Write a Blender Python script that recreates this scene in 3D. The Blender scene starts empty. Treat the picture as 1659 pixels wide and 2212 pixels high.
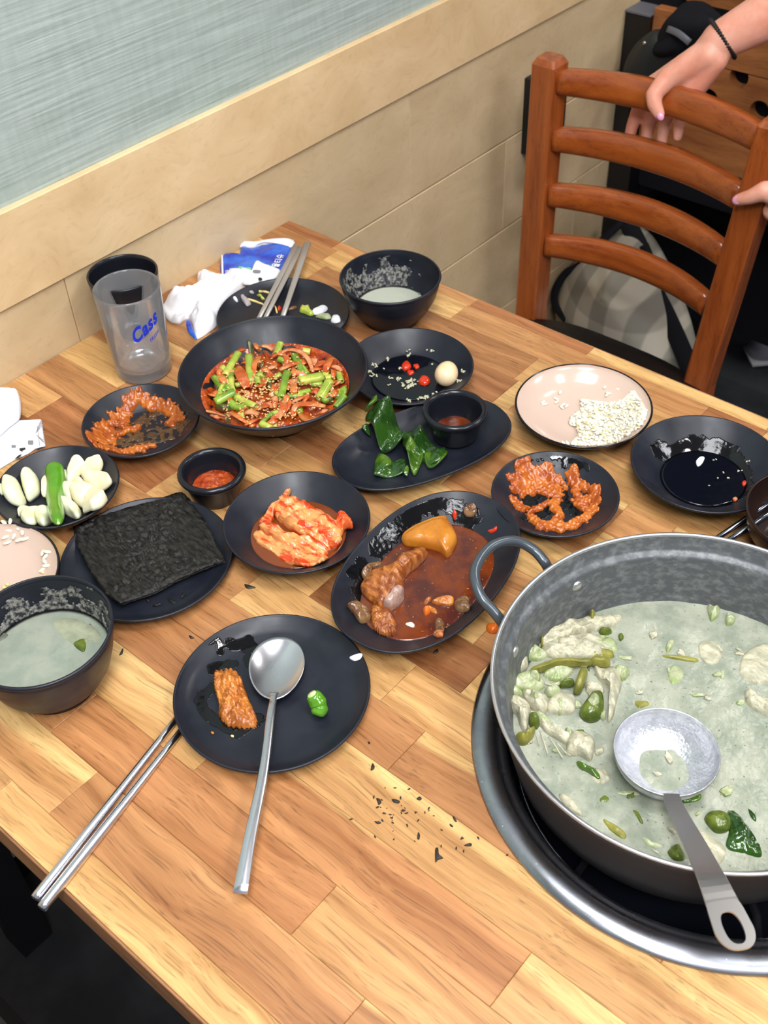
import bpy, bmesh, math, random
from mathutils import Vector, Matrix, noise
PI = math.pi
sc = bpy.context.scene
COL = sc.collection
rnd = random.Random(7)
noise.seed_set(3)
TZ = 0.74                                   # height of the table top above the floor

# ---------------------------------------------------------------- camera
FPX = 2408.98
CAM = Vector((0.93973, -0.88065, TZ + 0.70))
RT = Vector((0.76202125, 0.64658021, -0.03546329))
UP = Vector((-0.42570722, 0.54147599, 0.72496697))
FW = Vector((-0.48795182, 0.53734326, -0.68787008))
cd = bpy.data.cameras.new('camera'); cam = bpy.data.objects.new('camera', cd); COL.objects.link(cam)
cam.matrix_world = Matrix(((RT.x, UP.x, -FW.x, CAM.x), (RT.y, UP.y, -FW.y, CAM.y), (RT.z, UP.z, -FW.z, CAM.z), (0, 0, 0, 1)))
cd.sensor_fit = 'VERTICAL'; cd.sensor_height = 24.0; cd.sensor_width = 18.0
cd.lens = FPX / 2212 * 24.0
cd.clip_start = 0.02; cd.clip_end = 60
cd.dof.use_dof = True; cd.dof.focus_distance = 0.93; cd.dof.aperture_fstop = 9.0
sc.camera = cam
# ---------------------------------------------------------------- world, exposure
sc.view_settings.view_transform = 'Standard'; sc.view_settings.look = 'None'
sc.view_settings.gamma = 1.0; sc.view_settings.use_curve_mapping = False
sc.view_settings.exposure = -0.16
w = bpy.data.worlds.new('world'); sc.world = w; w.use_nodes = True
w.node_tree.nodes['Background'].inputs[0].default_value = (0.86, 0.90, 1.0, 1)
w.node_tree.nodes['Background'].inputs[1].default_value = 0.46
# ceiling lamps of the dining room: (x, y, size, watts, colour)
LAMPS = [(0.75, 1.05, 0.18, 9.0, (1.0, 0.96, 0.9)), (1.45, 0.10, 0.20, 6.0, (1.0, 0.97, 0.92)),
         (1.25, -1.30, 0.60, 24.0, (0.96, 0.98, 1.0)), (2.3, -0.7, 0.60, 17.0, (0.96, 0.98, 1.0)),
         (2.4, 1.3, 0.60, 5.0, (0.96, 0.98, 1.0)), (0.75, -0.55, 0.60, 5.0, (0.96, 0.98, 1.0))]  # last panel is added, unseen, to put highlights in concave steel
CEIL = 2.45

# ---------------------------------------------------------------- pixel -> place
def ray(px, py):
    d = FW + RT * ((px - 829.5) / FPX) - UP * ((py - 1106.0) / FPX)
    return d
def at(px, py, h=0.0):
    d = ray(px, py); t = (TZ + h - CAM.z) / d.z
    return CAM + d * t
def aty(px, py, Y):
    d = ray(px, py); t = (Y - CAM.y) / d.y
    return CAM + d * t
def atx(px, py, X):
    d = ray(px, py); t = (X - CAM.x) / d.x
    return CAM + d * t

# ---------------------------------------------------------------- materials
def mat(name, base, rough=0.5, metal=0.0, spec=0.5, trans=0.0, ior=1.45, coat=0.0, var=None, vscale=30, vmix=(0.4, 0.6), bump=0.0, bscale=80,
        stretch=(1, 1, 1), sss=0.0, specks=None, sscale=300, sthr=0.62, emit=None, vdetail=4, rvar=0.0):
    m = bpy.data.materials.new(name); m.use_nodes = True
    nt = m.node_tree; b = nt.nodes['Principled BSDF']
    b.inputs['Base Color'].default_value = (*base, 1); b.inputs['Roughness'].default_value = rough
    b.inputs['Metallic'].default_value = metal; b.inputs['Specular IOR Level'].default_value = spec
    b.inputs['Transmission Weight'].default_value = trans; b.inputs['IOR'].default_value = ior
    b.inputs['Coat Weight'].default_value = coat; b.inputs['Coat Roughness'].default_value = 0.06
    if sss:
        b.inputs['Subsurface Weight'].default_value = sss; b.inputs['Subsurface Radius'].default_value = (0.012, 0.006, 0.003)
        b.inputs['Subsurface Scale'].default_value = 1.0
    if emit:
        b.inputs['Emission Color'].default_value = (*emit[0], 1); b.inputs['Emission Strength'].default_value = emit[1]
    tc = nt.nodes.new('ShaderNodeTexCoord'); mp = nt.nodes.new('ShaderNodeMapping')
    mp.inputs['Scale'].default_value = stretch
    nt.links.new(tc.outputs['Object'], mp.inputs[0])
    col = None
    def ramp(src, p0, p1, c0, c1):
        r = nt.nodes.new('ShaderNodeValToRGB'); r.color_ramp.elements[0].position = p0; r.color_ramp.elements[1].position = p1
        r.color_ramp.elements[0].color = (*c0, 1); r.color_ramp.elements[1].color = (*c1, 1)
        nt.links.new(src, r.inputs[0]); return r.outputs[0]
    if var:
        n = nt.nodes.new('ShaderNodeTexNoise'); n.inputs['Scale'].default_value = vscale; n.inputs['Detail'].default_value = vdetail
        n.inputs['Roughness'].default_value = 0.6
        nt.links.new(mp.outputs[0], n.inputs[0])
        col = ramp(n.outputs[0], vmix[0], vmix[1], base, var)
        if rvar:
            mr = nt.nodes.new('ShaderNodeMapRange'); mr.inputs[1].default_value = vmix[0]; mr.inputs[2].default_value = vmix[1]
            mr.inputs[3].default_value = rough; mr.inputs[4].default_value = rough + rvar
            nt.links.new(n.outputs[0], mr.inputs[0]); nt.links.new(mr.outputs[0], b.inputs['Roughness'])
    if specks:
        n2 = nt.nodes.new('ShaderNodeTexNoise'); n2.inputs['Scale'].default_value = sscale; n2.inputs['Detail'].default_value = 3
        nt.links.new(mp.outputs[0], n2.inputs[0])
        f = ramp(n2.outputs[0], sthr, sthr + 0.05, (0, 0, 0), (1, 1, 1))
        mx = nt.nodes.new('ShaderNodeMix'); mx.data_type = 'RGBA'
        nt.links.new(f, mx.inputs[0])
        if col: nt.links.new(col, mx.inputs[6])
        else: mx.inputs[6].default_value = (*base, 1)
        mx.inputs[7].default_value = (*specks, 1); col = mx.outputs[2]
    if col: nt.links.new(col, b.inputs['Base Color'])
    if bump:
        n3 = nt.nodes.new('ShaderNodeTexNoise'); n3.inputs['Scale'].default_value = bscale; n3.inputs['Detail'].default_value = 5
        nt.links.new(mp.outputs[0], n3.inputs[0])
        bp = nt.nodes.new('ShaderNodeBump'); bp.inputs['Strength'].default_value = bump; bp.inputs['Distance'].default_value = 0.002
        nt.links.new(n3.outputs[0], bp.inputs['Height']); nt.links.new(bp.outputs[0], b.inputs['Normal'])
    return m

def wood_mat(name, rough, c_dark, c_light, scale=(5, 90, 90), use_obj=False, bump=0.06, wave=0.0, coat=0.0, fine=0.5):
    """streaky grain along local x; when use_obj the object colour tints it and its alpha places a pale sapwood stripe"""
    m = bpy.data.materials.new(name); m.use_nodes = True; nt = m.node_tree; L = nt.links.new
    b = nt.nodes['Principled BSDF']; b.inputs['Roughness'].default_value = rough; b.inputs['Coat Weight'].default_value = coat
    b.inputs['Coat Roughness'].default_value = 0.1
    tc = nt.nodes.new('ShaderNodeTexCoord'); oi = nt.nodes.new('ShaderNodeObjectInfo')
    ad = nt.nodes.new('ShaderNodeVectorMath'); ad.operation = 'MULTIPLY_ADD'
    ad.inputs[1].default_value = (1, 1, 1)
    cmb = nt.nodes.new('ShaderNodeCombineXYZ'); mul = nt.nodes.new('ShaderNodeMath'); mul.operation = 'MULTIPLY'; mul.inputs[1].default_value = 37.0
    L(oi.outputs['Random'], mul.inputs[0]); L(mul.outputs[0], cmb.inputs[0]); L(mul.outputs[0], cmb.inputs[1]); L(mul.outputs[0], cmb.inputs[2])
    L(tc.outputs['Object'], ad.inputs[0]); L(cmb.outputs[0], ad.inputs[2])
    # gentle warp so that the grain wanders
    wn = nt.nodes.new('ShaderNodeTexNoise'); wn.inputs['Scale'].default_value = 7; wn.inputs['Detail'].default_value = 2
    L(ad.outputs[0], wn.inputs[0])
    wm = nt.nodes.new('ShaderNodeVectorMath'); wm.operation = 'MULTIPLY_ADD'; wm.inputs[1].default_value = (0.0, 0.03 + wave, 0.03 + wave)
    L(wn.outputs['Color'], wm.inputs[0]); L(ad.outputs[0], wm.inputs[2])
    mp = nt.nodes.new('ShaderNodeMapping'); mp.inputs['Scale'].default_value = scale; L(wm.outputs[0], mp.inputs[0])
    n = nt.nodes.new('ShaderNodeTexNoise'); n.inputs['Scale'].default_value = 1.0; n.inputs['Detail'].default_value = 5; n.inputs['Roughness'].default_value = 0.62
    L(mp.outputs[0], n.inputs[0])
    r = nt.nodes.new('ShaderNodeValToRGB'); r.color_ramp.elements[0].position = 0.28; r.color_ramp.elements[1].position = 0.72
    r.color_ramp.elements[0].color = (*c_dark, 1); r.color_ramp.elements[1].color = (*c_light, 1); L(n.outputs[0], r.inputs[0])
    col = r.outputs[0]
    if use_obj:
        mx = nt.nodes.new('ShaderNodeMix'); mx.data_type = 'RGBA'; mx.blend_type = 'MULTIPLY'; mx.inputs[0].default_value = 1
        L(oi.outputs['Color'], mx.inputs[6]); L(col, mx.inputs[7]); col = mx.outputs[2]
        sp = nt.nodes.new('ShaderNodeSeparateXYZ'); L(tc.outputs['Generated'], sp.inputs[0])
        n4 = nt.nodes.new('ShaderNodeTexNoise'); n4.inputs['Scale'].default_value = 9; L(ad.outputs[0], n4.inputs[0])
        a = nt.nodes.new('ShaderNodeMath'); a.operation = 'MULTIPLY_ADD'; a.inputs[1].default_value = 0.55; L(n4.outputs[0], a.inputs[0]); L(sp.outputs[1], a.inputs[2])
        s = nt.nodes.new('ShaderNodeMath'); s.operation = 'ADD'; L(a.outputs[0], s.inputs[0]); L(oi.outputs['Alpha'], s.inputs[1])
        mr = nt.nodes.new('ShaderNodeMapRange'); mr.interpolation_type = 'SMOOTHSTEP'; mr.inputs[1].default_value = 1.24; mr.inputs[2].default_value = 1.36
        L(s.outputs[0], mr.inputs[0])
        m2 = nt.nodes.new('ShaderNodeMix'); m2.data_type = 'RGBA'; m2.blend_type = 'MULTIPLY'; m2.inputs[0].default_value = 1
        m2.inputs[6].default_value = (0.70, 0.44, 0.175, 1); L(r.outputs[0], m2.inputs[7])
        m3 = nt.nodes.new('ShaderNodeMix'); m3.data_type = 'RGBA'; L(mr.outputs[0], m3.inputs[0]); L(col, m3.inputs[6]); L(m2.outputs[2], m3.inputs[7]); col = m3.outputs[2]
    # fine dark pores
    mp2 = nt.nodes.new('ShaderNodeMapping'); mp2.inputs['Scale'].default_value = (scale[0] * 8, scale[1] * 9, scale[2] * 9); L(wm.outputs[0], mp2.inputs[0])
    n2 = nt.nodes.new('ShaderNodeTexNoise'); n2.inputs['Scale'].default_value = 1.0; n2.inputs['Detail'].default_value = 2; L(mp2.outputs[0], n2.inputs[0])
    mr2 = nt.nodes.new('ShaderNodeMapRange'); mr2.inputs[1].default_value = 0.30; mr2.inputs[2].default_value = 0.45; mr2.inputs[3].default_value = 1 - fine; mr2.inputs[4].default_value = 1.0
    L(n2.outputs[0], mr2.inputs[0])
    m4 = nt.nodes.new('ShaderNodeVectorMath'); m4.operation = 'SCALE'; L(col, m4.inputs[0]); L(mr2.outputs[0], m4.inputs['Scale'])
    L(m4.outputs[0], b.inputs['Base Color'])
    bp = nt.nodes.new('ShaderNodeBump'); bp.inputs['Strength'].default_value = bump; bp.inputs['Distance'].default_value = 0.001
    L(n2.outputs[0], bp.inputs['Height']); L(bp.outputs[0], b.inputs['Normal'])
    return m

M = {}
M['stave'] = wood_mat('laminated_table_wood', 0.36, (0.50, 0.385, 0.29), (1.12, 1.14, 1.16), scale=(2.6, 80, 80), use_obj=True, bump=0.08, fine=0.38)
M['edge'] = wood_mat('table_edge_band', 0.45, (0.20, 0.085, 0.035), (0.42, 0.20, 0.09))
M['ply'] = wood_mat('birch_plywood', 0.42, (0.66, 0.445, 0.225), (0.85, 0.62, 0.355), scale=(3, 9, 16), bump=0.02, wave=0.10, fine=0.07)
M['ply2'] = wood_mat('aged_birch_plywood', 0.42, (0.56, 0.405, 0.225), (0.72, 0.545, 0.33), scale=(3, 9, 16), bump=0.02, wave=0.10, fine=0.07)
M['cherry'] = wood_mat('varnished_cherry_wood', 0.25, (0.20, 0.036, 0.006), (0.45, 0.108, 0.018), scale=(3, 55, 55), bump=0.03, coat=0.5, fine=0.25)
M['cherry_v'] = wood_mat('varnished_cherry_post', 0.27, (0.20, 0.038, 0.007), (0.43, 0.105, 0.020), scale=(70, 70, 3), bump=0.03, coat=0.4, fine=0.25)
M['bench'] = wood_mat('bench_board_wood', 0.45, (0.27, 0.085, 0.025), (0.50, 0.19, 0.06), scale=(4, 50, 50), bump=0.03, fine=0.25)
M['black'] = mat('black_melamine', (0.0085, 0.0100, 0.0165), 0.33, spec=0.45, var=(0.012, 0.0138, 0.0215), vscale=40, rvar=0.10)
M['black_wet'] = mat('black_melamine_glossy', (0.008, 0.009, 0.013), 0.22, spec=0.5)
M['film'] = mat('dark_sauce_film', (0.004, 0.004, 0.005), 0.09, spec=0.5, bump=0.12, bscale=160)
M['rim'] = mat('glazed_black_rim', (0.006, 0.006, 0.009), 0.14)
M['tan'] = mat('pinkish_tan_glaze', (0.58, 0.425, 0.345), 0.17, spec=0.5, coat=0.3)
M['steel'] = mat('brushed_steel', (0.62, 0.63, 0.66), 0.24, metal=1.0, var=(0.5, 0.5, 0.54), vscale=60, rvar=0.08)
M['steel_dull'] = mat('worn_steel_chopsticks', (0.40, 0.365, 0.33), 0.40, metal=0.45)
M['ring'] = mat('burner_ring_steel', (0.40, 0.41, 0.44), 0.23, metal=1.0, var=(0.28, 0.29, 0.33), vscale=18, rvar=0.12, specks=(0.75, 0.75, 0.78), sscale=420, sthr=0.70)
M['well'] = mat('black_burner_enamel', (0.006, 0.007, 0.011), 0.16, spec=0.6)
M['pan_in'] = mat('scuffed_grey_pan_inside', (0.095, 0.10, 0.105), 0.42, metal=0.25, var=(0.235, 0.24, 0.235), vscale=130, vmix=(0.46, 0.80), stretch=(1, 1, 1.6), bump=0.12, bscale=300, vdetail=9)
M['pan_out'] = mat('grey_anodised_pan', (0.13, 0.115, 0.11), 0.30, metal=0.6)
M['pan_rim'] = mat('bare_aluminium_rim', (0.62, 0.62, 0.64), 0.30, metal=0.9)
M['handle'] = mat('grey_handle_coating', (0.085, 0.10, 0.115), 0.26, metal=0.45)
M['broth'] = mat('milky_green_grey_broth', (0.225, 0.250, 0.190), 0.20, spec=0.5, var=(0.34, 0.350, 0.270), vscale=32, bump=0.45, bscale=190, specks=(0.10, 0.115, 0.09), sscale=430, sthr=0.66)
M['meat'] = mat('boiled_chicken', (0.56, 0.52, 0.37), 0.30, var=(0.36, 0.34, 0.24), vscale=70, stretch=(1, 2.5, 1), bump=0.9, bscale=120, spec=0.5)
M['leek'] = mat('pale_boiled_cabbage', (0.44, 0.45, 0.29), 0.26, var=(0.25, 0.31, 0.12), vscale=70, bump=0.6, bscale=120)
M['stem'] = mat('boiled_green_stem', (0.26, 0.235, 0.045), 0.28, var=(0.125, 0.135, 0.022), vscale=50, stretch=(1, 1, 1), bump=0.3)
M['chili_boiled'] = mat('boiled_green_chili', (0.12, 0.155, 0.02), 0.22, var=(0.05, 0.08, 0.01), vscale=70)
M['foam'] = mat('foamy_broth_residue', (0.24, 0.235, 0.205), 0.5, var=(0.016, 0.017, 0.022), vscale=300, vmix=(0.40, 0.56), bump=0.6, bscale=300, vdetail=8)
M['paste'] = mat('soybean_chili_paste', (0.33, 0.060, 0.005), 0.22, var=(0.50, 0.13, 0.012), vscale=90, bump=0.7, bscale=190, coat=0.4, specks=(0.60, 0.28, 0.06), sscale=420, sthr=0.69)
M['film_brown'] = mat('thin_paste_film', (0.115, 0.045, 0.010), 0.22, var=(0.05, 0.026, 0.009), vscale=160, vmix=(0.35, 0.6), bump=0.9, bscale=240, coat=0.5)
M['redsauce'] = mat('red_chili_sauce', (0.30, 0.028, 0.004), 0.16, var=(0.46, 0.075, 0.010), vscale=110, bump=0.9, bscale=200, coat=0.5, specks=(0.80, 0.36, 0.08), sscale=380, sthr=0.655)
M['stewsauce'] = mat('brown_red_stew_sauce', (0.155, 0.028, 0.004), 0.11, var=(0.065, 0.012, 0.008), vscale=32, bump=0.3, bscale=170, coat=0.6, specks=(0.42, 0.15, 0.03), sscale=260, sthr=0.66)
M['kimchi_juice'] = mat('kimchi_juice', (0.17, 0.035, 0.006), 0.14, coat=0.5, bump=0.3, bscale=150)
M['kimchi'] = mat('kimchi_cabbage', (0.74, 0.325, 0.105), 0.18, var=(0.56, 0.045, 0.004), vscale=120, vmix=(0.46, 0.58), stretch=(0.28, 1.2, 1), bump=0.7, bscale=150, coat=0.5, vdetail=6)
M['kimchi_red'] = mat('kimchi_leaf_red', (0.62, 0.035, 0.005), 0.20, var=(0.80, 0.20, 0.05), vscale=60, bump=0.8, bscale=120, coat=0.5)
M['scallion'] = mat('scallion_green', (0.30, 0.44, 0.045), 0.22, var=(0.13, 0.24, 0.02), vscale=45, coat=0.4, bump=0.2, bscale=90)
M['scallion_y'] = mat('scallion_yellow', (0.52, 0.52, 0.09), 0.22, var=(0.26, 0.36, 0.04), vscale=50, coat=0.4, specks=(0.45, 0.10, 0.02), sscale=260, sthr=0.66)
M['leafdark'] = mat('dark_herb_leaf', (0.045, 0.085, 0.018), 0.25, var=(0.13, 0.06, 0.015), vscale=90, coat=0.3, bump=0.4)
M['onion'] = mat('seasoned_onion', (0.66, 0.29, 0.13), 0.16, var=(0.48, 0.08, 0.012), vscale=70, coat=0.5, sss=0.0, bump=0.15)
M['onion_red'] = mat('seasoned_onion_red', (0.46, 0.065, 0.010), 0.16, var=(0.62, 0.19, 0.045), vscale=60, coat=0.5, bump=0.2)
M['sesame'] = mat('sesame_seed', (0.76, 0.48, 0.18), 0.35)
M['sesame_pale'] = mat('wet_sesame_seed', (0.52, 0.50, 0.34), 0.28)
M['garlic'] = mat('peeled_garlic', (0.74, 0.72, 0.44), 0.27, var=(0.80, 0.80, 0.60), vscale=40, sss=0.15, coat=0.2, bump=0.06)
M['garlic_cut'] = mat('cut_garlic_face', (0.84, 0.73, 0.46), 0.36, var=(0.86, 0.80, 0.58), vscale=40)
M['greenchili'] = mat('green_chili_skin', (0.075, 0.235, 0.010), 0.13, var=(0.105, 0.30, 0.016), vscale=40, coat=0.6)
M['chiliflesh'] = mat('chili_cut_flesh', (0.66, 0.72, 0.36), 0.4, var=(0.45, 0.58, 0.22), vscale=200)
M['redchili'] = mat('red_chili_piece', (0.55, 0.030, 0.006), 0.13, coat=0.6)
M['egg'] = mat('soy_stewed_egg', (0.79, 0.56, 0.32), 0.24, var=(0.84, 0.64, 0.40), vscale=50, sss=0.12, coat=0.2)
M['wakame'] = mat('wet_kelp_leaf', (0.012, 0.042, 0.006), 0.12, var=(0.026, 0.080, 0.008), vscale=35, coat=0.7, bump=0.35, bscale=110)
M['wakame_l'] = mat('bright_kelp_leaf', (0.075, 0.15, 0.008), 0.12, var=(0.028, 0.080, 0.007), vscale=45, coat=0.7, bump=0.3, bscale=110)
M['gim'] = mat('roasted_seaweed', (0.008, 0.0075, 0.007), 0.30, var=(0.024, 0.021, 0.017), vscale=110, stretch=(1, 3.5, 1), bump=1.0, bscale=130, coat=0.0, spec=0.32, rvar=0.25)
M['crumb'] = mat('seaweed_crumb', (0.022, 0.016, 0.010), 0.5)
M['meat_red'] = mat('braised_meat', (0.44, 0.145, 0.026), 0.28, var=(0.22, 0.050, 0.009), vscale=75, stretch=(1, 2.5, 1), bump=1.0, bscale=160, coat=0.35)
M['meat_grill'] = mat('seasoned_cooked_meat', (0.58, 0.20, 0.030), 0.30, var=(0.32, 0.085, 0.012), vscale=80, bump=1.0, bscale=160, coat=0.35, sss=0.0)
M['bone'] = mat('grey_pink_fat', (0.42, 0.28, 0.23), 0.2, var=(0.28, 0.16, 0.12), vscale=90, coat=0.4, bump=0.3)
M['potato'] = mat('braised_potato', (0.52, 0.20, 0.020), 0.24, var=(0.42, 0.13, 0.012), vscale=35, coat=0.4, bump=0.1)
M['carrot'] = mat('orange_carrot_bit', (0.70, 0.14, 0.01), 0.3, coat=0.3)
M['rice'] = mat('cooked_rice', (0.76, 0.70, 0.54), 0.30, var=(0.76, 0.73, 0.62), vscale=60, coat=0.2)
M['rice_y'] = mat('millet_grain', (0.80, 0.60, 0.22), 0.35)
M['paper'] = mat('white_tissue_paper', (0.83, 0.82, 0.84), 0.85, var=(0.77, 0.76, 0.80), vscale=30, bump=0.35, bscale=120, spec=0.2)
M['packwhite'] = mat('white_wet_wipe_wrapper', (0.78, 0.78, 0.83), 0.45, bump=0.15, bscale=50)
M['print'] = mat('grey_print', (0.22, 0.22, 0.25), 0.5)
M['blackprint'] = mat('black_print', (0.012, 0.012, 0.015), 0.4)
M['packblue'] = mat('blue_film_wrapper', (0.008, 0.035, 0.42), 0.26, var=(0.035, 0.17, 0.70), vscale=24, coat=0.4, bump=0.1)
M['packgreen'] = mat('green_print', (0.02, 0.42, 0.06), 0.3, var=(0.30, 0.65, 0.40), vscale=140)
M['packink'] = mat('white_print', (0.85, 0.85, 0.88), 0.4)
M['glass'] = mat('fogged_clear_glass', (0.93, 0.94, 0.95), 0.02, trans=0.90, ior=1.45, var=(0.99, 0.99, 1.0), vscale=40)
M['logo'] = mat('blue_glass_print', (0.018, 0.045, 0.62), 0.4)
M['soy'] = mat('soy_liquid', (0.003, 0.0035, 0.007), 0.07, spec=0.6)
M['skin'] = mat('skin', (0.76, 0.30, 0.20), 0.42, var=(0.82, 0.40, 0.29), vscale=22, sss=0.12, bump=0.12, bscale=260)
M['nail'] = mat('pink_nail', (0.80, 0.33, 0.50), 0.15, coat=0.5)
M['cord'] = mat('black_braided_cord', (0.008, 0.006, 0.006), 0.55)
M['blackcloth'] = mat('black_cloth', (0.008, 0.008, 0.011), 0.85, spec=0.2, bump=0.2, bscale=300)
M['hair'] = mat('dark_hair', (0.010, 0.007, 0.005), 0.45)
M['seat'] = mat('black_seat_vinyl', (0.006, 0.006, 0.006), 0.40, bump=0.15, bscale=200)
M['blackmetal'] = mat('black_painted_steel', (0.006, 0.006, 0.008), 0.33)
M['floor'] = mat('dark_floor_tile', (0.020, 0.021, 0.024), 0.35, var=(0.045, 0.047, 0.050), vscale=5)
M['ceiling'] = mat('white_ceiling_board', (0.75, 0.76, 0.76), 0.9)
M['lamp'] = mat('lamp_diffuser', (0.9, 0.9, 0.9), 0.5, emit=((0.95, 0.97, 1.0), 14.0))
M['whiteplastic'] = mat('white_plastic', (0.7, 0.7, 0.7), 0.4)
M['greytrim'] = mat('grey_bag_trim', (0.12, 0.12, 0.14), 0.5)
M['shoe'] = mat('shaded_off_white', (0.30, 0.30, 0.34), 0.6)  # off-white darkened in the base colour for the shade it lies in

def fabric_mat():
    m = bpy.data.materials.new('sage_grasscloth'); m.use_nodes = True; nt = m.node_tree; L = nt.links.new
    b = nt.nodes['Principled BSDF']; b.inputs['Roughness'].default_value = 0.75; b.inputs['Specular IOR Level'].default_value = 0.25
    tc = nt.nodes.new('ShaderNodeTexCoord')
    outs = []
    for s in ((1, 9, 330), (1, 120, 24), (1, 3, 5)):
        mp = nt.nodes.new('ShaderNodeMapping'); mp.inputs['Scale'].default_value = s; L(tc.outputs['Object'], mp.inputs[0])
        n = nt.nodes.new('ShaderNodeTexNoise'); n.inputs['Scale'].default_value = 1; n.inputs['Detail'].default_value = 3; L(mp.outputs[0], n.inputs[0]); outs.append(n.outputs[0])
    a = nt.nodes.new('ShaderNodeMath'); a.operation = 'MULTIPLY_ADD'; a.inputs[1].default_value = 0.30; L(outs[1], a.inputs[0]); L(outs[0], a.inputs[2])
    r = nt.nodes.new('ShaderNodeValToRGB'); L(a.outputs[0], r.inputs[0])
    r.color_ramp.elements[0].position = 0.36; r.color_ramp.elements[1].position = 0.92
    r.color_ramp.elements[0].color = (0.280, 0.330, 0.295, 1); r.color_ramp.elements[1].color = (0.485, 0.550, 0.515, 1)
    m1 = nt.nodes.new('ShaderNodeMix'); m1.data_type = 'RGBA'; m1.blend_type = 'MULTIPLY'; m1.inputs[0].default_value = 1
    r2 = nt.nodes.new('ShaderNodeValToRGB'); r2.color_ramp.elements[0].color = (0.92, 1.02, 0.95, 1); r2.color_ramp.elements[1].color = (1.06, 1.0, 1.05, 1)
    L(outs[2], r2.inputs[0]); L(r.outputs[0], m1.inputs[6]); L(r2.outputs[0], m1.inputs[7]); L(m1.outputs[2], b.inputs['Base Color'])
    bp = nt.nodes.new('ShaderNodeBump'); bp.inputs['Strength'].default_value = 0.5; bp.inputs['Distance'].default_value = 0.001
    L(a.outputs[0], bp.inputs['Height']); L(bp.outputs[0], b.inputs['Normal'])
    return m
M['fabric'] = fabric_mat()
def plaid_mat():
    m = bpy.data.materials.new('faded_plaid_cotton'); m.use_nodes = True; nt = m.node_tree; L = nt.links.new
    b = nt.nodes['Principled BSDF']; b.inputs['Roughness'].default_value = 0.9
    tc = nt.nodes.new('ShaderNodeTexCoord'); col = None
    cur = None
    for ax in ('X', 'Z'):
        wv = nt.nodes.new('ShaderNodeTexWave'); wv.bands_direction = ax; wv.inputs['Scale'].default_value = 4.5; wv.inputs['Distortion'].default_value = 0.6
        L(tc.outputs['Object'], wv.inputs[0])
        r = nt.nodes.new('ShaderNodeValToRGB'); r.color_ramp.interpolation = 'EASE'
        r.color_ramp.elements[0].position = 0.35; r.color_ramp.elements[1].position = 0.6
        r.color_ramp.elements[0].color = (0.62, 0.62, 0.60, 1) if ax == 'X' else (0.70, 0.68, 0.66, 1); r.color_ramp.elements[1].color = (1, 0.98, 0.94, 1)
        L(wv.outputs[0], r.inputs[0])
        if cur is None: cur = r.outputs[0]
        else:
            mx = nt.nodes.new('ShaderNodeMix'); mx.data_type = 'RGBA'; mx.blend_type = 'MULTIPLY'; mx.inputs[0].default_value = 1
            L(cur, mx.inputs[6]); L(r.outputs[0], mx.inputs[7]); cur = mx.outputs[2]
    m5 = nt.nodes.new('ShaderNodeMix'); m5.data_type = 'RGBA'; m5.blend_type = 'MULTIPLY'; m5.inputs[0].default_value = 1
    L(cur, m5.inputs[6]); m5.inputs[7].default_value = (0.50, 0.47, 0.41, 1); L(m5.outputs[2], b.inputs['Base Color'])
    return m
M['plaid'] = plaid_mat()

# ---------------------------------------------------------------- geometry helpers
def me(name, V, F, m, parent=None, smooth=True, loc=None):
    d = bpy.data.meshes.new(name)
    if loc is not None: V = [tuple(Vector(v) - Vector(loc)) for v in V]
    d.from_pydata([tuple(v) for v in V], [], F); d.update()
    bm = bmesh.new(); bm.from_mesh(d); bmesh.ops.recalc_face_normals(bm, faces=bm.faces); bm.to_mesh(d); bm.free()
    mats = m if isinstance(m, (list, tuple)) else [m]
    for x in mats: d.materials.append(x)
    if smooth: d.polygons.foreach_set('use_smooth', [True] * len(d.polygons))
    o = bpy.data.objects.new(name, d); COL.objects.link(o)
    if loc is not None: o.location = loc
    if parent is not None:
        o.parent = parent
        o.location = (Vector(loc) if loc is not None else Vector((0, 0, 0))) - wl(parent)
    return o
def wl(o):
    return o.location + (wl(o.parent) if o.parent else Vector((0, 0, 0)))
def empty(name, loc):
    o = bpy.data.objects.new(name, None); o.location = loc; o.empty_display_size = 0.02; COL.objects.link(o); return o
def tag(o, label=None, cat=None, group=None, kind=None):
    if label: o['label'] = label
    if cat: o['category'] = cat
    if group: o['group'] = group
    if kind: o['kind'] = kind
    return o
def copy_tree(o, parent=None):
    c = o.copy(); COL.objects.link(c)
    if parent is not None: c.parent = parent
    for ch in list(o.children): copy_tree(ch, c)
    return c
def join(*parts):
    V, F = [], []
    for v, f in parts:
        n = len(V); V += list(v); F += [tuple(i + n for i in q) for q in f]
    return V, F
def box(x0, x1, y0, y1, z0, z1):
    V = [(x, y, z) for z in (z0, z1) for y in (y0, y1) for x in (x0, x1)]
    F = [(0, 1, 3, 2), (4, 6, 7, 5), (0, 4, 5, 1), (2, 3, 7, 6), (0, 2, 6, 4), (1, 5, 7, 3)]
    return V, F
def bevbox(x0, x1, y0, y1, z0, z1, b=0.0006):
    """box whose top edges are chamfered by b"""
    V = [(x0, y0, z0), (x1, y0, z0), (x1, y1, z0), (x0, y1, z0), (x0, y0, z1 - b), (x1, y0, z1 - b), (x1, y1, z1 - b), (x0, y1, z1 - b),
         (x0 + b, y0 + b, z1), (x1 - b, y0 + b, z1), (x1 - b, y1 - b, z1), (x0 + b, y1 - b, z1)]
    F = [(3, 2, 1, 0)]
    for k in range(4):
        j = (k + 1) % 4; F += [(k, j, j + 4, k + 4), (k + 4, j + 4, j + 8, k + 8)]
    F.append((8, 9, 10, 11)); return V, F
def se(t, pw):
    c, s = math.cos(t), math.sin(t)
    return (math.copysign(abs(c) ** (2 / pw), c), math.copysign(abs(s) ** (2 / pw), s))
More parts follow.
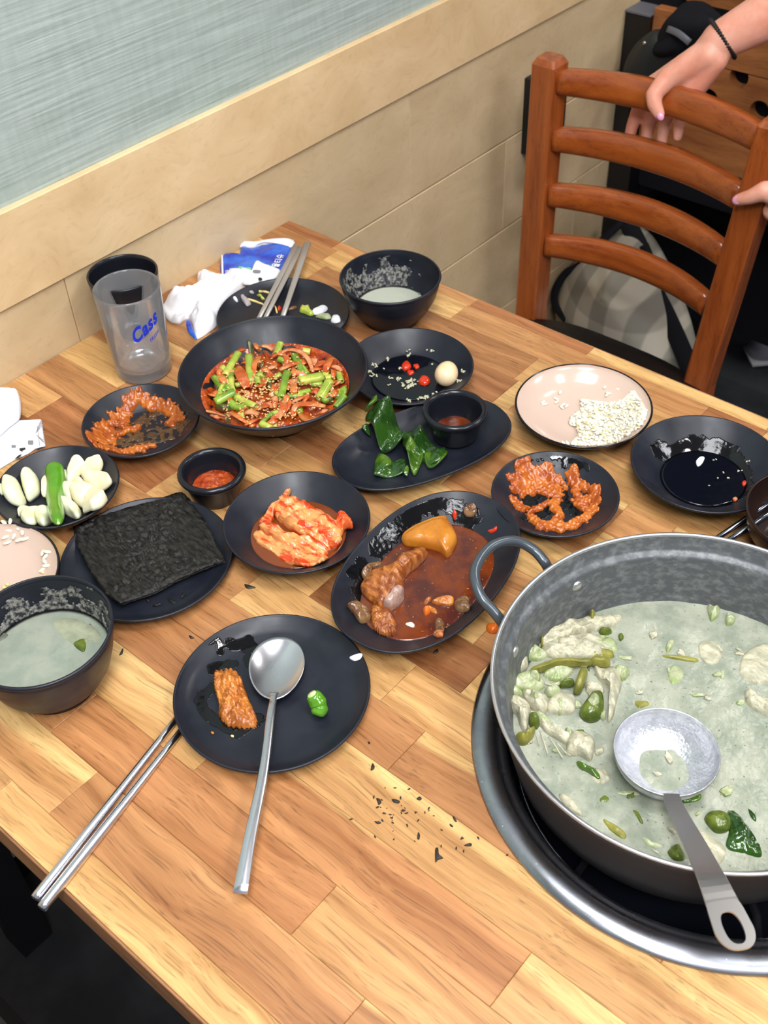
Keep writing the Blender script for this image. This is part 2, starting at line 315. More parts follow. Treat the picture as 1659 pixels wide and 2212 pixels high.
def lathe(prof, n=72, c=(0, 0), z=0, a=1.0, b=1.0, ang=0.0, pw=2.0, rim=None):
    """prof: list of (s, z); s*a and s*b are the two radii. For s near 1 offsets dr can be given as third value (metres)"""
    V, F = [], []
    ca, sa = math.cos(ang), math.sin(ang)
    for k in range(n):
        t = 2 * PI * k / n; ex, ey = se(t, pw)
        for p in prof:
            dr = p[2] if len(p) > 2 else 0
            x, y = ex * (p[0] * a + dr), ey * (p[0] * b + dr)
            V.append((c[0] + x * ca - y * sa, c[1] + x * sa + y * ca, z + p[1]))
    m = len(prof)
    for k in range(n):
        j = (k + 1) % n
        for i in range(m - 1): F.append((k * m + i, j * m + i, j * m + i + 1, k * m + i + 1))
    for i in (0, m - 1):
        if prof[i][0] < 1e-4:
            idx = len(V); V.append((c[0], c[1], z + prof[i][1]))
            q = 1 if i == 0 else m - 2
            F = [f for f in F if not (sum(1 for v in f if v < n * m and v % m == i) == 2)]
            for k in range(n): F.append((idx, k * m + q, ((k + 1) % n) * m + q))
    return V, F
def spline(P, n):
    """Catmull-Rom through points P (open)"""
    P = [Vector(p) for p in P]; out = []
    if len(P) == 2: return [P[0].lerp(P[1], i / (n - 1)) for i in range(n)]
    Q = [P[0] * 2 - P[1]] + P + [P[-1] * 2 - P[-2]]; m = len(P) - 1
    for i in range(n):
        u = i / (n - 1) * m; k = min(int(u), m - 1); t = u - k
        p0, p1, p2, p3 = Q[k], Q[k + 1], Q[k + 2], Q[k + 3]
        out.append(0.5 * ((2 * p1) + (p2 - p0) * t + (2 * p0 - 5 * p1 + 4 * p2 - p3) * t * t + (3 * p1 - p0 - 3 * p2 + p3) * t ** 3))
    return out
def closed(P, n):
    P = [Vector(p) for p in P]; m = len(P); out = []
    for i in range(n):
        u = i / n * m; k = int(u) % m; t = u - int(u)
        p0, p1, p2, p3 = P[(k - 1) % m], P[k], P[(k + 1) % m], P[(k + 2) % m]
        out.append(0.5 * ((2 * p1) + (p2 - p0) * t + (2 * p0 - 5 * p1 + 4 * p2 - p3) * t * t + (3 * p1 - p0 - 3 * p2 + p3) * t ** 3))
    return out
def tube(P, r, n=10, flat=1.0, up=None, cap=True, hollow=False):
    P = [Vector(p) for p in P]; m = len(P)
    R = r if isinstance(r, (list, tuple)) else [r] * m
    if len(R) != m: R = [R[0] + (R[-1] - R[0]) * i / (m - 1) if len(R) == 2 else R[min(len(R) - 1, int(i / (m - 1) * (len(R) - 1) + .5))] for i in range(m)]
    V, F = [], []; ref = Vector(up) if up else Vector((0, 0, 1))
    for i in range(m):
        T = (P[min(i + 1, m - 1)] - P[max(i - 1, 0)]).normalized()
        if not up and abs(T.dot(ref)) > 0.95: ref = Vector((1, 0, 0))
        S = T.cross(ref).normalized(); U = S.cross(T).normalized()
        if not up: ref = U
        for k in range(n):
            t = 2 * PI * k / n
            V.append(P[i] + S * (math.cos(t) * R[i]) + U * (math.sin(t) * R[i] * flat))
    for i in range(m - 1):
        for k in range(n):
            j = (k + 1) % n; F.append((i * n + k, i * n + j, (i + 1) * n + j, (i + 1) * n + k))
    if cap:
        for i in (0, m - 1):
            F.append(tuple(i * n + k for k in range(n)))
    return V, F
def strip(P, wid, thick, up=(0, 0, 1), n=None):
    """flat bar along P; wid/thick scalars or lists (full width / thickness)"""
    P = [Vector(p) for p in P]; m = len(P); V, F = [], []
    W = wid if isinstance(wid, (list, tuple)) else [wid] * m
    K = thick if isinstance(thick, (list, tuple)) else [thick] * m
    for i in range(m):
        T = (P[min(i + 1, m - 1)] - P[max(i - 1, 0)]).normalized(); S = T.cross(Vector(up)).normalized(); U = S.cross(T).normalized()
        w, k = W[i] / 2, K[i] / 2; b = min(w, k) * 0.5
        for sx, sy in ((-w + b, -k), (w - b, -k), (w, -k + b), (w, k - b), (w - b, k), (-w + b, k), (-w, k - b), (-w, -k + b)):
            V.append(P[i] + S * sx + U * sy)
    for i in range(m - 1):
        for k in range(8): F.append((i * 8 + k, i * 8 + (k + 1) % 8, (i + 1) * 8 + (k + 1) % 8, (i + 1) * 8 + k))
    F.append(tuple(range(8))); F.append(tuple((m - 1) * 8 + k for k in range(8)))
    return V, F
_ico = {}
def ico(sub):
    if sub not in _ico:
        bm = bmesh.new(); bmesh.ops.create_icosphere(bm, subdivisions=sub, radius=1.0)
        _ico[sub] = ([v.co.copy() for v in bm.verts], [tuple(v.index for v in f.verts) for f in bm.faces]); bm.free()
    return _ico[sub]
def blob(c, dims, amp=0.15, freq=1.5, seed=0, sub=3, rot=None):
    V0, F = ico(sub); V = []; c = Vector(c); sd = Vector((seed * 3.7, seed * 1.3, seed * 2.1))
    for v in V0:
        k = 1 + amp * noise.noise(v * freq + sd)
        p = Vector((v.x * dims[0] * k, v.y * dims[1] * k, v.z * dims[2] * k))
        if rot: p = rot @ p
        V.append(c + p)
    return V, F
def RZ(a): return Matrix.Rotation(a, 3, 'Z')
def rotm(rx, ry, rz): return Matrix.Rotation(rz, 3, 'Z') @ Matrix.Rotation(ry, 3, 'Y') @ Matrix.Rotation(rx, 3, 'X')

class Dish:
    """a plate or bowl: c centre, a/b radii of the rim, inner = [(s, z)...] from the centre out to the rim"""
    def __init__(s, c, a, b=None, ang=0, pw=2.0, inner=None, base=0.0, th=0.0022, foot=0.55, fz=0.0):
        s.c, s.a, s.b, s.ang, s.pw, s.inner, s.base, s.th, s.foot = c, a, b or a, ang, pw, inner, base, th, foot
        s.H = inner[-1][1]
    def sval(s, x, y):
        dx, dy = x - s.c[0], y - s.c[1]; ca, sa = math.cos(s.ang), math.sin(s.ang)
        u, v = (dx * ca + dy * sa) / s.a, (-dx * sa + dy * ca) / s.b
        return (abs(u) ** s.pw + abs(v) ** s.pw) ** (1 / s.pw)
    def surf(s, x, y):
        q = s.sval(x, y); I = s.inner
        if q >= 1: return s.base + s.H
        for i in range(len(I) - 1):
            if q <= I[i + 1][0]:
                t = (q - I[i][0]) / (I[i + 1][0] - I[i][0]); return s.base + I[i][1] + (I[i + 1][1] - I[i][1]) * t
        return s.base + s.H
    def build(s, name, label, cat, mm=None, group=None, lip=None, rimmat=None, n=88):
        th = s.th; I = s.inner; H = s.H
        sm = []
        for i in range(len(I) - 1):
            for k in range(3): t = k / 3; sm.append((I[i][0] + (I[i + 1][0] - I[i][0]) * t, I[i][1] + (I[i + 1][1] - I[i][1]) * t))
        prof = [(q, z) for q, z in sm] + [(1.0, H - 0.0006, -th * 0.6)]
        lp = lip or th
        prof += [(1.0, H, -lp * 0.35), (1.0, H - 0.0001, lp * 0.1), (1.0, H - lp * 0.5, lp * 0.35), (1.0, H - lp, lp * 0.15)]
        # outer wall down to the foot
        out = [(q, max(z - th, 0.0012)) for q, z in sm if q > s.foot + 0.02][::-1]
        prof += [(1.0, H - lp * 1.3, -th * 0.5)] + [(q, z) for q, z in out] + [(s.foot, 0.0012), (s.foot, 0.0), (s.foot - 0.04, 0.0), (s.foot - 0.045, 0.001), (0, 0.001)]
        loc = Vector((s.c[0], s.c[1], TZ + s.base))
        V, F = lathe(prof, n, s.c, TZ + s.base, s.a, s.b, s.ang, s.pw)
        if rimmat:
            o = empty(name, loc)
            m0 = [i for i, p in enumerate(prof) if p[0] == 1.0][0]; m1 = [i for i, p in enumerate(prof) if p[0] == 1.0][-1]
            mprof = len(prof)
            i0 = [f for f in F]
            A = lathe(prof[:m0 + 1], n, s.c, TZ + s.base, s.a, s.b, s.ang, s.pw)
            B = lathe(prof[m0:], n, s.c, TZ + s.base, s.a, s.b, s.ang, s.pw)
            me('glazed_inside', *A, mm or M['tan'], o, loc=loc); me('rim', *B, rimmat, o, loc=loc)
        else:
            o = me(name, V, F, mm or M['black'], loc=loc)
        return tag(o, label, cat, group)
TABLE = lambda x, y: 0.0
def onto(px, py, surf, dh=0.0):
    h = 0.01
    for _ in range(6):
        p = at(px, py, h + dh); h = surf(p.x, p.y)
    return at(px, py, h + dh)
def pad(name, pts, surf, thick, m, label=None, cat=None, group=None, kind=None, parent=None, rings=9, n=44, rough=0.0, freq=60, lift=0.0, prof=0.5, wave=None,
        bow=0.0, ridge=None, seed=0, jag=0.0, dome=True, flatbase=None, tilt=None, sc_=1.0, org=(0, 0), closedspline=True):
    """a solid whose plan outline is given by picture points, lying on surf; thick = height in the middle"""
    P2 = [(org[0] + x / sc_, org[1] + y / sc_, 0) for x, y in pts]
    O = closed(P2, n) if closedspline else [Vector(p) for p in P2]
    n = len(O)
    c = sum((o for o in O), Vector()) / n
    if jag:
        r2 = random.Random(seed + 5)
        O = [c + (o - c) * (1 + jag * (r2.random() - 0.5) * 2) for o in O]
    W = [onto(o.x, o.y, surf, lift) for o in O]; Wc = onto(c.x, c.y, surf, lift)
    V, F = [], []; sd = Vector((seed * 1.7, seed * 2.9, 0))
    fr = [i / rings for i in range(1, rings + 1)]
    def hh(p, s):
        e = max(0.0, 1 - s ** 2.6) ** prof
        z = thick * (0.22 + 0.78 * e) if s < 0.999 else thick * 0.22
        if rough: z += rough * noise.fractal(Vector((p.x, p.y, 0)) * freq + sd, 1.0, 2.0, 4) * (0.35 + 0.65 * e)
        if ridge: z += ridge[0] * math.sin((p.x * math.cos(ridge[2]) + p.y * math.sin(ridge[2])) * ridge[1] + 3 * noise.noise(p * 40)) * e
        if bow: z += bow * (1 - s * s)
        return max(z, thick * 0.1)
    def base(p):
        if flatbase is not None: return TZ + flatbase
        b = TZ + surf(p.x, p.y) + lift
        if wave: b += wave[0] * (0.5 + 0.5 * math.sin((p.x * math.cos(wave[2]) + p.y * math.sin(wave[2])) * wave[1] + seed + 2.2 * noise.noise(Vector((p.x, p.y, 0)) * 25)))
        if tilt: b += max(0.0, (p.x - Wc.x) * tilt[0] + (p.y - Wc.y) * tilt[1] + tilt[2])
        return b
    V.append((Wc.x, Wc.y, base(Wc) + hh(Wc, 0)))
    for s in fr:
        for wv in W:
            p = Vector((Wc.x + (wv.x - Wc.x) * s, Wc.y + (wv.y - Wc.y) * s, 0)); V.append((p.x, p.y, base(p) + hh(p, s)))
    for k in range(n): F.append((0, 1 + k, 1 + (k + 1) % n))
    for i in range(rings - 1):
        for k in range(n):
            j = (k + 1) % n; F.append((1 + i * n + k, 1 + (i + 1) * n + k, 1 + (i + 1) * n + j, 1 + i * n + j))
    top = 1 + (rings - 1) * n; b0 = len(V)
    for wv in W: V.append((wv.x, wv.y, base(wv) + 0.00005))
    for k in range(n):
        j = (k + 1) % n; F.append((top + k, b0 + k, b0 + j, top + j))
    # underside follows the surface
    half = len(V)
    for wv in W:
        p = Vector((Wc.x + (wv.x - Wc.x) * 0.5, Wc.y + (wv.y - Wc.y) * 0.5, 0)); V.append((p.x, p.y, base(p) + 0.00005))
    V.append((Wc.x, Wc.y, base(Wc) + 0.00005)); cc = len(V) - 1
    for k in range(n):
        j = (k + 1) % n; F.append((b0 + k, half + k, half + j, b0 + j)); F.append((half + k, cc, half + j))
    loc = Vector((Wc.x, Wc.y, base(Wc)))
    o = me(name, V, F, m, parent, loc=loc)
    return tag(o, label, cat, group, kind) if (label or cat or kind) else o
def smear(name, strokes, surf, thick, m, label=None, cat=None, parent=None, N=110, rough=0.6, freq=110, cut=0.0, seed=0, kind=None, lift=0.0002, sc_=1.0, org=(0, 0), level=None):
    """paste or film: strokes = [(points, width_px)...] in the picture; solid height field lying on surf"""
    S = []
    for pts, wpx in strokes:
        P = [onto(org[0] + x / sc_, org[1] + y / sc_, surf) for x, y in pts]
        q = onto(org[0] + pts[0][0] / sc_ + wpx / sc_, org[1] + pts[0][1] / sc_, surf); wd = max(0.0015, (q - P[0]).length)
        if len(P) > 2: P = spline(P, len(P) * 4)
        S.append(([Vector((p.x, p.y)) for p in P], wd))
    xs = [p.x for s_, w_ in S for p in s_]; ys = [p.y for s_, w_ in S for p in s_]; mw = max(w_ for _, w_ in S)
    x0, x1, y0, y1 = min(xs) - mw, max(xs) + mw, min(ys) - mw, max(ys) + mw
    st = max(x1 - x0, y1 - y0) / N; nx, ny = int((x1 - x0) / st) + 2, int((y1 - y0) / st) + 2
    sd = Vector((seed * 5.1, seed * 3.3, seed))
    dd_ = getattr(surf, '__self__', None)
    def field(x, y):
        p = Vector((x, y)); best = -9
        if dd_ and dd_.sval(x, y) > .955: return -9
        for P, wd in S:
            if len(P) == 1: d = (p - P[0]).length
            else:
                d = 9
                for i in range(len(P) - 1):
                    a, b = P[i], P[i + 1]; ab = b - a; t = max(0, min(1, (p - a).dot(ab) / max(ab.length_squared, 1e-12)))
                    d = min(d, (p - a - ab * t).length)
            best = max(best, 1 - d / wd)
        if best < -1: return -9
        return best + rough * noise.fractal(Vector((x, y, 0)) * freq + sd, 1.0, 2.0, 4) - cut
    f = [[field(x0 + i * st, y0 + j * st) for j in range(ny)] for i in range(nx)]
    V, F, top, bot = [], [], {}, {}
    def vt(i, j):
        if (i, j) not in top:
            x, y = x0 + i * st, y0 + j * st; z = TZ + surf(x, y)
            v = max(0.0, min(1.0, f[i][j] * 2.2)); hh = thick * math.sqrt(v) * (1 + 0.6 * noise.noise(Vector((x, y, 1)) * freq * 2.2))
            top[(i, j)] = len(V); V.append((x, y, (TZ + level if level is not None else z + lift + max(hh, 0))))
            bot[(i, j)] = len(V); V.append((x, y, z + 0.00002))
        return top[(i, j)], bot[(i, j)]
    cell = {(i, j) for i in range(nx - 1) for j in range(ny - 1) if (f[i][j] > 0) + (f[i + 1][j] > 0) + (f[i][j + 1] > 0) + (f[i + 1][j + 1] > 0) >= 2}
    for (i, j) in cell:
        q = [vt(i, j), vt(i + 1, j), vt(i + 1, j + 1), vt(i, j + 1)]
        F.append(tuple(a for a, b in q)); F.append(tuple(b for a, b in q[::-1]))
        for (di, dj, a, b) in ((0, -1, 0, 1), (1, 0, 1, 2), (0, 1, 2, 3), (-1, 0, 3, 0)):
            if (i + di, j + dj) not in cell: F.append((q[a][0], q[a][1], q[b][1], q[b][0]))
    if not F: return None
    cx, cy = sum(xs) / len(xs), sum(ys) / len(ys)
    o = me(name, V, F, m, parent, loc=Vector((cx, cy, TZ + surf(cx, cy))))
    return tag(o, label, cat, None, kind) if label else o
def scatter(name, centers, dims, m, label=None, cat=None, kind='stuff', seed=1, jit=0.3, sub=1, parent=None):
    """many tiny grains joined into one 'stuff' object"""
    r2 = random.Random(seed); parts = []
    for c in centers:
        k = 1 + jit * (r2.random() - 0.5)
        parts.append(blob(c, (dims[0] * k, dims[1] * k, dims[2] * k), 0.1, 2, r2.random() * 9, sub, rotm((r2.random() - .5) * .9, (r2.random() - .5) * .9, r2.random() * 6.3)))
    V, F = join(*parts); c0 = centers[0]
    o = me(name, V, F, m, parent, loc=Vector(c0))
    if label: o['label'] = label
    if cat: o['category'] = cat
    if kind: o['kind'] = kind
    return o
def remeshed(name, parts, voxel, m, loc, parent=None, smooth_it=6):
    """fuse overlapping solids into one continuous skin"""
    V, F = join(*parts)
    d = bpy.data.meshes.new('tmp'); d.from_pydata([tuple(v) for v in V], [], F)
    bm = bmesh.new(); bm.from_mesh(d); bmesh.ops.recalc_face_normals(bm, faces=bm.faces); bm.to_mesh(d); bm.free()
    o = bpy.data.objects.new('tmp', d); COL.objects.link(o)
    md = o.modifiers.new('r', 'REMESH'); md.mode = 'VOXEL'; md.voxel_size = voxel
    ms = o.modifiers.new('s', 'SMOOTH'); ms.factor = 0.5; ms.iterations = smooth_it
    dg = bpy.context.evaluated_depsgraph_get(); e = o.evaluated_get(dg); r = bpy.data.meshes.new_from_object(e)
    bpy.data.objects.remove(o)
    vs = [v.co.copy() for v in r.vertices]; fs = [tuple(p.vertices) for p in r.polygons]
    return me(name, vs, fs, m, parent, loc=loc)
def capsule(a, b, ra, rb, n=14, sq=1.0):
    a, b = Vector(a), Vector(b); T = (b - a); L_ = T.length; T = T.normalized() if L_ > 1e-6 else Vector((0, 0, 1))
    P, R = [], []
    for k in range(5): t = PI / 2 * (1 - k / 5); P.append(a - T * ra * math.sin(t)); R.append(max(ra * math.cos(t), 1e-4))
    for k in range(6): t = k / 5; P.append(a.lerp(b, t)); R.append(ra + (rb - ra) * t)
    for k in range(1, 6): t = PI / 2 * k / 5; P.append(b + T * rb * math.sin(t)); R.append(max(rb * math.cos(t), 1e-4))
    return tube(P, R, n)
def chain(pts, rs, n=14):
    return [capsule(pts[i], pts[i + 1], rs[i], rs[i + 1], n) for i in range(len(pts) - 1)]
# ================================================================ the room
V, F = box(-0.16, -0.012, -2.6, 5.0, 0, CEIL)
wall = tag(me('wall_left', V, F, M['ply'], smooth=False, loc=(-0.08, 0, 0)), kind='structure')
me('fabric_panel', *box(-0.012, -0.0045, -2.6, 5.0, TZ + 0.177, CEIL), M['fabric'], wall, smooth=False, loc=(-0.008, 0, TZ + 0.6))
def plank(name, y0, y1, z0, z1, x1=0.0):
    V, F = [], []; b = 0.0012
    V = [(-0.012, y0, z0), (-0.012, y1, z0), (-0.012, y1, z1), (-0.012, y0, z1), (x1 - b, y0 + .0004, z0 + .0004), (x1 - b, y1 - .0004, z0 + .0004), (x1 - b, y1 - .0004, z1 - .0004), (x1 - b, y0 + .0004, z1 - .0004),
         (x1, y0 + b, z0 + b), (x1, y1 - b, z0 + b), (x1, y1 - b, z1 - b), (x1, y0 + b, z1 - b)]
    F = [(0, 1, 2, 3), (8, 9, 10, 11)] + [(k, (k + 1) % 4, 4 + (k + 1) % 4, 4 + k) for k in range(4)] + [(4 + k, 4 + (k + 1) % 4, 8 + (k + 1) % 4, 8 + k) for k in range(4)]
    o = me(name, V, F, M['ply2' if name == 'plank' else 'ply'], wall, smooth=False, loc=(0, (y0 + y1) / 2, (z0 + z1) / 2)); return o
for y0, y1 in ((-2.6, -0.9), (-0.9, 1.43), (1.43, 3.2), (3.2, 5.0)): plank('top_rail', y0, y1, TZ + 0.0805, TZ + 0.178, 0.0035)
zb = [0.080, -0.0745, -0.229, -0.3835, -0.538, -0.6925]
for i in range(5):
    off = [-0.331, -0.10, 0.12, -0.25, 0.0][i]
    ys = [-2.6] + [off + 0.576 * k for k in range(-3, 8)] + [5.0]
    for a, b in zip(ys[:-1], ys[1:]):
        if b > -2.6 and a >= -2.6 and b > a: plank('plank', a, b, TZ + zb[i + 1] + 0.001, TZ + zb[i] - 0.0005)
tag(me('baseboard_left', *box(-0.012, 0.004, -2.6, 5.0, 0, 0.046), M['blackmetal'], smooth=False, loc=(0, 0, 0)), kind='structure')
fl = tag(me('floor', *box(-0.16, 4.0, -2.6, 5.0, -0.1, 0), M['floor'], smooth=False, loc=(1, 0, 0)), kind='structure')
cl = tag(me('ceiling', *box(-0.16, 4.0, -2.6, 5.0, CEIL, CEIL + 0.1), M['ceiling'], smooth=False, loc=(1, 0, CEIL)), kind='structure')
for i, (x, y, s, wt, c) in enumerate(LAMPS):
    o = empty('ceiling_light', (x, y, CEIL))
    tag(o, ['small square ceiling lamp over the wooden chair', 'small square ceiling lamp over the stew pan', 'large square ceiling panel light near the wall side',
            'large square ceiling panel light behind the camera', 'large square ceiling panel light on the far side of the room', 'large square ceiling panel light added above the dining table for highlights in steel'][i], 'lamp')
    h = s / 2
    me('frame', *join(box(x - h - .012, x - h, y - h - .012, y + h + .012, CEIL - .02, CEIL), box(x + h, x + h + .012, y - h - .012, y + h + .012, CEIL - .02, CEIL),
                      box(x - h, x + h, y - h - .012, y - h, CEIL - .02, CEIL), box(x - h, x + h, y + h, y + h + .012, CEIL - .02, CEIL)), M['whiteplastic'], o, smooth=False, loc=(x, y, CEIL))
    me('diffuser', *box(x - h, x + h, y - h, y + h, CEIL - .012, CEIL - .006), M['lamp'], o, smooth=False, loc=(x, y, CEIL - .01))
    ld = bpy.data.lights.new('lamp_light', 'AREA'); ld.size = s; ld.energy = wt; ld.color = c
    lo = bpy.data.objects.new('lamp_light', ld); COL.objects.link(lo); lo.parent = o; lo.location = (0, 0, -0.022)

# black box on the wall behind the chair's left post
o = empty('wall_socket_box', (0, 0.56, TZ - 0.04)); tag(o, 'black box mounted on the plywood wall behind the left post of the wooden chair', 'wall box')
me('box', *bevbox(0.0, 0.022, 0.518, 0.60, TZ - 0.112, TZ + 0.010, 0.002), M['blackmetal'], o, smooth=False, loc=(0, .56, TZ - .05))
me('cover', *bevbox(0.022, 0.028, 0.522, 0.596, TZ - 0.108, TZ + 0.006, 0.002), M['blackcloth'], o, smooth=False, loc=(0.02, .56, TZ - .05))

# ================================================================ the table
table = empty('dining_table', (0.7, -0.376, 0)); tag(table, 'long restaurant table with a butcher-block wooden top, pushed against the wall', 'table')
RC = (0.7926, -0.3743)                      # centre of the burner
YB = [0, -.016, -.052, -.097, -.142, -.187, -.2325, -.2715, -.317, -.3625, -.4075, -.4525, -.4975, -.542, -.588, -.633, -.678, -.723, -.7515]
L_, Md, Dk, Rd = (0.70, 0.425, 0.165), (0.535, 0.262, 0.100), (0.37, 0.158, 0.060), (0.43, 0.175, 0.066)
def mixc(a, b, t): return tuple(a[i] + (b[i] - a[i]) * t for i in range(3))
ROWS = {0: [(.09, Rd, 0), (.30, Md, 0), (.455, Rd, -1), (.66, L_, 0), (.95, Md, 0), (1.3, L_, 0)],
        1: [(.10, Md, 0), (.298, L_, 0), (.60, Md, 0), (.662, Dk, 0), (1.0, Md, .3), (1.3, Dk, 0)],
        2: [(.112, L_, 0), (.419, mixc(Md, Dk, .4), 0), (.72, mixc(Md, L_, .5), 0), (1.3, Md, 0)],
        3: [(.05, Md, 0), (.425, Dk, 0), (.445, L_, 0), (.80, Md, 0), (1.3, Dk, 0)],
        4: [(.20, Md, .2), (.43, mixc(Md, Dk, .5), 0), (.72, mixc(L_, Md, .5), 0), (1.3, Dk, 0)],
        5: [(.12, Dk, 0), (.30, L_, 0), (.612, Dk, .2), (.66, Md, 0), (1.3, Dk, .2)],
        6: [(.22, Md, 0), (.46, L_, 0), (.612, mixc(Md, Dk, .6), 0), (.88, L_, 0), (1.3, Md, 0)],
        7: [(.16, Md, .3), (.42, Dk, 0), (.64, L_, 0), (1.0, Md, 0), (1.3, L_, 0)],
        8: [(.10, L_, 0), (.31, Md, 0), (.47, mixc(Md, L_, .3), 0), (.66, Md, 0), (1.3, Dk, 0)],
        9: [(.20, Md, 0), (.42, mixc(Dk, Md, .5), .3), (.60, L_, 0), (.95, Md, 0), (1.3, L_, 0)],
        10: [(.066, mixc(L_, Md, .6), 0), (.25, Rd, 0), (.46, mixc(L_, Md, .5), 0), (.622, Dk, 0), (.70, L_, 0), (1.3, Md, 0)],
        11: [(.14, Md, 0), (.33, mixc(Md, L_, .5), .25), (.55, mixc(Md, L_, .35), .2), (.64, Md, 0), (.95, Dk, 0), (1.3, L_, 0)],
        12: [(.18, Dk, 0), (.41, Md, 0), (.578, mixc(L_, Md, .4), 0), (.95, mixc(L_, Md, .5), 0), (1.3, Md, 0)],
        13: [(.16, L_, 0), (.36, mixc(Md, Rd, .5), 0), (.623, mixc(Md, Dk, .6), 0), (.85, mixc(Dk, Md, .4), .22), (1.3, L_, 0)],
        14: [(.12, Md, 0), (.30, L_, 0), (.50, mixc(Rd, Md, .5), 0), (.95, mixc(L_, Md, .55), .30), (1.3, Md, 0)],
        15: [(.20, Md, 0), (.512, mixc(L_, Md, .35), .45), (.783, mixc(Rd, Md, .55), -1), (1.0, mixc(Md, L_, .4), .3), (1.3, Md, 0)],
        16: [(.10, L_, 0), (.40, mixc(Md, Rd, .3), -1), (.655, mixc(Rd, Md, .45), -1), (.95, mixc(Md, L_, .25), 0), (1.3, Dk, 0)],
        17: [(.17, Md, 0), (.457, mixc(Md, L_, .2), .42), (.72, mixc(Md, Rd, .3), -1), (1.05, Md, 0), (1.3, Md, 0)],
        18: [(.16, Md, 0), (.413, mixc(Md, L_, .4), 0), (.85, mixc(L_, Md, .12), -1), (1.3, L_, 0)]}
bmh = bmesh.new(); bmesh.ops.create_cone(bmh, cap_ends=True, segments=96, radius1=0.168, radius2=0.168, depth=0.3)
hm = bpy.data.meshes.new('hole'); bmh.to_mesh(hm); bmh.free(); hole = bpy.data.objects.new('hole', hm); hole.location = (RC[0], RC[1], TZ); COL.objects.link(hole)
XEND = 1.3; ROWI = [0, 1, 2, 3, 4, 5, 6, 7, 8, 9, 10, 12, 13, 14, 15, 16, 17, 18]
rows = list(zip(YB[:-1], YB[1:]))
for i, (yh, yl) in enumerate(rows):
    row = ROWS[ROWI[i]]
    x = 0.0012
    for xe, colr, sap in row:
        V, F = bevbox(x + 0.00012, xe - 0.00012, yl + 0.00008, yh - 0.00008, TZ - 0.028, TZ, 0.0004)
        o = me('stave', V, F, M['stave'], table, smooth=False, loc=((x + xe) / 2, (yl + yh) / 2, TZ - 0.014))
        k = 0.93 + 0.14 * rnd.random()
        o.color = (colr[0] * k, colr[1] * k, colr[2] * k, sap if sap else -0.05 - 0.1 * rnd.random())
        dx = max(x - RC[0], RC[0] - xe, 0); dy = max(yl - RC[1], RC[1] - yh, 0)
        if dx * dx + dy * dy < 0.169 ** 2:
            md = o.modifiers.new('b', 'BOOLEAN'); md.operation = 'DIFFERENCE'; md.object = hole; md.solver = 'EXACT'
            bpy.context.view_layer.update()
            r = bpy.data.meshes.new_from_object(o.evaluated_get(bpy.context.evaluated_depsgraph_get()))
            o.modifiers.clear()
            if len(r.polygons) == 0: bpy.data.objects.remove(o); x = xe; continue
            bm = bmesh.new(); bm.from_mesh(r); left = set(bm.verts); isl = []
            while left:
                st_ = [left.pop()]; cur = set(st_)
                while st_:
                    v = st_.pop()
                    for e_ in v.link_edges:
                        w_ = e_.other_vert(v)
                        if w_ in left: left.discard(w_); cur.add(w_); st_.append(w_)
                isl.append(cur)
            for q_, cur in enumerate(isl):
                ix = {v: n_ for n_, v in enumerate(cur)}
                nd = bpy.data.meshes.new('stave'); nd.from_pydata([v.co[:] for v in cur], [], [tuple(ix[v] for v in f.verts) for f in bm.faces if f.verts[0] in cur]); nd.materials.append(M['stave'])
                if q_ == 0: o.data = nd
                else: o2 = o.copy(); o2.data = nd; COL.objects.link(o2)
            bm.free()
        x = xe
bpy.data.objects.remove(hole)
me('edge_band', *bevbox(0.0012, XEND, -0.7535, -0.7515, TZ - 0.030, TZ - 0.0004, 0.0006), M['edge'], table, smooth=False, loc=(.7, -.752, TZ - .015))
me('edge_band', *bevbox(0.0012, XEND, 0.0, 0.0018, TZ - 0.030, TZ - 0.0004, 0.0006), M['edge'], table, smooth=False, loc=(.7, 0.001, TZ - .015))
me('edge_band', *bevbox(XEND, XEND + .002, -0.7535, 0.0018, TZ - 0.030, TZ - 0.0004, 0.0006), M['edge'], table, smooth=False, loc=(XEND, -.37, TZ - .015))
for sy in (-0.69, -0.06): me('apron', *box(0.06, XEND - .06, sy - .012, sy + .012, TZ - .078, TZ - .030), M['blackmetal'], table, smooth=False, loc=(.7, sy, TZ - .05))
for lx in (0.08, XEND - .08):
    for ly in (-0.69, -0.06): me('leg', *box(lx - .022, lx + .022, ly - .022, ly + .022, 0.001, TZ - .031), M['blackmetal'], table, smooth=False, loc=(lx, ly, TZ / 2))

# ---------------------------------------------------------------- built-in burner
bn = empty('table_burner', (RC[0], RC[1], TZ - 0.06)); tag(bn, 'round gas burner set into the table, polished steel ring around a black well', 'burner')
me('rim_ring', *lathe([(.1685, -.010), (.1705, -.002), (.1715, .0012), (.1752, .0003), (.1754, .0012), (.1745, .0026), (.1700, .0046), (.1640, .0052), (.1595, .0040), (.1570, .0012), (.1558, -.0010),
                       (.1535, -.0016), (.1500, -.0030), (.1478, -.0060), (.1470, -.0120), (.1460, -.0120), (.1485, -.0050)], 128, RC, TZ), M['ring'], bn, loc=(*RC, TZ))
me('well', *lathe([(.1462, -.011), (.1450, -.020), (.1400, -.026), (.1385, -.034), (.1330, -.040), (.1320, -.060), (.05, -.062), (0, -.062)], 96, RC, TZ), M['well'], bn, loc=(*RC, TZ - .03))
me('well_ring', *lathe([(.1400, -.0250), (.1412, -.0240), (.1400, -.0232), (.1388, -.0240), (.1400, -.0250)], 96, RC, TZ), M['ring'], bn, loc=(*RC, TZ - .025))
me('burner_head', *lathe([(.050, -.061), (.050, -.047), (.046, -.045), (.020, -.045), (.018, -.050), (0, -.050)], 48, RC, TZ), M['blackmetal'], bn, loc=(*RC, TZ - .05))
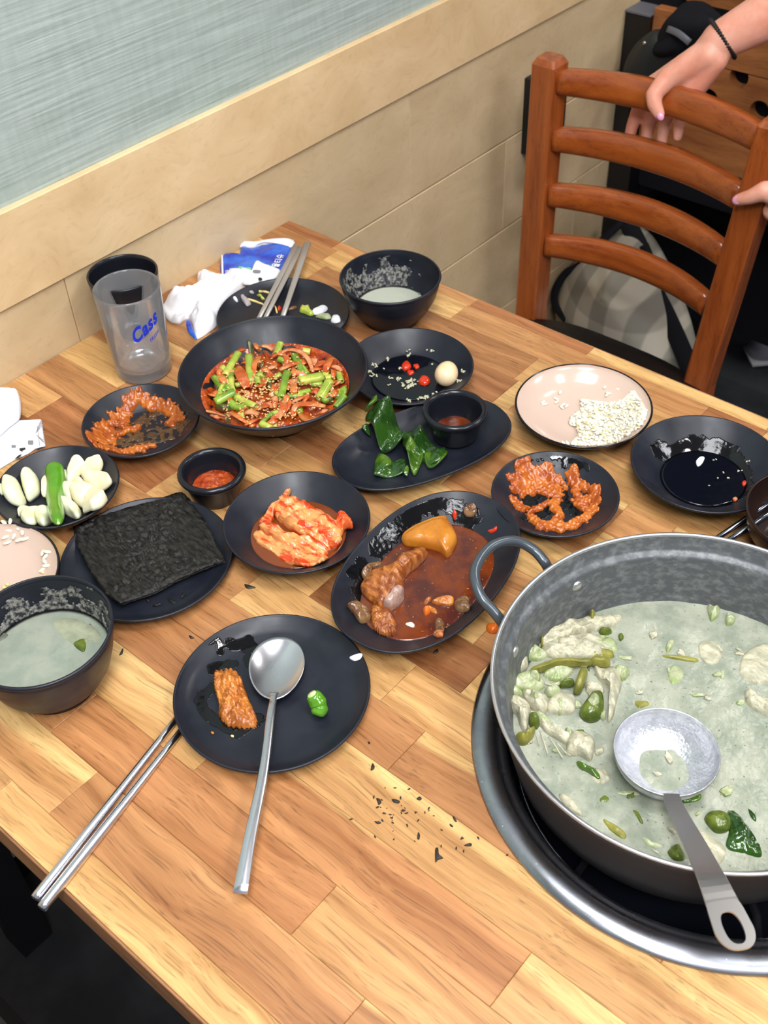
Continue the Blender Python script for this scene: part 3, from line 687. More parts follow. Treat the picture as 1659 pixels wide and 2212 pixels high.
for k in range(6):
    a = k * PI / 3 + 0.3; d = Vector((math.cos(a), math.sin(a), 0)); c = Vector((*RC, TZ))
    me('trivet_arm', *strip([c + d * .060 + Vector((0, 0, -.036)), c + d * .118 + Vector((0, 0, -.036)), c + d * .131 + Vector((0, 0, -.052))], .006, .006), M['blackmetal'], bn, smooth=False, loc=c + d * .1)

# ---------------------------------------------------------------- the pan
PC = (0.7757, -0.3722); pz = TZ
pan = empty('stew_pan', (PC[0], PC[1], TZ - .032)); tag(pan, 'wide two-handled grey metal pan of milky chicken stew standing on the burner ring', 'pan')
inn = [(0, -.0285), (.104, -.0285), (.120, -.024), (.1285, -.012), (.1325, .004), (.1380, .040), (.1392, .0430), (.1425, .0442), (.1440, .0462), (.1478, .0572)]
me('body', *lathe([(.1496, .0578), (.1490, .0540), (.1458, .0440), (.1440, .0400), (.1372, .004), (.1330, -.014), (.1240, -.028), (.108, -.0330), (0, -.0330)], 128, PC, pz), M['pan_out'], pan, loc=(*PC, pz))
me('lining', *lathe(inn, 128, PC, pz), M['pan_in'], pan, loc=(*PC, pz))
me('rim_edge', *lathe([(.1474, .0566), (.1476, .0582), (.1488, .0590), (.1502, .0586), (.1504, .0574), (.1494, .0566)], 128, PC, pz), M['pan_rim'], pan, loc=(*PC, pz))
hp = [at(1186, 1232, .038), at(1176, 1214, .046), at(1150, 1186, .052), at(1108, 1168, .060), at(1058, 1183, .064), at(1026, 1232, .064), at(1036, 1284, .059), at(1064, 1318, .051), at(1080, 1338, .045), at(1090, 1352, .037)]
hs = spline(hp, 44)
def turned(P): return [Vector((2 * PC[0] - p.x, 2 * PC[1] - p.y, p.z)) for p in P]
me('handle', *tube(hs, .0043, 12), M['handle'], pan, loc=hp[4]); me('handle', *tube(turned(hs), .0043, 12), M['handle'], pan, loc=turned(hp)[4])
for (px, py) in ((1238, 1258), (1094, 1402)):
    p = at(px, py, .033); d = Vector((p.x - PC[0], p.y - PC[1], 0)).normalized()
    for sg in (1, -1):
        c = Vector((PC[0], PC[1], TZ + .033)) + d * (.1372 * sg)
        R = Vector((0, 0, 1)).rotation_difference(-d * sg).to_matrix()
        V, F = lathe([(0, .0022), (.003, .0018), (.0048, .0008), (.0052, -.0008)], 20)
        me('rivet', [c + R @ Vector(v) for v in V], F, M['pan_rim'], pan, loc=c)

# broth: gently uneven surface
BL = -0.003
def BS(x, y): return BL
bm_ = bmesh.new(); V = []; F = []; nr, na = 46, 150
def bz(x, y):
    v = 0.0016 * noise.fractal(Vector((x, y, 0)) * 45, 1.0, 2.0, 3)
    q = at(1215, 1450, 0); d = math.hypot(x - q.x, y - q.y); v += 0.0085 * max(0, 1 - d / .062) ** .8
    return BL + v
V.append((PC[0], PC[1], TZ + bz(*PC)))
for i in range(1, nr + 1):
    r = .1322 * i / nr
    for k in range(na):
        x, y = PC[0] + r * math.cos(2 * PI * k / na), PC[1] + r * math.sin(2 * PI * k / na); V.append((x, y, TZ + (bz(x, y) if i < nr else BL + 0.0006)))
for k in range(na): F.append((0, 1 + k, 1 + (k + 1) % na))
for i in range(nr - 1):
    for k in range(na): j = (k + 1) % na; F.append((1 + i * na + k, 1 + (i + 1) * na + k, 1 + (i + 1) * na + j, 1 + i * na + j))
tag(me('broth', V, F, M['broth'], loc=(*PC, TZ + BL)), 'milky grey green chicken broth filling the big pan', 'soup', kind='stuff')
def BZ(x, y): return bz(x, y) - 0.001
SX = dict(org=(1000, 1140), sc_=2.5174)      # crop 1000..1659 x 1140..1700
S5 = dict(org=(1060, 1280), sc_=4.879)       # crop 1060..1400 x 1280..1700
S3 = dict(org=(1000, 1600), sc_=2.5174)
def stew(name, pts, m, label, thick=.006, rough=.0025, crop=S5, cat='stew piece', **k):
    k.setdefault('lift', -0.0008); k.setdefault('freq', 110); k.setdefault('rings', 16); k.setdefault('n', 72)
    return pad(name, pts, BZ, thick, m, label, cat, rough=rough, **{**k, **crop})
stew('chicken_piece', [(430, 530), (640, 400), (860, 310), (1100, 280), (1370, 260), (1300, 380), (1100, 430), (900, 460), (760, 520), (560, 590)], M['meat'], 'long shredded strip of boiled chicken along the back wall of the pan', .009, .004, ridge=(.0012, 420, 1.0), seed=1)
stew('chicken_piece', [(540, 590), (760, 510), (980, 480), (1180, 520), (1270, 640), (1120, 720), (900, 730), (700, 720), (560, 680)], M['meat'], 'wrinkled slab of boiled chicken in the middle of the heap, under the long strip', .010, .004, ridge=(.001, 500, .4), seed=2)
stew('chicken_piece', [(190, 800), (240, 700), (330, 650), (390, 740), (370, 830), (250, 900)], M['meat'], 'small rounded chicken chunk touching the left wall of the pan', .012, .002, seed=3)
stew('cabbage_leaf', [(200, 960), (330, 890), (500, 880), (560, 1020), (420, 1080), (250, 1070)], M['leek'], 'pale yellow-green cabbage slab at the left wall of the pan, below the rounded chunk', .010, .003, seed=4)
stew('cabbage_leaf', [(310, 610), (370, 590), (520, 620), (600, 680), (500, 740), (390, 720)], M['leek'], 'curly light green cabbage tip above the rounded chunk', .008, .004, seed=5)
stew('chicken_skin', [(1080, 790), (1200, 830), (1300, 830), (1380, 960), (1330, 1150), (1290, 1330), (1230, 1380), (1250, 1180), (1240, 1040), (1130, 930)], M['meat'], 'hanging pale flap of chicken skin in front of the long green stem', .011, .004, ridge=(.0018, 380, .1), seed=6)
stew('vegetable_stalk', [(410, 830), (560, 770), (720, 740), (900, 740), (1060, 730), (1060, 775), (880, 790), (700, 800), (430, 862)], M['stem'], 'long flat olive stem lying across the chicken heap', .0085, .0008, seed=7, lift=.004)
stew('vegetable_stalk', [(1060, 735), (1240, 735), (1245, 800), (1150, 800), (1060, 770)], M['stem'], 'short brown-green stem stub at the right end of the long stem', .010, .0008, seed=8, lift=.004)
stew('vegetable_stalk', [(940, 850), (1020, 880), (945, 1070), (870, 1050)], M['stem'], 'upright yellow-green stem in front of the long stem', .011, .0006, seed=9, lift=.003)
stew('vegetable_stalk', [(730, 975), (860, 950), (870, 990), (750, 1010)], M['chili_boiled'], 'little dark green stem bit beside the upright stem', .008, .0006, seed=10, lift=.003)
stew('chili_slice', [(930, 1290), (990, 1180), (1080, 1080), (1170, 1090), (1190, 1230), (1140, 1350), (1020, 1375)], M['chili_boiled'], 'round slice of boiled green chili in the middle of the chicken heap', .011, .001, seed=11, lift=.001)
stew('chili_seeds', [(1000, 1200), (1060, 1130), (1130, 1150), (1140, 1240), (1060, 1290)], M['leek'], 'pale seeds in the round chili slice', .0125, .003, seed=12, lift=.002, cat='seeds', kind='stuff')
stew('chicken_piece', [(590, 1180), (700, 1080), (850, 1090), (900, 1200), (850, 1300), (700, 1310), (600, 1270)], M['meat'], 'smooth white chicken chunk left of the chili slice', .008, .0015, seed=13)
stew('cabbage_leaf', [(560, 1060), (660, 1020), (740, 1070), (690, 1130), (600, 1120)], M['leek'], 'bright green cabbage shred above the white chunk', .010, .003, seed=14)
stew('cabbage_leaf', [(170, 1040), (230, 990), (270, 1070), (340, 1130), (230, 1130)], M['leek'], 'yellowish cabbage frill against the left wall of the pan', .011, .003, seed=15)
stew('chicken_skin', [(140, 1160), (220, 1130), (360, 1190), (420, 1260), (400, 1400), (370, 1490), (310, 1440), (270, 1320), (180, 1240)], M['meat'], 'torn translucent chicken skin with threads at the left wall of the pan', .013, .003, ridge=(.0015, 520, 1.4), seed=16)
stew('chicken_piece', [(330, 1080), (480, 1090), (590, 1150), (600, 1240), (540, 1330), (430, 1250), (360, 1180)], M['meat'], 'knobbly beige chicken piece between the torn skin and the white chunk', .012, .004, seed=17)
stew('chili_slice', [(400, 1340), (470, 1340), (515, 1400), (480, 1460), (410, 1430)], M['chili_boiled'], 'small green chili ring beside the torn chicken skin', .013, .001, seed=18)
stew('green_leaf', [(255, 1550), (330, 1580), (400, 1480), (470, 1450), (440, 1560), (370, 1625), (280, 1615)], M['stem'], 'curled olive leaf at the lower left wall of the pan', .010, .003, seed=19)
stew('chicken_piece', [(510, 1370), (600, 1400), (700, 1470), (840, 1540), (800, 1620), (690, 1570), (560, 1480)], M['meat'], 'stringy chicken strip leading from the heap to the folded piece', .009, .003, seed=20, ridge=(.001, 500, .6))
stew('chicken_piece', [(790, 1690), (850, 1510), (1000, 1530), (1090, 1600), (1080, 1720), (1040, 1800), (940, 1740), (860, 1740)], M['meat'], 'folded chicken piece left of the ladle', .013, .003, seed=21)
stew('green_leaf', [(900, 1800), (980, 1830), (1080, 1870), (1160, 1960), (1130, 2000), (1030, 1920), (930, 1870)], M['wakame_l'], 'bright green leaf shred below the folded chicken piece', .006, .002, seed=22)
for i, (a, b) in enumerate((((470, 1480), (510, 1610)), ((520, 1460), (600, 1700)), ((610, 1520), (760, 1750)), ((700, 1590), (790, 1700)), ((180, 1250), (205, 1380)))):
    pa, pb = at(1060 + a[0] / 4.879, 1280 + a[1] / 4.879, .006), at(1060 + b[0] / 4.879, 1280 + b[1] / 4.879, BL + .002)
    mid = pa.lerp(pb, .5) + Vector((0, 0, .0012))
    tag(me('skin_thread', *tube(spline([pa, mid, pb], 9), [.0007, .0005], 6), M['meat'], loc=pa), 'thin pale thread of chicken skin stretched across the broth at the left', 'stew piece', 'chicken skin threads')
stew('vegetable_stalk', [(1085, 700), (1180, 705), (1275, 722), (1270, 742), (1170, 728), (1090, 712)], M['stem'], 'olive stem floating alone behind the ladle', .004, .0006, SX, seed=23)
stew('cabbage_leaf', [(1100, 660), (1115, 620), (1145, 615), (1140, 655), (1110, 690)], M['leek'], 'small yellow-green leaf scrap above the lone stem', .004, .001, SX, seed=24)
stew('cabbage_leaf', [(1325, 440), (1360, 450), (1390, 440), (1395, 480), (1350, 520), (1335, 490)], M['leek'], 'cabbage tip poking out near the back wall of the pan', .007, .003, SX, seed=25)
stew('cabbage_leaf', [(1430, 480), (1480, 490), (1470, 530), (1430, 540)], M['leek'], 'smaller cabbage tip right of the one near the back wall', .006, .003, SX, seed=26)
stew('chicken_piece', [(1500, 800), (1530, 690), (1640, 640), (1720, 680), (1700, 830), (1580, 860)], M['meat'], 'large smooth chicken piece at the right edge of the photo', .006, .001, SX, seed=27)
stew('chicken_piece', [(1280, 640), (1330, 620), (1390, 650), (1400, 730), (1340, 755), (1290, 720)], M['meat'], 'pale chicken chunk right of the lone stem', .005, .001, SX, seed=28)
stew('chicken_skin', [(1530, 900), (1560, 895), (1620, 940), (1700, 980), (1690, 1040), (1600, 1010), (1540, 960)], M['meat'], 'ruffled chicken skin below the large smooth piece', .009, .004, SX, seed=29)
stew('cabbage_leaf', [(1110, 790), (1150, 755), (1200, 790), (1180, 850), (1130, 860)], M['leek'], 'milky cabbage piece below the lone stem', .0035, .001, SX, seed=30)
stew('cabbage_leaf', [(820, 790), (870, 765), (905, 800), (880, 830), (840, 830)], M['leek'], 'yellow-white cabbage scrap right of the hanging chicken skin', .009, .002, SX, seed=31)
stew('vegetable_stalk', [(930, 950), (1000, 950), (1010, 975), (950, 990)], M['stem'], 'faint olive stem under the back of the ladle bowl', .003, .0005, SX, seed=32)
stew('cabbage_leaf', [(1395, 790), (1415, 785), (1420, 830), (1400, 830)], M['leek'], 'tiny yellow leaf scrap below the pale chunk', .004, .001, SX, seed=33)
stew('chili_slice', [(740, 320), (770, 300), (800, 325), (780, 350), (745, 345)], M['chili_boiled'], 'half sunk chili ring in front of the folded chicken', .0025, .0005, S3, seed=34)
stew('green_leaf', [(830, 290), (880, 275), (950, 285), (960, 305), (880, 305)], M['leek'], 'light green leaf shred beside the ladle neck', .003, .001, S3, seed=35)
stew('vegetable_stalk', [(760, 430), (850, 480), (890, 520), (870, 545), (790, 490)], M['stem'], 'yellow-green stem near the lower wall of the pan', .0035, .0008, S3, seed=36)
stew('vegetable_stalk', [(915, 375), (950, 390), (985, 460), (975, 472), (940, 420)], M['chili_boiled'], 'thin olive stem right of the yellow-green one', .0025, .0005, S3, seed=37)
stew('green_leaf', [(970, 530), (1010, 560), (1075, 575), (1070, 590), (1000, 580)], M['leek'], 'thin curl of light leaf above the dark lump', .0035, .0008, S3, seed=38)
stew('chicken_piece', [(1110, 610), (1160, 575), (1200, 620), (1195, 660), (1140, 655)], M['chili_boiled'], 'dark knobbly lump at the lower wall left of the ladle handle', .006, .003, S3, seed=39)
stew('green_leaf', [(1185, 335), (1230, 305), (1295, 300), (1280, 335), (1200, 350)], M['wakame_l'], 'green leaf bit right of the ladle neck', .004, .001, S3, seed=40)
stew('green_chili', [(1310, 440), (1340, 400), (1410, 405), (1450, 440), (1440, 500), (1370, 510)], M['chili_boiled'], 'plump dark green chili piece right of the ladle handle', .010, .001, S3, seed=41)
stew('green_leaf', [(1435, 390), (1490, 400), (1540, 470), (1610, 570), (1620, 640), (1540, 630), (1430, 590), (1440, 500)], M['wakame'], 'large dark green leaf next to the plump chili piece', .006, .004, S3, seed=42)
stew('green_leaf', [(1545, 370), (1590, 410), (1590, 450), (1560, 420)], M['wakame'], 'small dark leaf tip above the large dark leaf', .003, .001, S3, seed=43)
stew('chicken_piece', [(1250, 480), (1350, 520), (1430, 600), (1400, 680), (1330, 680), (1270, 580)], M['meat'], 'pale chicken fillet under the ladle handle', .005, .001, S3, seed=44)
stew('chicken_piece', [(520, 300), (570, 310), (640, 390), (640, 420), (560, 380)], M['meat'], 'cream coloured chicken edge at the lower left wall', .006, .001, S3, seed=45)

for j_, (pts, m_, th_, lb) in enumerate((
        ([(560, 760), (700, 740), (860, 770), (850, 880), (700, 960), (560, 900)], 'leek', .007, 'wide greyish cabbage piece under the long flat stem'),
        ([(440, 1290), (560, 1320), (640, 1400), (600, 1440), (500, 1400)], 'leek', .008, 'greenish cabbage strip above the stringy chicken'),
        ([(870, 540), (1010, 470), (1200, 480), (1330, 560), (1300, 660), (1100, 600), (950, 620)], 'leek', .007, 'curled light green cabbage behind the brown stem stub'),
        ([(960, 660), (1080, 620), (1250, 640), (1290, 700), (1180, 730), (1010, 720)], 'stem', .008, 'olive cabbage fold just behind the brown stem stub'),
        ([(1340, 470), (1380, 450), (1400, 500), (1360, 530)], 'chili_boiled', .006, 'dark green scrap at the right end of the chicken strip'),
        ([(1140, 430), (1240, 410), (1270, 450), (1180, 470)], 'chili_boiled', .0075, 'dark olive scrap lying on the long chicken strip'),
        ([(1030, 260), (1080, 255), (1100, 290), (1060, 380), (1035, 340)], 'stem', .011, 'short yellow stem standing on the long chicken strip'),
        ([(520, 530), (550, 525), (545, 600), (525, 590)], 'stem', .010, 'tiny yellow stem at the left end of the chicken strip'),
        ([(600, 470), (760, 420), (900, 400), (880, 440), (700, 490)], 'meat', .011, 'thin torn fibre bundle on the long chicken strip'),
        ([(700, 560), (860, 530), (960, 570), (900, 640), (760, 640)], 'meat', .012, 'raised fibrous ridge on the wrinkled chicken slab'),
        ([(1300, 850), (1340, 810), (1440, 830), (1450, 900), (1370, 950)], 'leek', .009, 'yellow cabbage tip right of the hanging chicken skin'),
        ([(1000, 1000), (1100, 990), (1180, 1030), (1170, 1090), (1020, 1080)], 'meat', .009, 'pale chicken lump just behind the chili slice'),
        ([(1150, 1300), (1210, 1290), (1200, 1360), (1150, 1350)], 'leek', .008, 'small yellow-green scrap right of the chili slice'),
        ([(680, 1190), (750, 1180), (750, 1300), (700, 1300)], 'leek', .0105, 'bright green patch on the smooth white chunk'),
        ([(380, 900), (480, 890), (520, 960), (500, 1010), (400, 990)], 'leek', .0125, 'upper fold of the pale yellow-green cabbage slab'),
        ([(1090, 1680), (1180, 1650), (1190, 1700), (1120, 1740)], 'meat', .004, 'flat chicken scrap between folded piece and ladle'),
        ([(780, 1480), (850, 1500), (850, 1550), (800, 1530)], 'leek', .009, 'green bit at the start of the folded chicken piece'),
        ([(420, 1100), (520, 1180), (480, 1240), (400, 1180)], 'leek', .014, 'pale leaf scrap on the knobbly chicken piece'),
        ([(1050, 1900), (1200, 1870), (1260, 1960), (1180, 2040), (1080, 2000)], 'meat', .004, 'half sunk chicken piece below the folded one'))):
    stew('cabbage_leaf' if m_ == 'leek' else 'stalk_piece' if m_ in ('stem', 'chili_boiled') else 'chicken_piece', pts, M[m_], lb, th_, th_ * .35, seed=60 + j_, jag=.06)
r4 = random.Random(31)
for i in range(64):
    if i < 34: x, y = r4.gauss(1190, 60), r4.gauss(1480, 85)
    else: x, y = r4.uniform(1180, 1659), r4.uniform(1340, 1840)
    p = at(x, y, BL + .0005)
    if math.hypot(p.x - PC[0], p.y - PC[1]) > .124: continue
    p.z = TZ + bz(p.x, p.y) + .0006; l_ = r4.uniform(.002, .0055); k_ = r4.random()
    tag(me('stew_shred', *blob(p, (l_, l_ * r4.uniform(.25, .7), .0009), .7, 1.6, i, 3, RZ(r4.random() * PI)), M['meat'] if k_ < .62 else M['leek'] if k_ < .9 else M['chili_boiled'], loc=p),
        'small shred of chicken or greens floating in the pan broth', 'stew piece', 'small shreds floating in the pan')
# ---------------------------------------------------------------- ladle
LC = at(1440, 1622, .020); LR = .0366
lad = empty('ladle', LC); tag(lad, 'steel ladle lying in the broth with its slotted flat handle over the pan rim', 'ladle')
ldir = (at(1537, 1893, .0635) - at(1452, 1735, .022)); ld2 = Vector((ldir.x, ldir.y, 0)).normalized()
prof = [(LR * math.sin(t), -LR * .72 * math.cos(t)) for t in [i * PI / 2 / 14 for i in range(15)]]
po = [((LR + .0009) * math.sin(t), -(LR * .72 + .0009) * math.cos(t)) for t in [i * PI / 2 / 14 for i in range(15)]][::-1]
me('ladle_bowl', *lathe(prof + [(LR + .0006, .0007), (LR + .0012, 0)] + po, 72, (LC.x, LC.y), LC.z), mat('frosted_ladle_steel', (0.50, 0.51, 0.54), 0.34, metal=0.85, var=(0.62, 0.62, 0.65), vscale=160, bump=0.35, bscale=420, specks=(0.20, 0.20, 0.20), sscale=600, sthr=0.70), lad, loc=LC)
hpts = [(1450, 1716, .0195), (1456, 1738, .0225), (1475, 1775, .031), (1500, 1822, .046), (1535, 1893, .0655), (1562, 1955, .0700), (1585, 2010, .0725), (1597, 2034, .073), (1603, 2048, .073)]
hw = [.0115, .0125, .0118, .0128, .0165, .0205, .0225, .0200, .0150]
HP = [at(*p) for p in hpts]; k0 = 5
V, F = strip(spline(HP[:6], 24), [hw[0] + (hw[1] - hw[0]) * min(1, i / 4) if i < 4 else hw[1] + (hw[5] - hw[1]) * ((i - 4) / 19) ** 1.6 for i in range(24)], .0016)
# slotted end: two rails joined by the rounded tip
c0 = HP[5]; e = at(1603, 2050, .0735); ax = (e - c0).normalized(); sd = ax.cross(Vector((0, 0, 1))).normalized(); Ln = (e - c0).length
def outl(k, inner):
    t = 2 * PI * k / 64
    if inner:
        x, y = se(t, 2.4); return c0 + ax * (Ln * .53 + x * Ln * .37) + sd * (y * .0058)
    x, y = se(t, 7.0 if math.cos(t) < 0 else 2.5)
    wdt = .0102 + .0016 * max(0, min(1, (x + 1) / 1.3))
    return c0 + ax * (Ln * .46 + x * Ln * .56) + sd * (y * (wdt))
Vv, Ff = [], []
for k in range(64):
    for inner in (0, 1):
        p = outl(k, inner)
        for dz in (.0008, -.0008): Vv.append(p + Vector((0, 0, dz)))
for k in range(64):
    j = (k + 1) % 64; a, b = 4 * k, 4 * j
    Ff += [(a, b, b + 2, a + 2), (a + 1, a + 3, b + 3, b + 1), (a, a + 1, b + 1, b), (a + 2, b + 2, b + 3, a + 3)]
me('handle', *join((V, F), (Vv, Ff)), mat('satin_ladle_handle', (0.46, 0.44, 0.43), 0.30, metal=0.9), lad, smooth=False, loc=HP[4])
q = LC
V, F = lathe([(0, 0), (.0164, 0), (.0166, -.0002), (.010, -.0018), (0, -.0023)], 40, (q.x, q.y), LC.z - .0235)
tag(me('broth_in_ladle', V, F, M['broth'], loc=(q.x, q.y, LC.z - .0235)), 'small puddle of grey broth left in the bowl of the ladle', 'soup', kind='stuff')
# ================================================================ dishes
FLAT = [(0, .0045), (.70, .0045), (.86, .0072), (1, .014)]
def SOUP(H): return [(0, .006), (.58, .006), (.66, .0085), (1, H)]
def TALL(H): return [(0, .006), (.48, .0068), (.62, .0095), (.74, .0155), (.84, .0250), (.92, .62 * H), (.97, .82 * H), (1, H)]
plateF = Dish((.5125, -.5485), .0754, inner=FLAT, foot=.6)
plateF.build('flat_plate', 'matte black flat plate at the front, under the spoon and meat piece', 'plate')
plateS = Dish((.3265, -.5142), .0745, inner=FLAT, foot=.6); plateS.build('flat_plate', 'matte black flat plate carrying a stack of roasted seaweed sheets', 'plate')
plateB = Dish((.1579, -.1702), .0731, inner=FLAT, foot=.6); plateB.build('flat_plate', 'black flat plate at the back with food scraps and flat chopsticks, behind the salad bowl', 'plate')
dK = Dish((.4076, -.4089), .0640, inner=SOUP(.026)); dK.build('shallow_dish', 'black shallow round dish with a folded piece of red kimchi', 'dish')
dPR = Dish((.5646, -.2403), .0559, inner=SOUP(.026)); dPR.build('shallow_dish', 'black shallow dish smeared with orange chili paste, between the rice plate and the pan handle', 'dish')
dPL = Dish((.1870, -.3989), .0569, inner=SOUP(.024)); dPL.build('shallow_dish', 'black shallow dish smeared with orange chili paste, in front of the beer glass', 'dish')
dG = Dish((.2002, -.5111), .0563, inner=SOUP(.024)); dG.build('shallow_dish', 'black shallow dish with peeled garlic cloves and a green chili', 'dish')
dE = Dish((.3382, -.1694), .0655, inner=SOUP(.024)); dE.build('shallow_dish', 'black shallow dish with one small egg and sesame seeds, behind the oval kelp dish', 'dish')
dS = Dish((.6501, -.1242), .0670, inner=[(0, .006), (.55, .006), (.62, .009), (1, .028)]); dS.build('shallow_dish', 'black shallow dish with dark soy liquid at the right, next to the white rice plate', 'dish')
dR = Dish((.5150, -.1180), .0655, inner=[(0, .006), (.45, .0065), (.75, .012), (.93, .021), (1, .026)]); dR.build('rice_plate', 'pinkish tan plate with a thin black rim and leftover rice, at the far table edge', 'plate', rimmat=M['rim'])
dRL = Dish((.2423, -.6217), .0637, inner=[(0, .006), (.45, .0065), (.75, .011), (.93, .019), (1, .024)]); dRL.build('rice_plate', 'pinkish tan plate with a few rice grains, cut off by the left photo edge', 'plate', rimmat=M['rim'])
bB = Dish((.2457, -.0879), .0545, inner=TALL(.054), foot=.56); bB.build('deep_bowl', 'deep black bowl with a little milky broth, at the back near the far table edge', 'bowl', lip=.003)
bF = Dish((.3656, -.6444), .0558, inner=TALL(.064), foot=.58); bF.build('deep_bowl', 'deep black bowl half full of grey broth, cut off by the left photo edge', 'bowl', lip=.0034)
bS = Dish((.2657, -.2895), .0922, inner=[(0, .008), (.35, .009), (.58, .016), (.80, .034), (1, .056)], foot=.42); bS.build('salad_bowl', 'large wide black bowl of spicy onion and scallion salad near the back', 'bowl', lip=.003)
oK = Dish((.4235, -.2526), .0905, .0517, 1.2039, 2.3, inner=[(0, .006), (.62, .006), (.80, .010), (1, .020)], foot=.6); oK.build('oval_dish', 'black oval dish with green kelp leaves and a small sauce cup', 'dish', n=110)
oS = Dish((.5338, -.3825), .0636, .0986, .1093, 2.25, inner=[(0, .006), (.60, .006), (.70, .0095), (1, .028)], foot=.6); oS.build('oval_dish', 'black oval dish of brown-red braised meat and potato, left of the pan handle', 'dish', n=110)
# dark bowl cut off at the right photo edge
q = at(1752, 1108, .05); bR = Dish((q.x, q.y), .052, inner=TALL(.052), foot=.56)
bR.build('deep_bowl', 'dark bowl just entering at the right photo edge behind the pan', 'bowl', mm=mat('dark_brown_black_glaze', (.016, .007, .005), .3), lip=.003)

def cup(name, c, r, H, base, label):
    z = TZ + base; k = r / .0318
    P = [(0, .005), (.0165, .0052), (.0190, .0075), (.0222, .018), (.0252, H - .004), (.0262, H - .0012), (.0285, H), (.0310, H - .0012), (.0318, H - .0040), (.0306, H - .0062), (.0282, H - .0072), (.0272, H - .010), (.0225, .003), (.0215, 0), (.018, .001), (0, .001)]
    return tag(me(name, *lathe([(a * k, b) for a, b in P], 72, c, z), M['black_wet'], loc=(*c, z)), label, 'sauce cup')
cup('sauce_cup', (.3038, -.4126), .0318, .032, 0.0002, 'small black thick-lipped sauce cup of red paste standing alone between the seaweed and salad bowls')
cup('sauce_cup', (.4314, -.2136), .0313, .0335, .0064, 'small black sauce cup with a little brown-red sauce, standing on the oval kelp dish')
def blobdisc(c, r, z, m, name, label, cat, amp=.0012, dome=.0):
    V, F = [(c[0], c[1], z + dome)], []; nr, na = 14, 44
    for i in range(1, nr + 1):
        for k in range(na):
            x, y = c[0] + r * i / nr * math.cos(2 * PI * k / na), c[1] + r * i / nr * math.sin(2 * PI * k / na)
            V.append((x, y, z + (amp * noise.fractal(Vector((x, y, 0)) * 170, 1, 2, 3) + dome * (1 - (i / nr) ** 2) if i < nr else 0)))
    for k in range(na): F.append((0, 1 + k, 1 + (k + 1) % na))
    for i in range(nr - 1):
        for k in range(na): j = (k + 1) % na; F.append((1 + i * na + k, 1 + (i + 1) * na + k, 1 + (i + 1) * na + j, 1 + i * na + j))
    n0 = len(V); V.append((c[0], c[1], z - .0025))
    for k in range(na): F.append((1 + (nr - 1) * na + k, n0, 1 + (nr - 1) * na + (k + 1) % na))
    return tag(me(name, V, F, m, loc=(c[0], c[1], z)), label, cat, kind='stuff')
blobdisc((.3038, -.4126), .0205, TZ + .0125, M['redsauce'], 'chili_paste', 'red chili paste inside the lone sauce cup', 'sauce', .0018, .001)
blobdisc((.4314, -.2136), .0197, TZ + .0064 + .0085, M['stewsauce'], 'dipping_sauce', 'brown red dipping sauce in the cup on the oval dish', 'sauce', .0003)
smear('sauce_drip', [([(612, 992), (618, 1006)], 5)], lambda x, y: .0, .0001, M['redsauce']) if False else None

# ---- broth in the deep bowls and their foamy residue
def liquid(d, h, name, label, m, amp=.0006, kind='stuff'):
    s = 1.0
    for i in range(400):
        s = i / 400
        p = d.surf(d.c[0] + s * d.a, d.c[1]) if True else 0
        if p >= h + d.base: break
    return blobdisc(d.c, s * d.a * .995, TZ + d.base + h, m, name, label, 'soup', amp)
M['broth2'] = mat('thin_grey_broth', (0.24, 0.27, 0.215), 0.14, var=(0.30, 0.315, 0.25), vscale=45, bump=0.12, bscale=120, coat=.3)
liquid(bB, .0155, 'broth', 'small pool of milky broth in the back bowl', mat('milky_broth', (.44, .45, .37), .15), .0003)
liquid(bF, .031, 'broth', 'cool grey green broth in the bowl at the left photo edge', M['broth2'], .0008)
def residue(d, z0, z1, a0, a1, name, label, seed=0, thick=.0006):
    """crusted foam clinging to the inner wall of a bowl"""
    na, nz = 150, 22; V, F, id_ = [], [], {}
    def sz(h):
        I = d.inner
        for i in range(len(I) - 1):
            if I[i][1] <= h <= I[i + 1][1] and I[i + 1][1] > I[i][1]: return I[i][0] + (I[i + 1][0] - I[i][0]) * (h - I[i][1]) / (I[i + 1][1] - I[i][1])
        return I[-1][0]
    def f(a, t):
        e = min(1, min(a - a0, a1 - a) / .5)
        return noise.fractal(Vector((a * 3.2 + seed, t * 3, seed)), 1, 2, 4) + .42 * e - .75 * t + .12
    for i in range(na):
        a = a0 + (a1 - a0) * i / (na - 1)
        for j in range(nz):
            t = j / (nz - 1); h = z0 + (z1 - z0) * t; s = sz(h); g = f(a, t)
            if g > 0:
                th = thick * (1 + .8 * noise.noise(Vector((a * 30, t * 30, 0)))); id_[(i, j)] = len(V)
                V.append((d.c[0] + (s * d.a - th) * math.cos(a), d.c[1] + (s * d.a - th) * math.sin(a), TZ + d.base + h))
                V.append((d.c[0] + (s * d.a - .00002) * math.cos(a), d.c[1] + (s * d.a - .00002) * math.sin(a), TZ + d.base + h))
    cells = [(i, j) for i in range(na - 1) for j in range(nz - 1) if all(k in id_ for k in ((i, j), (i + 1, j), (i + 1, j + 1), (i, j + 1)))]; cs = set(cells)
    for (i, j) in cells:
        q = [id_[(i, j)], id_[(i + 1, j)], id_[(i + 1, j + 1)], id_[(i, j + 1)]]
        F.append(tuple(q)); F.append(tuple(x + 1 for x in q[::-1]))
        for (di, dj, a, b) in ((0, -1, 0, 1), (1, 0, 1, 2), (0, 1, 2, 3), (-1, 0, 3, 0)):
            if (i + di, j + dj) not in cs: F.append((q[a], q[b], q[b] + 1, q[a] + 1))
    if F: tag(me(name, V, F, M['foam'], loc=(*d.c, TZ + d.base + z0)), label, 'residue', kind='stuff')
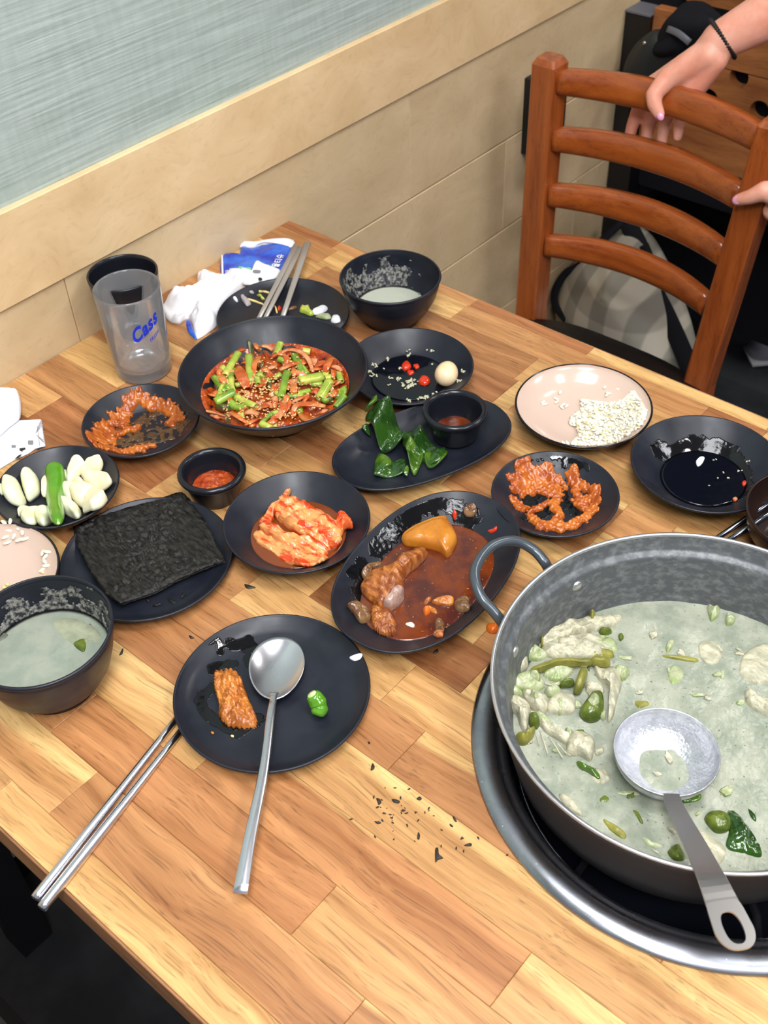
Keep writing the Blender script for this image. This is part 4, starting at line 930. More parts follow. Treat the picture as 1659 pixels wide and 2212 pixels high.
residue(bB, .016, .047, 1.5, 4.1, 'foam_residue', 'grey foam crust on the inner wall of the back bowl', 2.0)
residue(bF, .032, .060, .6, 4.3, 'foam_residue', 'grey foam crust on the inner wall of the left front bowl', 5.0)
pad('cabbage_scrap', [(110, 1345), (150, 1335), (200, 1352), (222, 1385), (190, 1400), (140, 1385)], lambda x, y: .031, .0022, mat('soaked_cabbage', (.34, .35, .24), .25, var=(.25, .27, .18), vscale=70), 'pale vegetable scrap floating in the left front bowl', 'food scrap', rough=.0012, lift=-.0012, freq=120)
pad('seaweed_scrap', [(160, 1388), (185, 1380), (182, 1408), (165, 1400)], lambda x, y: .031, .0012, M['chili_boiled'], 'small dark scrap floating in the left front bowl', 'food scrap', rough=.0004)

# ---------------------------------------------------------------- front plate: meat, chili end, spoon
PF = plateF.surf
mp_ = [(428, 510), (540, 500), (600, 560), (650, 690), (690, 790), (715, 860), (705, 905), (600, 912), (500, 890), (445, 830), (445, 760), (415, 640), (410, 560)]
C4 = dict(org=(340, 1300), sc_=3.318)
pad('meat_piece', mp_, PF, .010, M['meat_grill'], 'orange-brown seasoned meat piece left of the spoon on the front plate', 'meat', rough=.0065, freq=130, jag=.045, rings=30, n=120, ridge=(.0012, 420, .6), seed=4, **C4)
smear('sauce_film', [([(380, 260), (350, 300), (420, 260)], 26), ([(440, 290), (450, 370)], 28), ([(600, 300), (650, 270), (690, 340), (560, 320), (520, 300)], 42), ([(400, 480), (470, 450), (540, 450)], 50), ([(650, 400), (680, 480)], 40), ([(400, 620), (300, 720), (430, 860), (600, 930), (730, 830)], 46)],
      PF, .00022, M['film'], 'dark wet sauce traces around the meat on the front plate', 'sauce', rough=.55, freq=90, cut=.15, N=190, kind='stuff', **C4)
# chili stalk end
q = onto(683, 1512, PF, .006); tip = onto(680, 1548, PF, .005); top = onto(672, 1500, PF, .017)
g = empty('green_chili_end', onto(683, 1525, PF)); tag(g, 'bitten off bright green chili end standing on the front plate right of the spoon', 'chili')
pA, pB, pC, pD = onto(684, 1546, PF, .0058), onto(690, 1528, PF, .0085), onto(683, 1512, PF, .0130), onto(674, 1500, PF, .0175)
V, F = tube(spline([pA, pB, pC, pD], 22), [.0035, .0050, .0056, .0060, .0064, .0068, .0070, .0066, .0060, .0063, .0068, .0071, .0070, .0068, .0067, .0066, .0065, .0063, .0061, .0058, .0054, .0046], 18)
me('skin', V, F, M['greenchili'], g, loc=pB)
dd = (pD - pC).normalized(); R = Vector((0, 0, 1)).rotation_difference(dd).to_matrix()
V, F = lathe([(0, .0014), (.0034, .0010), (.0042, -.0004), (0, -.001)], 20); me('cut_face', [pD + R @ Vector(v) for v in V], F, M['chiliflesh'], g, loc=pD)
for (x, y), c_ in (((502, 1590), M['rice_y']), ((459, 1583), M['meat_grill'])):
    p = onto(x, y, PF, .0007); tag(me('crumb', *blob(p, (.0016, .0010, .0007), sub=2), c_, loc=p), 'orange crumb below the meat on the front plate' if x > 480 else 'reddish crumb left below the meat on the front plate', 'crumb')
pad('onion_flake', [(755, 1420), (775, 1412), (783, 1414), (778, 1424), (765, 1428)], PF, .0012, M['paper'], 'tiny pale pink flake on the right rim of the front plate', 'food scrap', lift=.0005)
# spoon
sp = empty('spoon', onto(600, 1440, PF, .001)); tag(sp, 'steel soup spoon resting across the front plate with its handle on the table side', 'spoon')
neck = at(591, 1510, .0135); tipp = at(603, 1376, .0125)
sc0 = neck.lerp(tipp, .5); ax = (tipp - neck).normalized(); Ln = (tipp - neck).length / 2; sd = ax.cross(Vector((0, 0, 1))).normalized(); up_ = sd.cross(ax).normalized(); Wd = Ln * .700
V, F = [], []; nr, na = 14, 64
def spo(s, k, off):
    t = 2 * PI * k / na; x, y = math.cos(t), math.sin(t) * (1 - .16 * (-math.cos(t) * -1 if False else -math.cos(t)) * 0.9)
    y = math.sin(t) * (1 + .13 * math.cos(t))
    return sc0 + ax * (Ln * x * s) + sd * (Wd * y * s) + up_ * (-.0068 * (1 - s ** 2.2) + off)
for off in (0, -.0011):
    V.append(spo(0, 0, off))
    for i in range(1, nr + 1):
        for k in range(na): V.append(spo(i / nr, k, off))
n1 = 1 + nr * na
for b in (0, n1):
    for k in range(na): F.append((b, b + 1 + k, b + 1 + (k + 1) % na))
    for i in range(nr - 1):
        for k in range(na): j = (k + 1) % na; F.append((b + 1 + i * na + k, b + 1 + (i + 1) * na + k, b + 1 + (i + 1) * na + j, b + 1 + i * na + j))
for k in range(na): j = (k + 1) % na; a = 1 + (nr - 1) * na; F.append((a + k, n1 + a + k, n1 + a + j, a + j))
M['spoon'] = mat('polished_spoon_steel', (0.74, 0.73, 0.78), 0.22, metal=1.0, var=(0.66, 0.65, 0.70), vscale=12, rvar=.06)
me('spoon_bowl', V, F, M['spoon'], sp, loc=sc0)
HPs = spline([at(592, 1498, .0133), at(590, 1514, .0150), at(585, 1545, .0185), at(569, 1670, .0195), at(540, 1810, .0180), at(519, 1930, .0155)], 30)
me('handle', *strip(HPs, [.0075, .0062, .0056, .0054] + [.0054 + .0048 * ((i - 4) / 25) ** 1.5 for i in range(4, 30)], [.0022] * 3 + [.0034] * 14 + [.0034 - .0013 * (i / 12) for i in range(13)]), M['spoon'], sp, loc=HPs[10])
# round steel chopsticks at the front
for i, (a, b, r0, r1) in enumerate((((76, 1941), (398, 1531), .0037, .0027), ((90, 1962), (406, 1560), .0039, .0027))):
    A, B = at(*a, .0034), at(*b, .0028)
    tag(me('chopstick', *tube([A, A.lerp(B, .02), A.lerp(B, .35), A.lerp(B, .8), B], [r0 * .93, r0, r0 * .97, r1, r1], 16), M['spoon'], loc=A), ['upper of the two round steel chopsticks overhanging the near table edge', 'lower of the two round steel chopsticks overhanging the near table edge'][i], 'chopstick')
for i, (a, b) in enumerate((((1505, 1192), (1700, 1062)), ((1530, 1196), (1705, 1082)))):
    A, B = at(*a, .004), at(*b, .032)
    tag(me('chopstick', *tube([A, A.lerp(B, .5), B], [.0023, .0026, .0030], 14), mat('dark_reflecting_steel', (.20, .21, .25), .18, metal=1), loc=A), ['left of the two steel chopsticks leaning behind the pan at the right', 'right of the two steel chopsticks leaning behind the pan at the right'][i], 'chopstick')

# ---------------------------------------------------------------- seaweed stack
SS = plateS.surf
base_ = [(160, 1145), (210, 1118), (290, 1100), (370, 1075), (395, 1068), (420, 1095), (455, 1150), (487, 1215), (440, 1232), (380, 1258), (330, 1285), (262, 1308), (232, 1285), (200, 1240), (172, 1185)]
for i in range(6):
    r2 = random.Random(i + 3); off = (r2.uniform(-4, 4), r2.uniform(-3, 3))
    P = [(x + off[0], y + off[1] - i * 1.0) for x, y in base_]
    c = [sum(p[0] for p in P) / len(P), sum(p[1] for p in P) / len(P)]
    D = []
    for k in range(len(P)):
        a, b = P[k], P[(k + 1) % len(P)]
        for t in range(8):
            x, y = a[0] + (b[0] - a[0]) * t / 8, a[1] + (b[1] - a[1]) * t / 8; j = 1 + r2.uniform(-.012, .014)
            D.append((c[0] + (x - c[0]) * j, c[1] + (y - c[1]) * j))
    pad('seaweed_sheet', D, lambda x, y: .0145, .0022, M['gim'], 'crinkled black roasted seaweed sheet, ' + ['bottom', 'second', 'third', 'fourth', 'fifth', 'topmost'][i] + ' of the stack' + (' from below' if 0 < i < 5 else ''), 'seaweed', 'roasted seaweed sheets in a stack',
        lift=-.009 + .0014 * i, rough=.0032 if i == 5 else .001, freq=240, rings=44 if i == 5 else 6, n=120, closedspline=False, prof=.15, seed=i, ridge=(.0006, 700, .9))
for i, (x, y, w_) in enumerate(((372, 1298, 14), (340, 1306, 10), (395, 1286, 9), (320, 1296, 8))):
    p = onto(x, y, SS, .001); tag(me('seaweed_crumb', *blob(p, (.0035 * w_ / 10, .0014, .0008), .5, 2, i, 2, RZ(i)), M['gim'], loc=p), 'black seaweed crumb on the plate below the seaweed stack', 'crumb', 'seaweed crumbs on the seaweed plate')

# ---------------------------------------------------------------- garlic dish
GS = dG.surf; CG = dict(org=(0, 820), sc_=4.807)
g = empty('green_chili', onto(118, 1060, GS)); tag(g, 'whole green chili lying between the garlic cloves', 'chili')
P = spline([onto(115, 1002, GS, .009), onto(121, 1040, GS, .0085), onto(118, 1080, GS, .0085), onto(126, 1130, GS, .006)], 26)
me('skin', *tube(P, [.0030, .0068, .0084, .0090, .0091, .0090, .0089, .0088, .0088, .0087, .0086, .0086, .0085, .0084, .0083, .0082, .0080, .0078, .0076, .0074, .0072, .0070, .0068, .0062, .0050, .0022], 20), M['greenchili'], g, loc=P[10])
me('tip', *blob(P[-1], (.0017, .0017, .0014), 0, 1, 0, 2), M['chiliflesh'], g, loc=P[-1])
cl = [([(60, 1060), (140, 1070), (210, 1110), (250, 1200), (280, 1290), (230, 1330), (110, 1290), (40, 1210), (35, 1120)], .017, 0, 'large whole garlic clove at the far left of the garlic dish'),
      ([(230, 1070), (270, 1000), (350, 1000), (415, 1070), (425, 1180), (380, 1230), (300, 1275), (260, 1200)], .017, 0, 'large garlic clove just left of the chili, pointing down'),
      ([(0, 1130), (40, 1130), (50, 1190), (10, 1200)], .009, 0, 'sliver of garlic at the left photo edge'),
      ([(440, 1050), (500, 1000), (570, 1005), (598, 1080), (570, 1170), (500, 1222), (440, 1212), (430, 1130)], .006, 1, 'cut garlic slice leaning on the green chili'),
      ([(190, 1380), (230, 1345), (310, 1350), (320, 1375), (260, 1400), (200, 1425)], .007, 1, 'smallest garlic clove end at the bottom left of the dish'),
      ([(220, 1450), (270, 1390), (380, 1365), (450, 1370), (400, 1440), (380, 1510), (280, 1505)], .012, 0, 'long pale garlic clove at the bottom, left of the chili tip'),
      ([(370, 1440), (420, 1380), (500, 1370), (550, 1420), (545, 1490), (470, 1530), (400, 1510)], .015, 0, 'rounded pale garlic clove touching the chili tip'),
      ([(590, 1290), (640, 1262), (740, 1290), (840, 1370), (845, 1430), (770, 1455), (650, 1390), (600, 1340)], .014, 0, 'smooth oval garlic clove at the bottom right of the chili'),
      ([(610, 1160), (660, 1110), (760, 1105), (850, 1130), (760, 1200), (750, 1280), (690, 1260)], .012, 0, 'pointed garlic clove with its tip against the chili'),
      ([(665, 970), (710, 985), (715, 1050), (675, 1080), (668, 1020)], .010, 0, 'small garlic clove peeking out behind the chili'),
      ([(710, 990), (760, 880), (840, 850), (900, 900), (905, 950), (830, 1010), (720, 1100), (710, 1050)], .012, 1, 'broad cut garlic clove at the top of the right group'),
      ([(905, 900), (960, 870), (1050, 840), (1075, 890), (1030, 980), (930, 1010), (850, 1025)], .012, 1, 'beige cut garlic clove at the top right of the dish'),
      ([(770, 1090), (830, 1045), (880, 1080), (890, 1140), (800, 1110)], .009, 0, 'small garlic clove under the right group'),
      ([(880, 1020), (1000, 1015), (1160, 1050), (1130, 1120), (1010, 1185), (930, 1130), (880, 1080)], .014, 1, 'large cut garlic clove at the right with its tip toward the rim'),
      ([(740, 1190), (850, 1135), (950, 1160), (1010, 1200), (960, 1290), (890, 1350), (790, 1300)], .016, 1, 'large round cut garlic clove in the middle of the right group'),
      ([(890, 1290), (970, 1200), (1060, 1210), (1120, 1250), (1060, 1330), (950, 1370), (870, 1395), (890, 1340)], .015, 1, 'rough cut garlic clove nearest the right rim')]
for i, (pts, th, cut, lb) in enumerate(cl):
    pad('garlic_clove', pts, GS, th * .92, M['garlic_cut'] if cut else M['garlic'], lb, 'garlic', lift=.001 if i not in (3, 10, 13, 15) else .006 if i == 3 else .003, prof=.5 if not cut else .22, seed=i, n=40, rough=.0003, freq=60, **CG)

# ---------------------------------------------------------------- kimchi
KS = dK.surf; C5 = dict(org=(480, 960), sc_=2.476)

def liqpad(d, s1, h, name, label, m):
    V, F = lathe([(0, 0), (s1 * .5, .0001), (s1 * .96, 0), (s1, -.0006), (s1 * .86, -.0042), (0, -.0045)], 90, d.c, TZ + h, d.a, d.b, d.ang, d.pw)
    return tag(me(name, V, F, m, loc=(*d.c, TZ + h)), label, 'sauce', kind='stuff')
liqpad(dK, .675, .0090, 'kimchi_juice', 'thin red juice under the kimchi', M['kimchi_juice'])
def kim(pts, th, m, lb, **k): return pad('kimchi_leaf', pts, KS, th * .72, m, lb, 'kimchi', n=96, rings=24, rough=k.pop('rough', .0030), freq=k.pop('freq', 110), prof=.3, wave=(.003, 260, 1.1), jag=.02, **{**k, **C5})
kim([(200, 430), (250, 380), (330, 290), (355, 268), (370, 275), (330, 320), (295, 360), (265, 430), (215, 440)], .010, M['kimchi'], 'narrow folded kimchi strip at the left side of the dish', seed=1, lift=.002)
kim([(170, 480), (240, 470), (330, 540), (440, 590), (560, 600), (540, 640), (430, 662), (330, 640), (270, 590), (190, 540)], .009, M['kimchi'], 'reddish crumpled kimchi leaf at the bottom of the dish', seed=2)
kim([(300, 310), (350, 295), (430, 320), (480, 360), (600, 430), (640, 480), (630, 550), (570, 575), (500, 550), (400, 480), (310, 430), (280, 380)], .015, M['kimchi'], 'broad pale orange kimchi stalk across the top of the dish', seed=3, lift=.001, ridge=(.0014, 520, -.35))
kim([(198, 460), (240, 440), (340, 490), (450, 530), (560, 570), (562, 600), (500, 625), (430, 600), (330, 560), (210, 480)], .014, M['kimchi'], 'long white kimchi stalk across the front of the dish', seed=4, lift=.001, ridge=(.001, 480, -.35))
kim([(300, 420), (340, 405), (420, 460), (470, 510), (440, 520), (370, 480)], .017, M['kimchi'], 'frayed layered kimchi edge between the two stalks', seed=5, ridge=(.0018, 900, -.9))
kim([(605, 430), (640, 392), (690, 420), (698, 460), (660, 470), (640, 500), (600, 480)], .014, M['kimchi_red'], 'crumpled deep red kimchi leaf end at the right', seed=6, rough=.004)
kim([(500, 490), (540, 470), (620, 500), (620, 540), (560, 550)], .017, M['kimchi_red'], 'red leafy patch on top of the upper kimchi stalk', seed=7, rough=.003)

# ---------------------------------------------------------------- braised dish
OS = oS.surf
LV = .0115
def liqpad(d, s1, h, name, label, m):
    V, F = lathe([(0, 0), (s1 * .5, .0001), (s1 * .96, 0), (s1, -.0006), (s1 * .86, -.0042), (0, -.0045)], 90, d.c, TZ + h, d.a, d.b, d.ang, d.pw)
    return tag(me(name, V, F, m, loc=(*d.c, TZ + h)), label, 'sauce', kind='stuff')
liqpad(oS, .735, .0112, 'stew_sauce', 'glossy brown-red sauce pooled in the oval dish', M['stewsauce'])
def st(name, pts, th, m, lb, cat='meat', **k):
    k.setdefault('rough', .0022); k.setdefault('freq', 110)
    return pad(name, pts, lambda x, y: max(OS(x, y), .010), th, m, lb, cat, n=96, rings=24, **{**k, **C5})
pk = st('potato_piece', [(960, 510), (1010, 470), (1100, 430), (1185, 408), (1210, 430), (1255, 510), (1240, 570), (1205, 612), (1150, 580), (1060, 560), (980, 548)], .014, M['potato'], 'smooth angular braised potato wedge at the top of the oval dish', 'potato', rough=.0003, prof=.42, seed=1)
st('meat_piece', [(740, 770), (800, 710), (880, 690), (960, 620), (1040, 585), (1090, 582), (1095, 610), (1050, 660), (990, 710), (960, 770), (975, 790), (900, 860), (850, 895), (810, 860), (770, 830)], .016, M['meat_red'], 'largest fibrous braised meat piece in the oval dish', seed=2, ridge=(.001, 560, .5), jag=.015)
st('meat_fat', [(860, 880), (900, 820), (935, 780), (975, 795), (970, 840), (930, 885), (890, 900)], .014, M['bone'], 'grey pink fat strip on the lower side of the largest meat piece', 'meat', seed=3)
st('meat_piece', [(800, 880), (860, 900), (905, 900), (932, 1020), (880, 1030), (820, 1005), (800, 960)], .010, M['meat_red'], 'ragged meat piece at the lower left end of the oval dish', seed=4, rough=.004, jag=.05)
st('mushroom_piece', [(670, 870), (720, 860), (790, 900), (795, 950), (740, 960), (700, 910)], .010, mat('brown_mushroom', (.12, .045, .016), .2, var=(.22, .12, .05), vscale=90, coat=.5, bump=.5), 'dark shiny mushroom scrap at the far left end of the sauce', 'food scrap', seed=5)
MU = bpy.data.materials['brown_mushroom']
st('mushroom_piece', [(745, 690), (790, 655), (850, 640), (850, 665), (800, 690), (800, 730), (765, 735)], .008, MU, 'translucent brown scrap above the largest meat piece', 'food scrap', seed=6)
st('mushroom_piece', [(1245, 850), (1275, 825), (1320, 840), (1325, 885), (1280, 905), (1245, 885)], .008, MU, 'round brown mushroom cap at the lower right of the sauce', 'food scrap', seed=7)
st('mushroom_piece', [(1135, 960), (1160, 945), (1190, 970), (1185, 1005), (1145, 1000)], .007, MU, 'small knobbly mushroom piece at the bottom of the sauce', 'food scrap', seed=8)
st('onion_scrap', [(1130, 1010), (1180, 1005), (1180, 1030), (1140, 1035)], .005, M['onion'], 'orange onion scrap below the small mushroom piece', 'food scrap', seed=9)
st('meat_shred', [(1120, 850), (1170, 825), (1235, 830), (1230, 865), (1170, 868)], .006, M['meat_grill'], 'light meat shred left of the round mushroom cap', seed=10)
st('meat_shred', [(1075, 850), (1110, 820), (1125, 830), (1090, 865)], .004, M['meat_red'], 'thin meat shred in the middle of the sauce', seed=11)
st('carrot_bit', [(1075, 890), (1105, 878), (1112, 905), (1085, 920)], .005, M['carrot'], 'bright orange carrot bit in the sauce', 'food scrap', seed=12)
st('meat_shred', [(1100, 870), (1140, 880), (1150, 910), (1120, 905)], .003, M['meat_grill'], 'pale shred beside the carrot bit', seed=13)
st('onion_scrap', [(980, 965), (1000, 955), (1028, 970), (1022, 985), (990, 975)], .003, M['rice'], 'small pale scrap in the lower sauce', 'food scrap', seed=14)
st('mushroom_piece', [(1290, 360), (1310, 330), (1345, 325), (1362, 360), (1340, 390), (1305, 388)], .003, MU, 'greasy round scrap stuck to the far wall of the oval dish', 'food scrap', seed=15)
st('chili_scrap', [(1230, 385), (1240, 365), (1255, 380), (1245, 410)], .003, M['redchili'], 'red chili scrap on the far wall of the oval dish', 'food scrap', seed=16)
st('chili_scrap', [(1420, 465), (1450, 455), (1470, 445), (1465, 465), (1440, 475)], .003, M['redchili'], 'pale red scrap on the right wall of the oval dish', 'food scrap', seed=17)
smear('oil_film', [([(1080, 330), (1130, 280), (1140, 330), (1200, 340)], 40), ([(820, 560), (920, 460), (1040, 370), (1180, 330), (1330, 400)], 46), ([(1080, 300), (1140, 260), (1170, 330)], 40), ([(700, 700), (760, 640), (720, 800)], 30)], OS, .00018, M['film'], 'glossy oil film on the far inner wall of the oval dish', 'sauce', rough=.8, freq=150, cut=.2, N=190, kind='stuff', **C5)

# ---------------------------------------------------------------- paste dishes
CP = dict(org=(0, 680), sc_=3.95)
smear('paste_film', [([(1000, 1080), (1200, 1040), (1400, 1000), (1540, 960)], 120), ([(1050, 980), (1200, 920), (1330, 840)], 90), ([(1100, 1120), (1300, 1080), (1450, 1040)], 70)], dPL.surf, .0008, M['film_brown'], 'thin brown swipe marks in the left paste dish', 'sauce', rough=1.3, freq=170, cut=.42, kind='stuff', **CP)
smear('chili_paste', [([(1050, 950), (1060, 860), (1100, 790), (1180, 750), (1300, 770), (1400, 790), (1480, 830), (1530, 880)], 46), ([(970, 880), (985, 930)], 44), ([(1010, 1030), (1080, 990), (1160, 970)], 34), ([(800, 1060), (870, 1040), (900, 990), (930, 1060), (860, 1080)], 52),
                      ([(840, 1130), (960, 1150)], 24), ([(1020, 1170), (1150, 1160), (1290, 1130)], 34), ([(1490, 880), (1460, 930)], 40)], dPL.surf, .0030, M['paste'], 'orange chili paste smeared around the dish in front of the beer glass', 'sauce', rough=1.05, kind='stuff', freq=150, cut=-.12, N=150, **CP)
CQ = dict(org=(1050, 740), sc_=2.724)
smear('paste_film', [([(200, 690), (260, 670), (370, 680), (560, 760)], 40), ([(250, 960), (300, 900), (380, 900), (330, 1000), (260, 1030)], 60), ([(440, 850), (480, 960), (560, 1030)], 40)], dPR.surf, .0002, M['film'], 'dark glossy sauce film in the right paste dish', 'sauce', rough=.9, freq=150, cut=.25, kind='stuff', **CQ)
smear('chili_paste', [([(215, 710), (210, 780), (190, 850), (290, 850), (380, 840)], 38), ([(260, 780), (340, 800), (350, 870), (400, 880)], 44), ([(355, 770), (390, 820), (420, 900), (400, 960), (430, 1030), (370, 1090)], 30), ([(170, 940), (220, 980)], 26),
                      ([(270, 1040), (330, 1080), (420, 1095), (520, 1070), (600, 1020), (640, 950), (630, 870)], 30), ([(505, 785), (520, 860), (545, 930), (560, 970), (600, 920)], 28), ([(430, 800), (470, 860)], 14), ([(260, 1000), (340, 960), (380, 940)], 18), ([(550, 830), (590, 860)], 20)],
      dPR.surf, .0032, M['paste'], 'orange chili paste raked into ridges in the dish beside the pan handle', 'sauce', rough=.72, kind='stuff', freq=150, cut=-.10, N=150, seed=3, **CQ)

# ---------------------------------------------------------------- kelp on the oval dish
KD = oK.surf; C6 = dict(org=(720, 680), sc_=3.95)
def kelp(pts, th, m, lb, **k):
    k.setdefault('rough', .0012); return pad('kelp_leaf', pts, KD, .0022 + th * .12, m, lb, 'kelp', n=90, rings=22, freq=90, prof=.25, wave=(th * .85, 190, .3), **{**k, **C6})
kelp([(350, 1350), (380, 1220), (460, 1240), (500, 1290), (440, 1340)], .005, M['wakame_l'], 'bright green kelp corner at the lower left of the leaves', seed=1)
kelp([(345, 1390), (420, 1330), (520, 1260), (600, 1230), (620, 1300), (600, 1370), (470, 1395)], .005, M['wakame'], 'flat dark kelp leaf lying at the front', seed=2)
kelp([(600, 1030), (730, 1005), (800, 1070), (900, 1160), (960, 1190), (920, 1290), (820, 1310), (760, 1260), (640, 1200), (590, 1110)], .010, M['wakame'], 'broad dark kelp leaf next to the sauce cup', seed=3, rough=.004)
kelp([(780, 1220), (860, 1180), (965, 1185), (965, 1230), (900, 1300), (810, 1310)], .010, M['wakame_l'], 'curled kelp leaf end pointing to the right', seed=8, lift=.002)
kelp([(590, 1120), (620, 1075), (680, 1150), (760, 1190), (760, 1260), (700, 1370), (660, 1340), (630, 1250)], .014, M['wakame_l'], 'folded green kelp leaf in the middle, with a pointed tip', seed=4, lift=.001, rough=.003)
kelp([(270, 910), (350, 870), (430, 880), (540, 960), (600, 1030), (610, 1090), (580, 1160), (480, 1190), (400, 1170), (340, 1080)], .024, M['wakame'], 'tall rolled shiny kelp leaf at the upper left', seed=5, rough=.003, ridge=(.0022, 420, .2))
kelp([(275, 905), (330, 850), (380, 832), (375, 870), (310, 900)], .022, M['wakame_l'], 'thin upright kelp tip behind the rolled leaf', seed=6)
kelp([(245, 1010), (290, 1000), (320, 1060), (280, 1050)], .006, M['wakame'], 'little dark kelp scrap left of the rolled leaf', seed=7)
kelp([(600, 1385), (620, 1330), (645, 1340), (635, 1400)], .005, M['wakame_l'], 'tiny bright kelp stalk end at the front', seed=9)
# ---------------------------------------------------------------- egg dish
ES = dE.surf
blobdisc(dE.c, .0395, TZ + .0075, M['soy'], 'soy_liquid', 'dark soy liquid in the egg dish', 'sauce', .0001)
p = onto(965, 806, ES, .0115); rr_ = rotm(.5, .25, 0) @ RZ(-.2)
V0, F0 = ico(4); V = []
ed = (at(972, 770, .02) - at(955, 815, .02)).normalized(); Rg = Vector((0, 0, 1)).rotation_difference(ed).to_matrix()
for v in V0:
    k = 1 - .13 * v.z; V.append(p + Rg @ Vector((v.x * .0118 * k, v.y * .0118 * k, v.z * .0150)))
tag(me('quail_egg', V, F0, M['egg'], loc=p), 'small peeled light brown egg in the black dish with sesame', 'egg')
ch = [([(580, 440), (625, 405), (665, 440), (650, 470), (600, 480)], 'red chili piece with a peak, top left of the three'), ([(680, 435), (720, 425), (735, 450), (705, 465)], 'tiny red chili piece right of the peaked one'), ([(630, 485), (680, 480), (690, 500), (650, 520)], 'thin red chili scrap below the peaked one'), ([(725, 570), (760, 532), (815, 545), (828, 580), (790, 607), (740, 600)], 'rounded red chili piece nearest the sauce cup')]
for i, (pts, lb) in enumerate(ch): pad('red_chili_piece', pts, lambda x, y: max(ES(x, y), .0072), .005 if i in (0, 3) else .0025, M['redchili'], lb, 'chili', n=28, rings=6, rough=.0006, **C6)
def grains(spots, surf, dh, org, s_, per=1, spread=4, seed=0):
    r2 = random.Random(seed); out = []
    for x, y, k in spots:
        for _ in range(k): out.append(onto(org[0] + (x + r2.gauss(0, spread)) / s_, org[1] + (y + r2.gauss(0, spread * .7)) / s_, surf, dh))
    return out
SE = [(340, 420, 4), (360, 440, 3), (320, 490, 5), (340, 515, 6), (365, 520, 2), (420, 460, 1), (475, 380, 5), (630, 315, 3), (635, 350, 5), (840, 300, 8), (845, 420, 2), (480, 535, 3), (560, 545, 9), (575, 455, 6), (600, 600, 9), (640, 570, 10), (660, 560, 12), (640, 620, 12), (680, 590, 8), (715, 555, 2), (468, 600, 2),
      (1110, 480, 5), (1070, 560, 7), (1040, 525, 4), (735, 715, 5), (770, 705, 9), (800, 705, 9), (640, 732, 4), (850, 690, 3), (900, 665, 3)]
scatter('sesame_seeds', grains(SE, lambda x, y: max(ES(x, y), .0075), .0006, (720, 680), 3.95, spread=11, seed=3), (.0017, .0010, .0007), M['sesame_pale'], 'wet pale sesame seeds in the egg dish', 'sesame')
# ---------------------------------------------------------------- soy dish
smear('soy_film', [([(1010, 640), (1100, 640), (1250, 610), (1400, 640), (1500, 760), (1510, 880), (1400, 940)], 36)], dS.surf, .0002, M['film'], 'dark wet edge of soy liquid on the dish wall', 'sauce', rough=.6, kind='stuff', **CQ)
blobdisc(dS.c, .0385, TZ + .0080, M['soy'], 'soy_liquid', 'black soy liquid filling the bottom of the right dish', 'sauce', .00008)
SO = lambda x, y: max(dS.surf(x, y), .0080)
pad('onion_scrap', [(1235, 700), (1260, 675), (1285, 680), (1270, 715), (1245, 730)], SO, .0022, M['paper'], 'small white scrap floating in the soy liquid', 'food scrap', **CQ)
pad('chili_scrap', [(1505, 825), (1520, 815), (1532, 825), (1522, 845), (1508, 842)], SO, .0022, M['redchili'], 'tiny square red chili bit at the right side of the soy dish', 'food scrap', **CQ)
pad('chili_scrap', [(1450, 920), (1468, 912), (1480, 925), (1462, 938)], SO, .002, M['onion'], 'small beige scrap at the lower side of the soy dish', 'food scrap', **CQ)
scatter('sesame_seeds', grains([(1335, 690, 2), (1390, 772, 1), (1430, 800, 2), (1490, 755, 2), (1510, 770, 1), (1540, 698, 2), (1310, 840, 1), (1370, 795, 1), (1300, 458, 1)], SO, .0004, (1050, 740), 2.724, spread=8, seed=2), (.0014, .0008, .0005), M['sesame_pale'], 'few sesame seeds floating in the soy dish', 'sesame')
# ---------------------------------------------------------------- rice plates
def rice_heap(poly, surf, N, org, s_, hgt, seed, name, label, m=None):
    r2 = random.Random(seed); P = [(org[0] + x / s_, org[1] + y / s_) for x, y in poly]
    def ins(x, y):
        c = False; j = len(P) - 1
        for i in range(len(P)):
            if (P[i][1] > y) != (P[j][1] > y) and x < (P[j][0] - P[i][0]) * (y - P[i][1]) / (P[j][1] - P[i][1]) + P[i][0]: c = not c
            j = i
        return c
    x0, x1, y0, y1 = min(p[0] for p in P), max(p[0] for p in P), min(p[1] for p in P), max(p[1] for p in P); out = []
    while len(out) < N:
        x, y = r2.uniform(x0, x1), r2.uniform(y0, y1)
        if ins(x, y):
            e = min(1, min(abs(x - x0), abs(x - x1), abs(y - y0), abs(y - y1)) / 25)
            out.append(onto(x, y, surf, .0012 + hgt * e * r2.random()))
    return out
hp_ = [(500, 440), (560, 380), (560, 335), (640, 345), (720, 355), (800, 340), (860, 290), (895, 320), (945, 400), (935, 450), (900, 500), (820, 550), (760, 590), (640, 605), (500, 600), (530, 560), (540, 500), (490, 480)]
pad('cooked_rice', hp_, dR.surf, .0045, M['rice'], 'packed rice under the loose grains on the plate at the far table edge', 'rice', rough=.002, freq=200, n=90, rings=18, kind='stuff', **CQ)
scatter('cooked_rice', rice_heap(hp_, dR.surf, 760, (1050, 740), 2.724, .0065, 5, '', ''), (.0026, .0013, .0011), M['rice'], 'heap of leftover cooked rice on the plate at the far table edge', 'rice', seed=9)
scatter('millet_grains', rice_heap(hp_, dR.surf, 70, (1050, 740), 2.724, .0075, 6, '', ''), (.0012, .0011, .0009), M['rice_y'], 'yellow millet grains mixed in the leftover rice', 'grain', seed=8)
LG = [(345, 208), (385, 205), (345, 362), (335, 350), (412, 330), (415, 350), (435, 292), (455, 365), (475, 372), (445, 380), (698, 240), (698, 262), (745, 215), (770, 205), (760, 225), (815, 240), (790, 262), (780, 275), (720, 298), (712, 308), (868, 288), (650, 205), (478, 590), (455, 590)]
gr = None
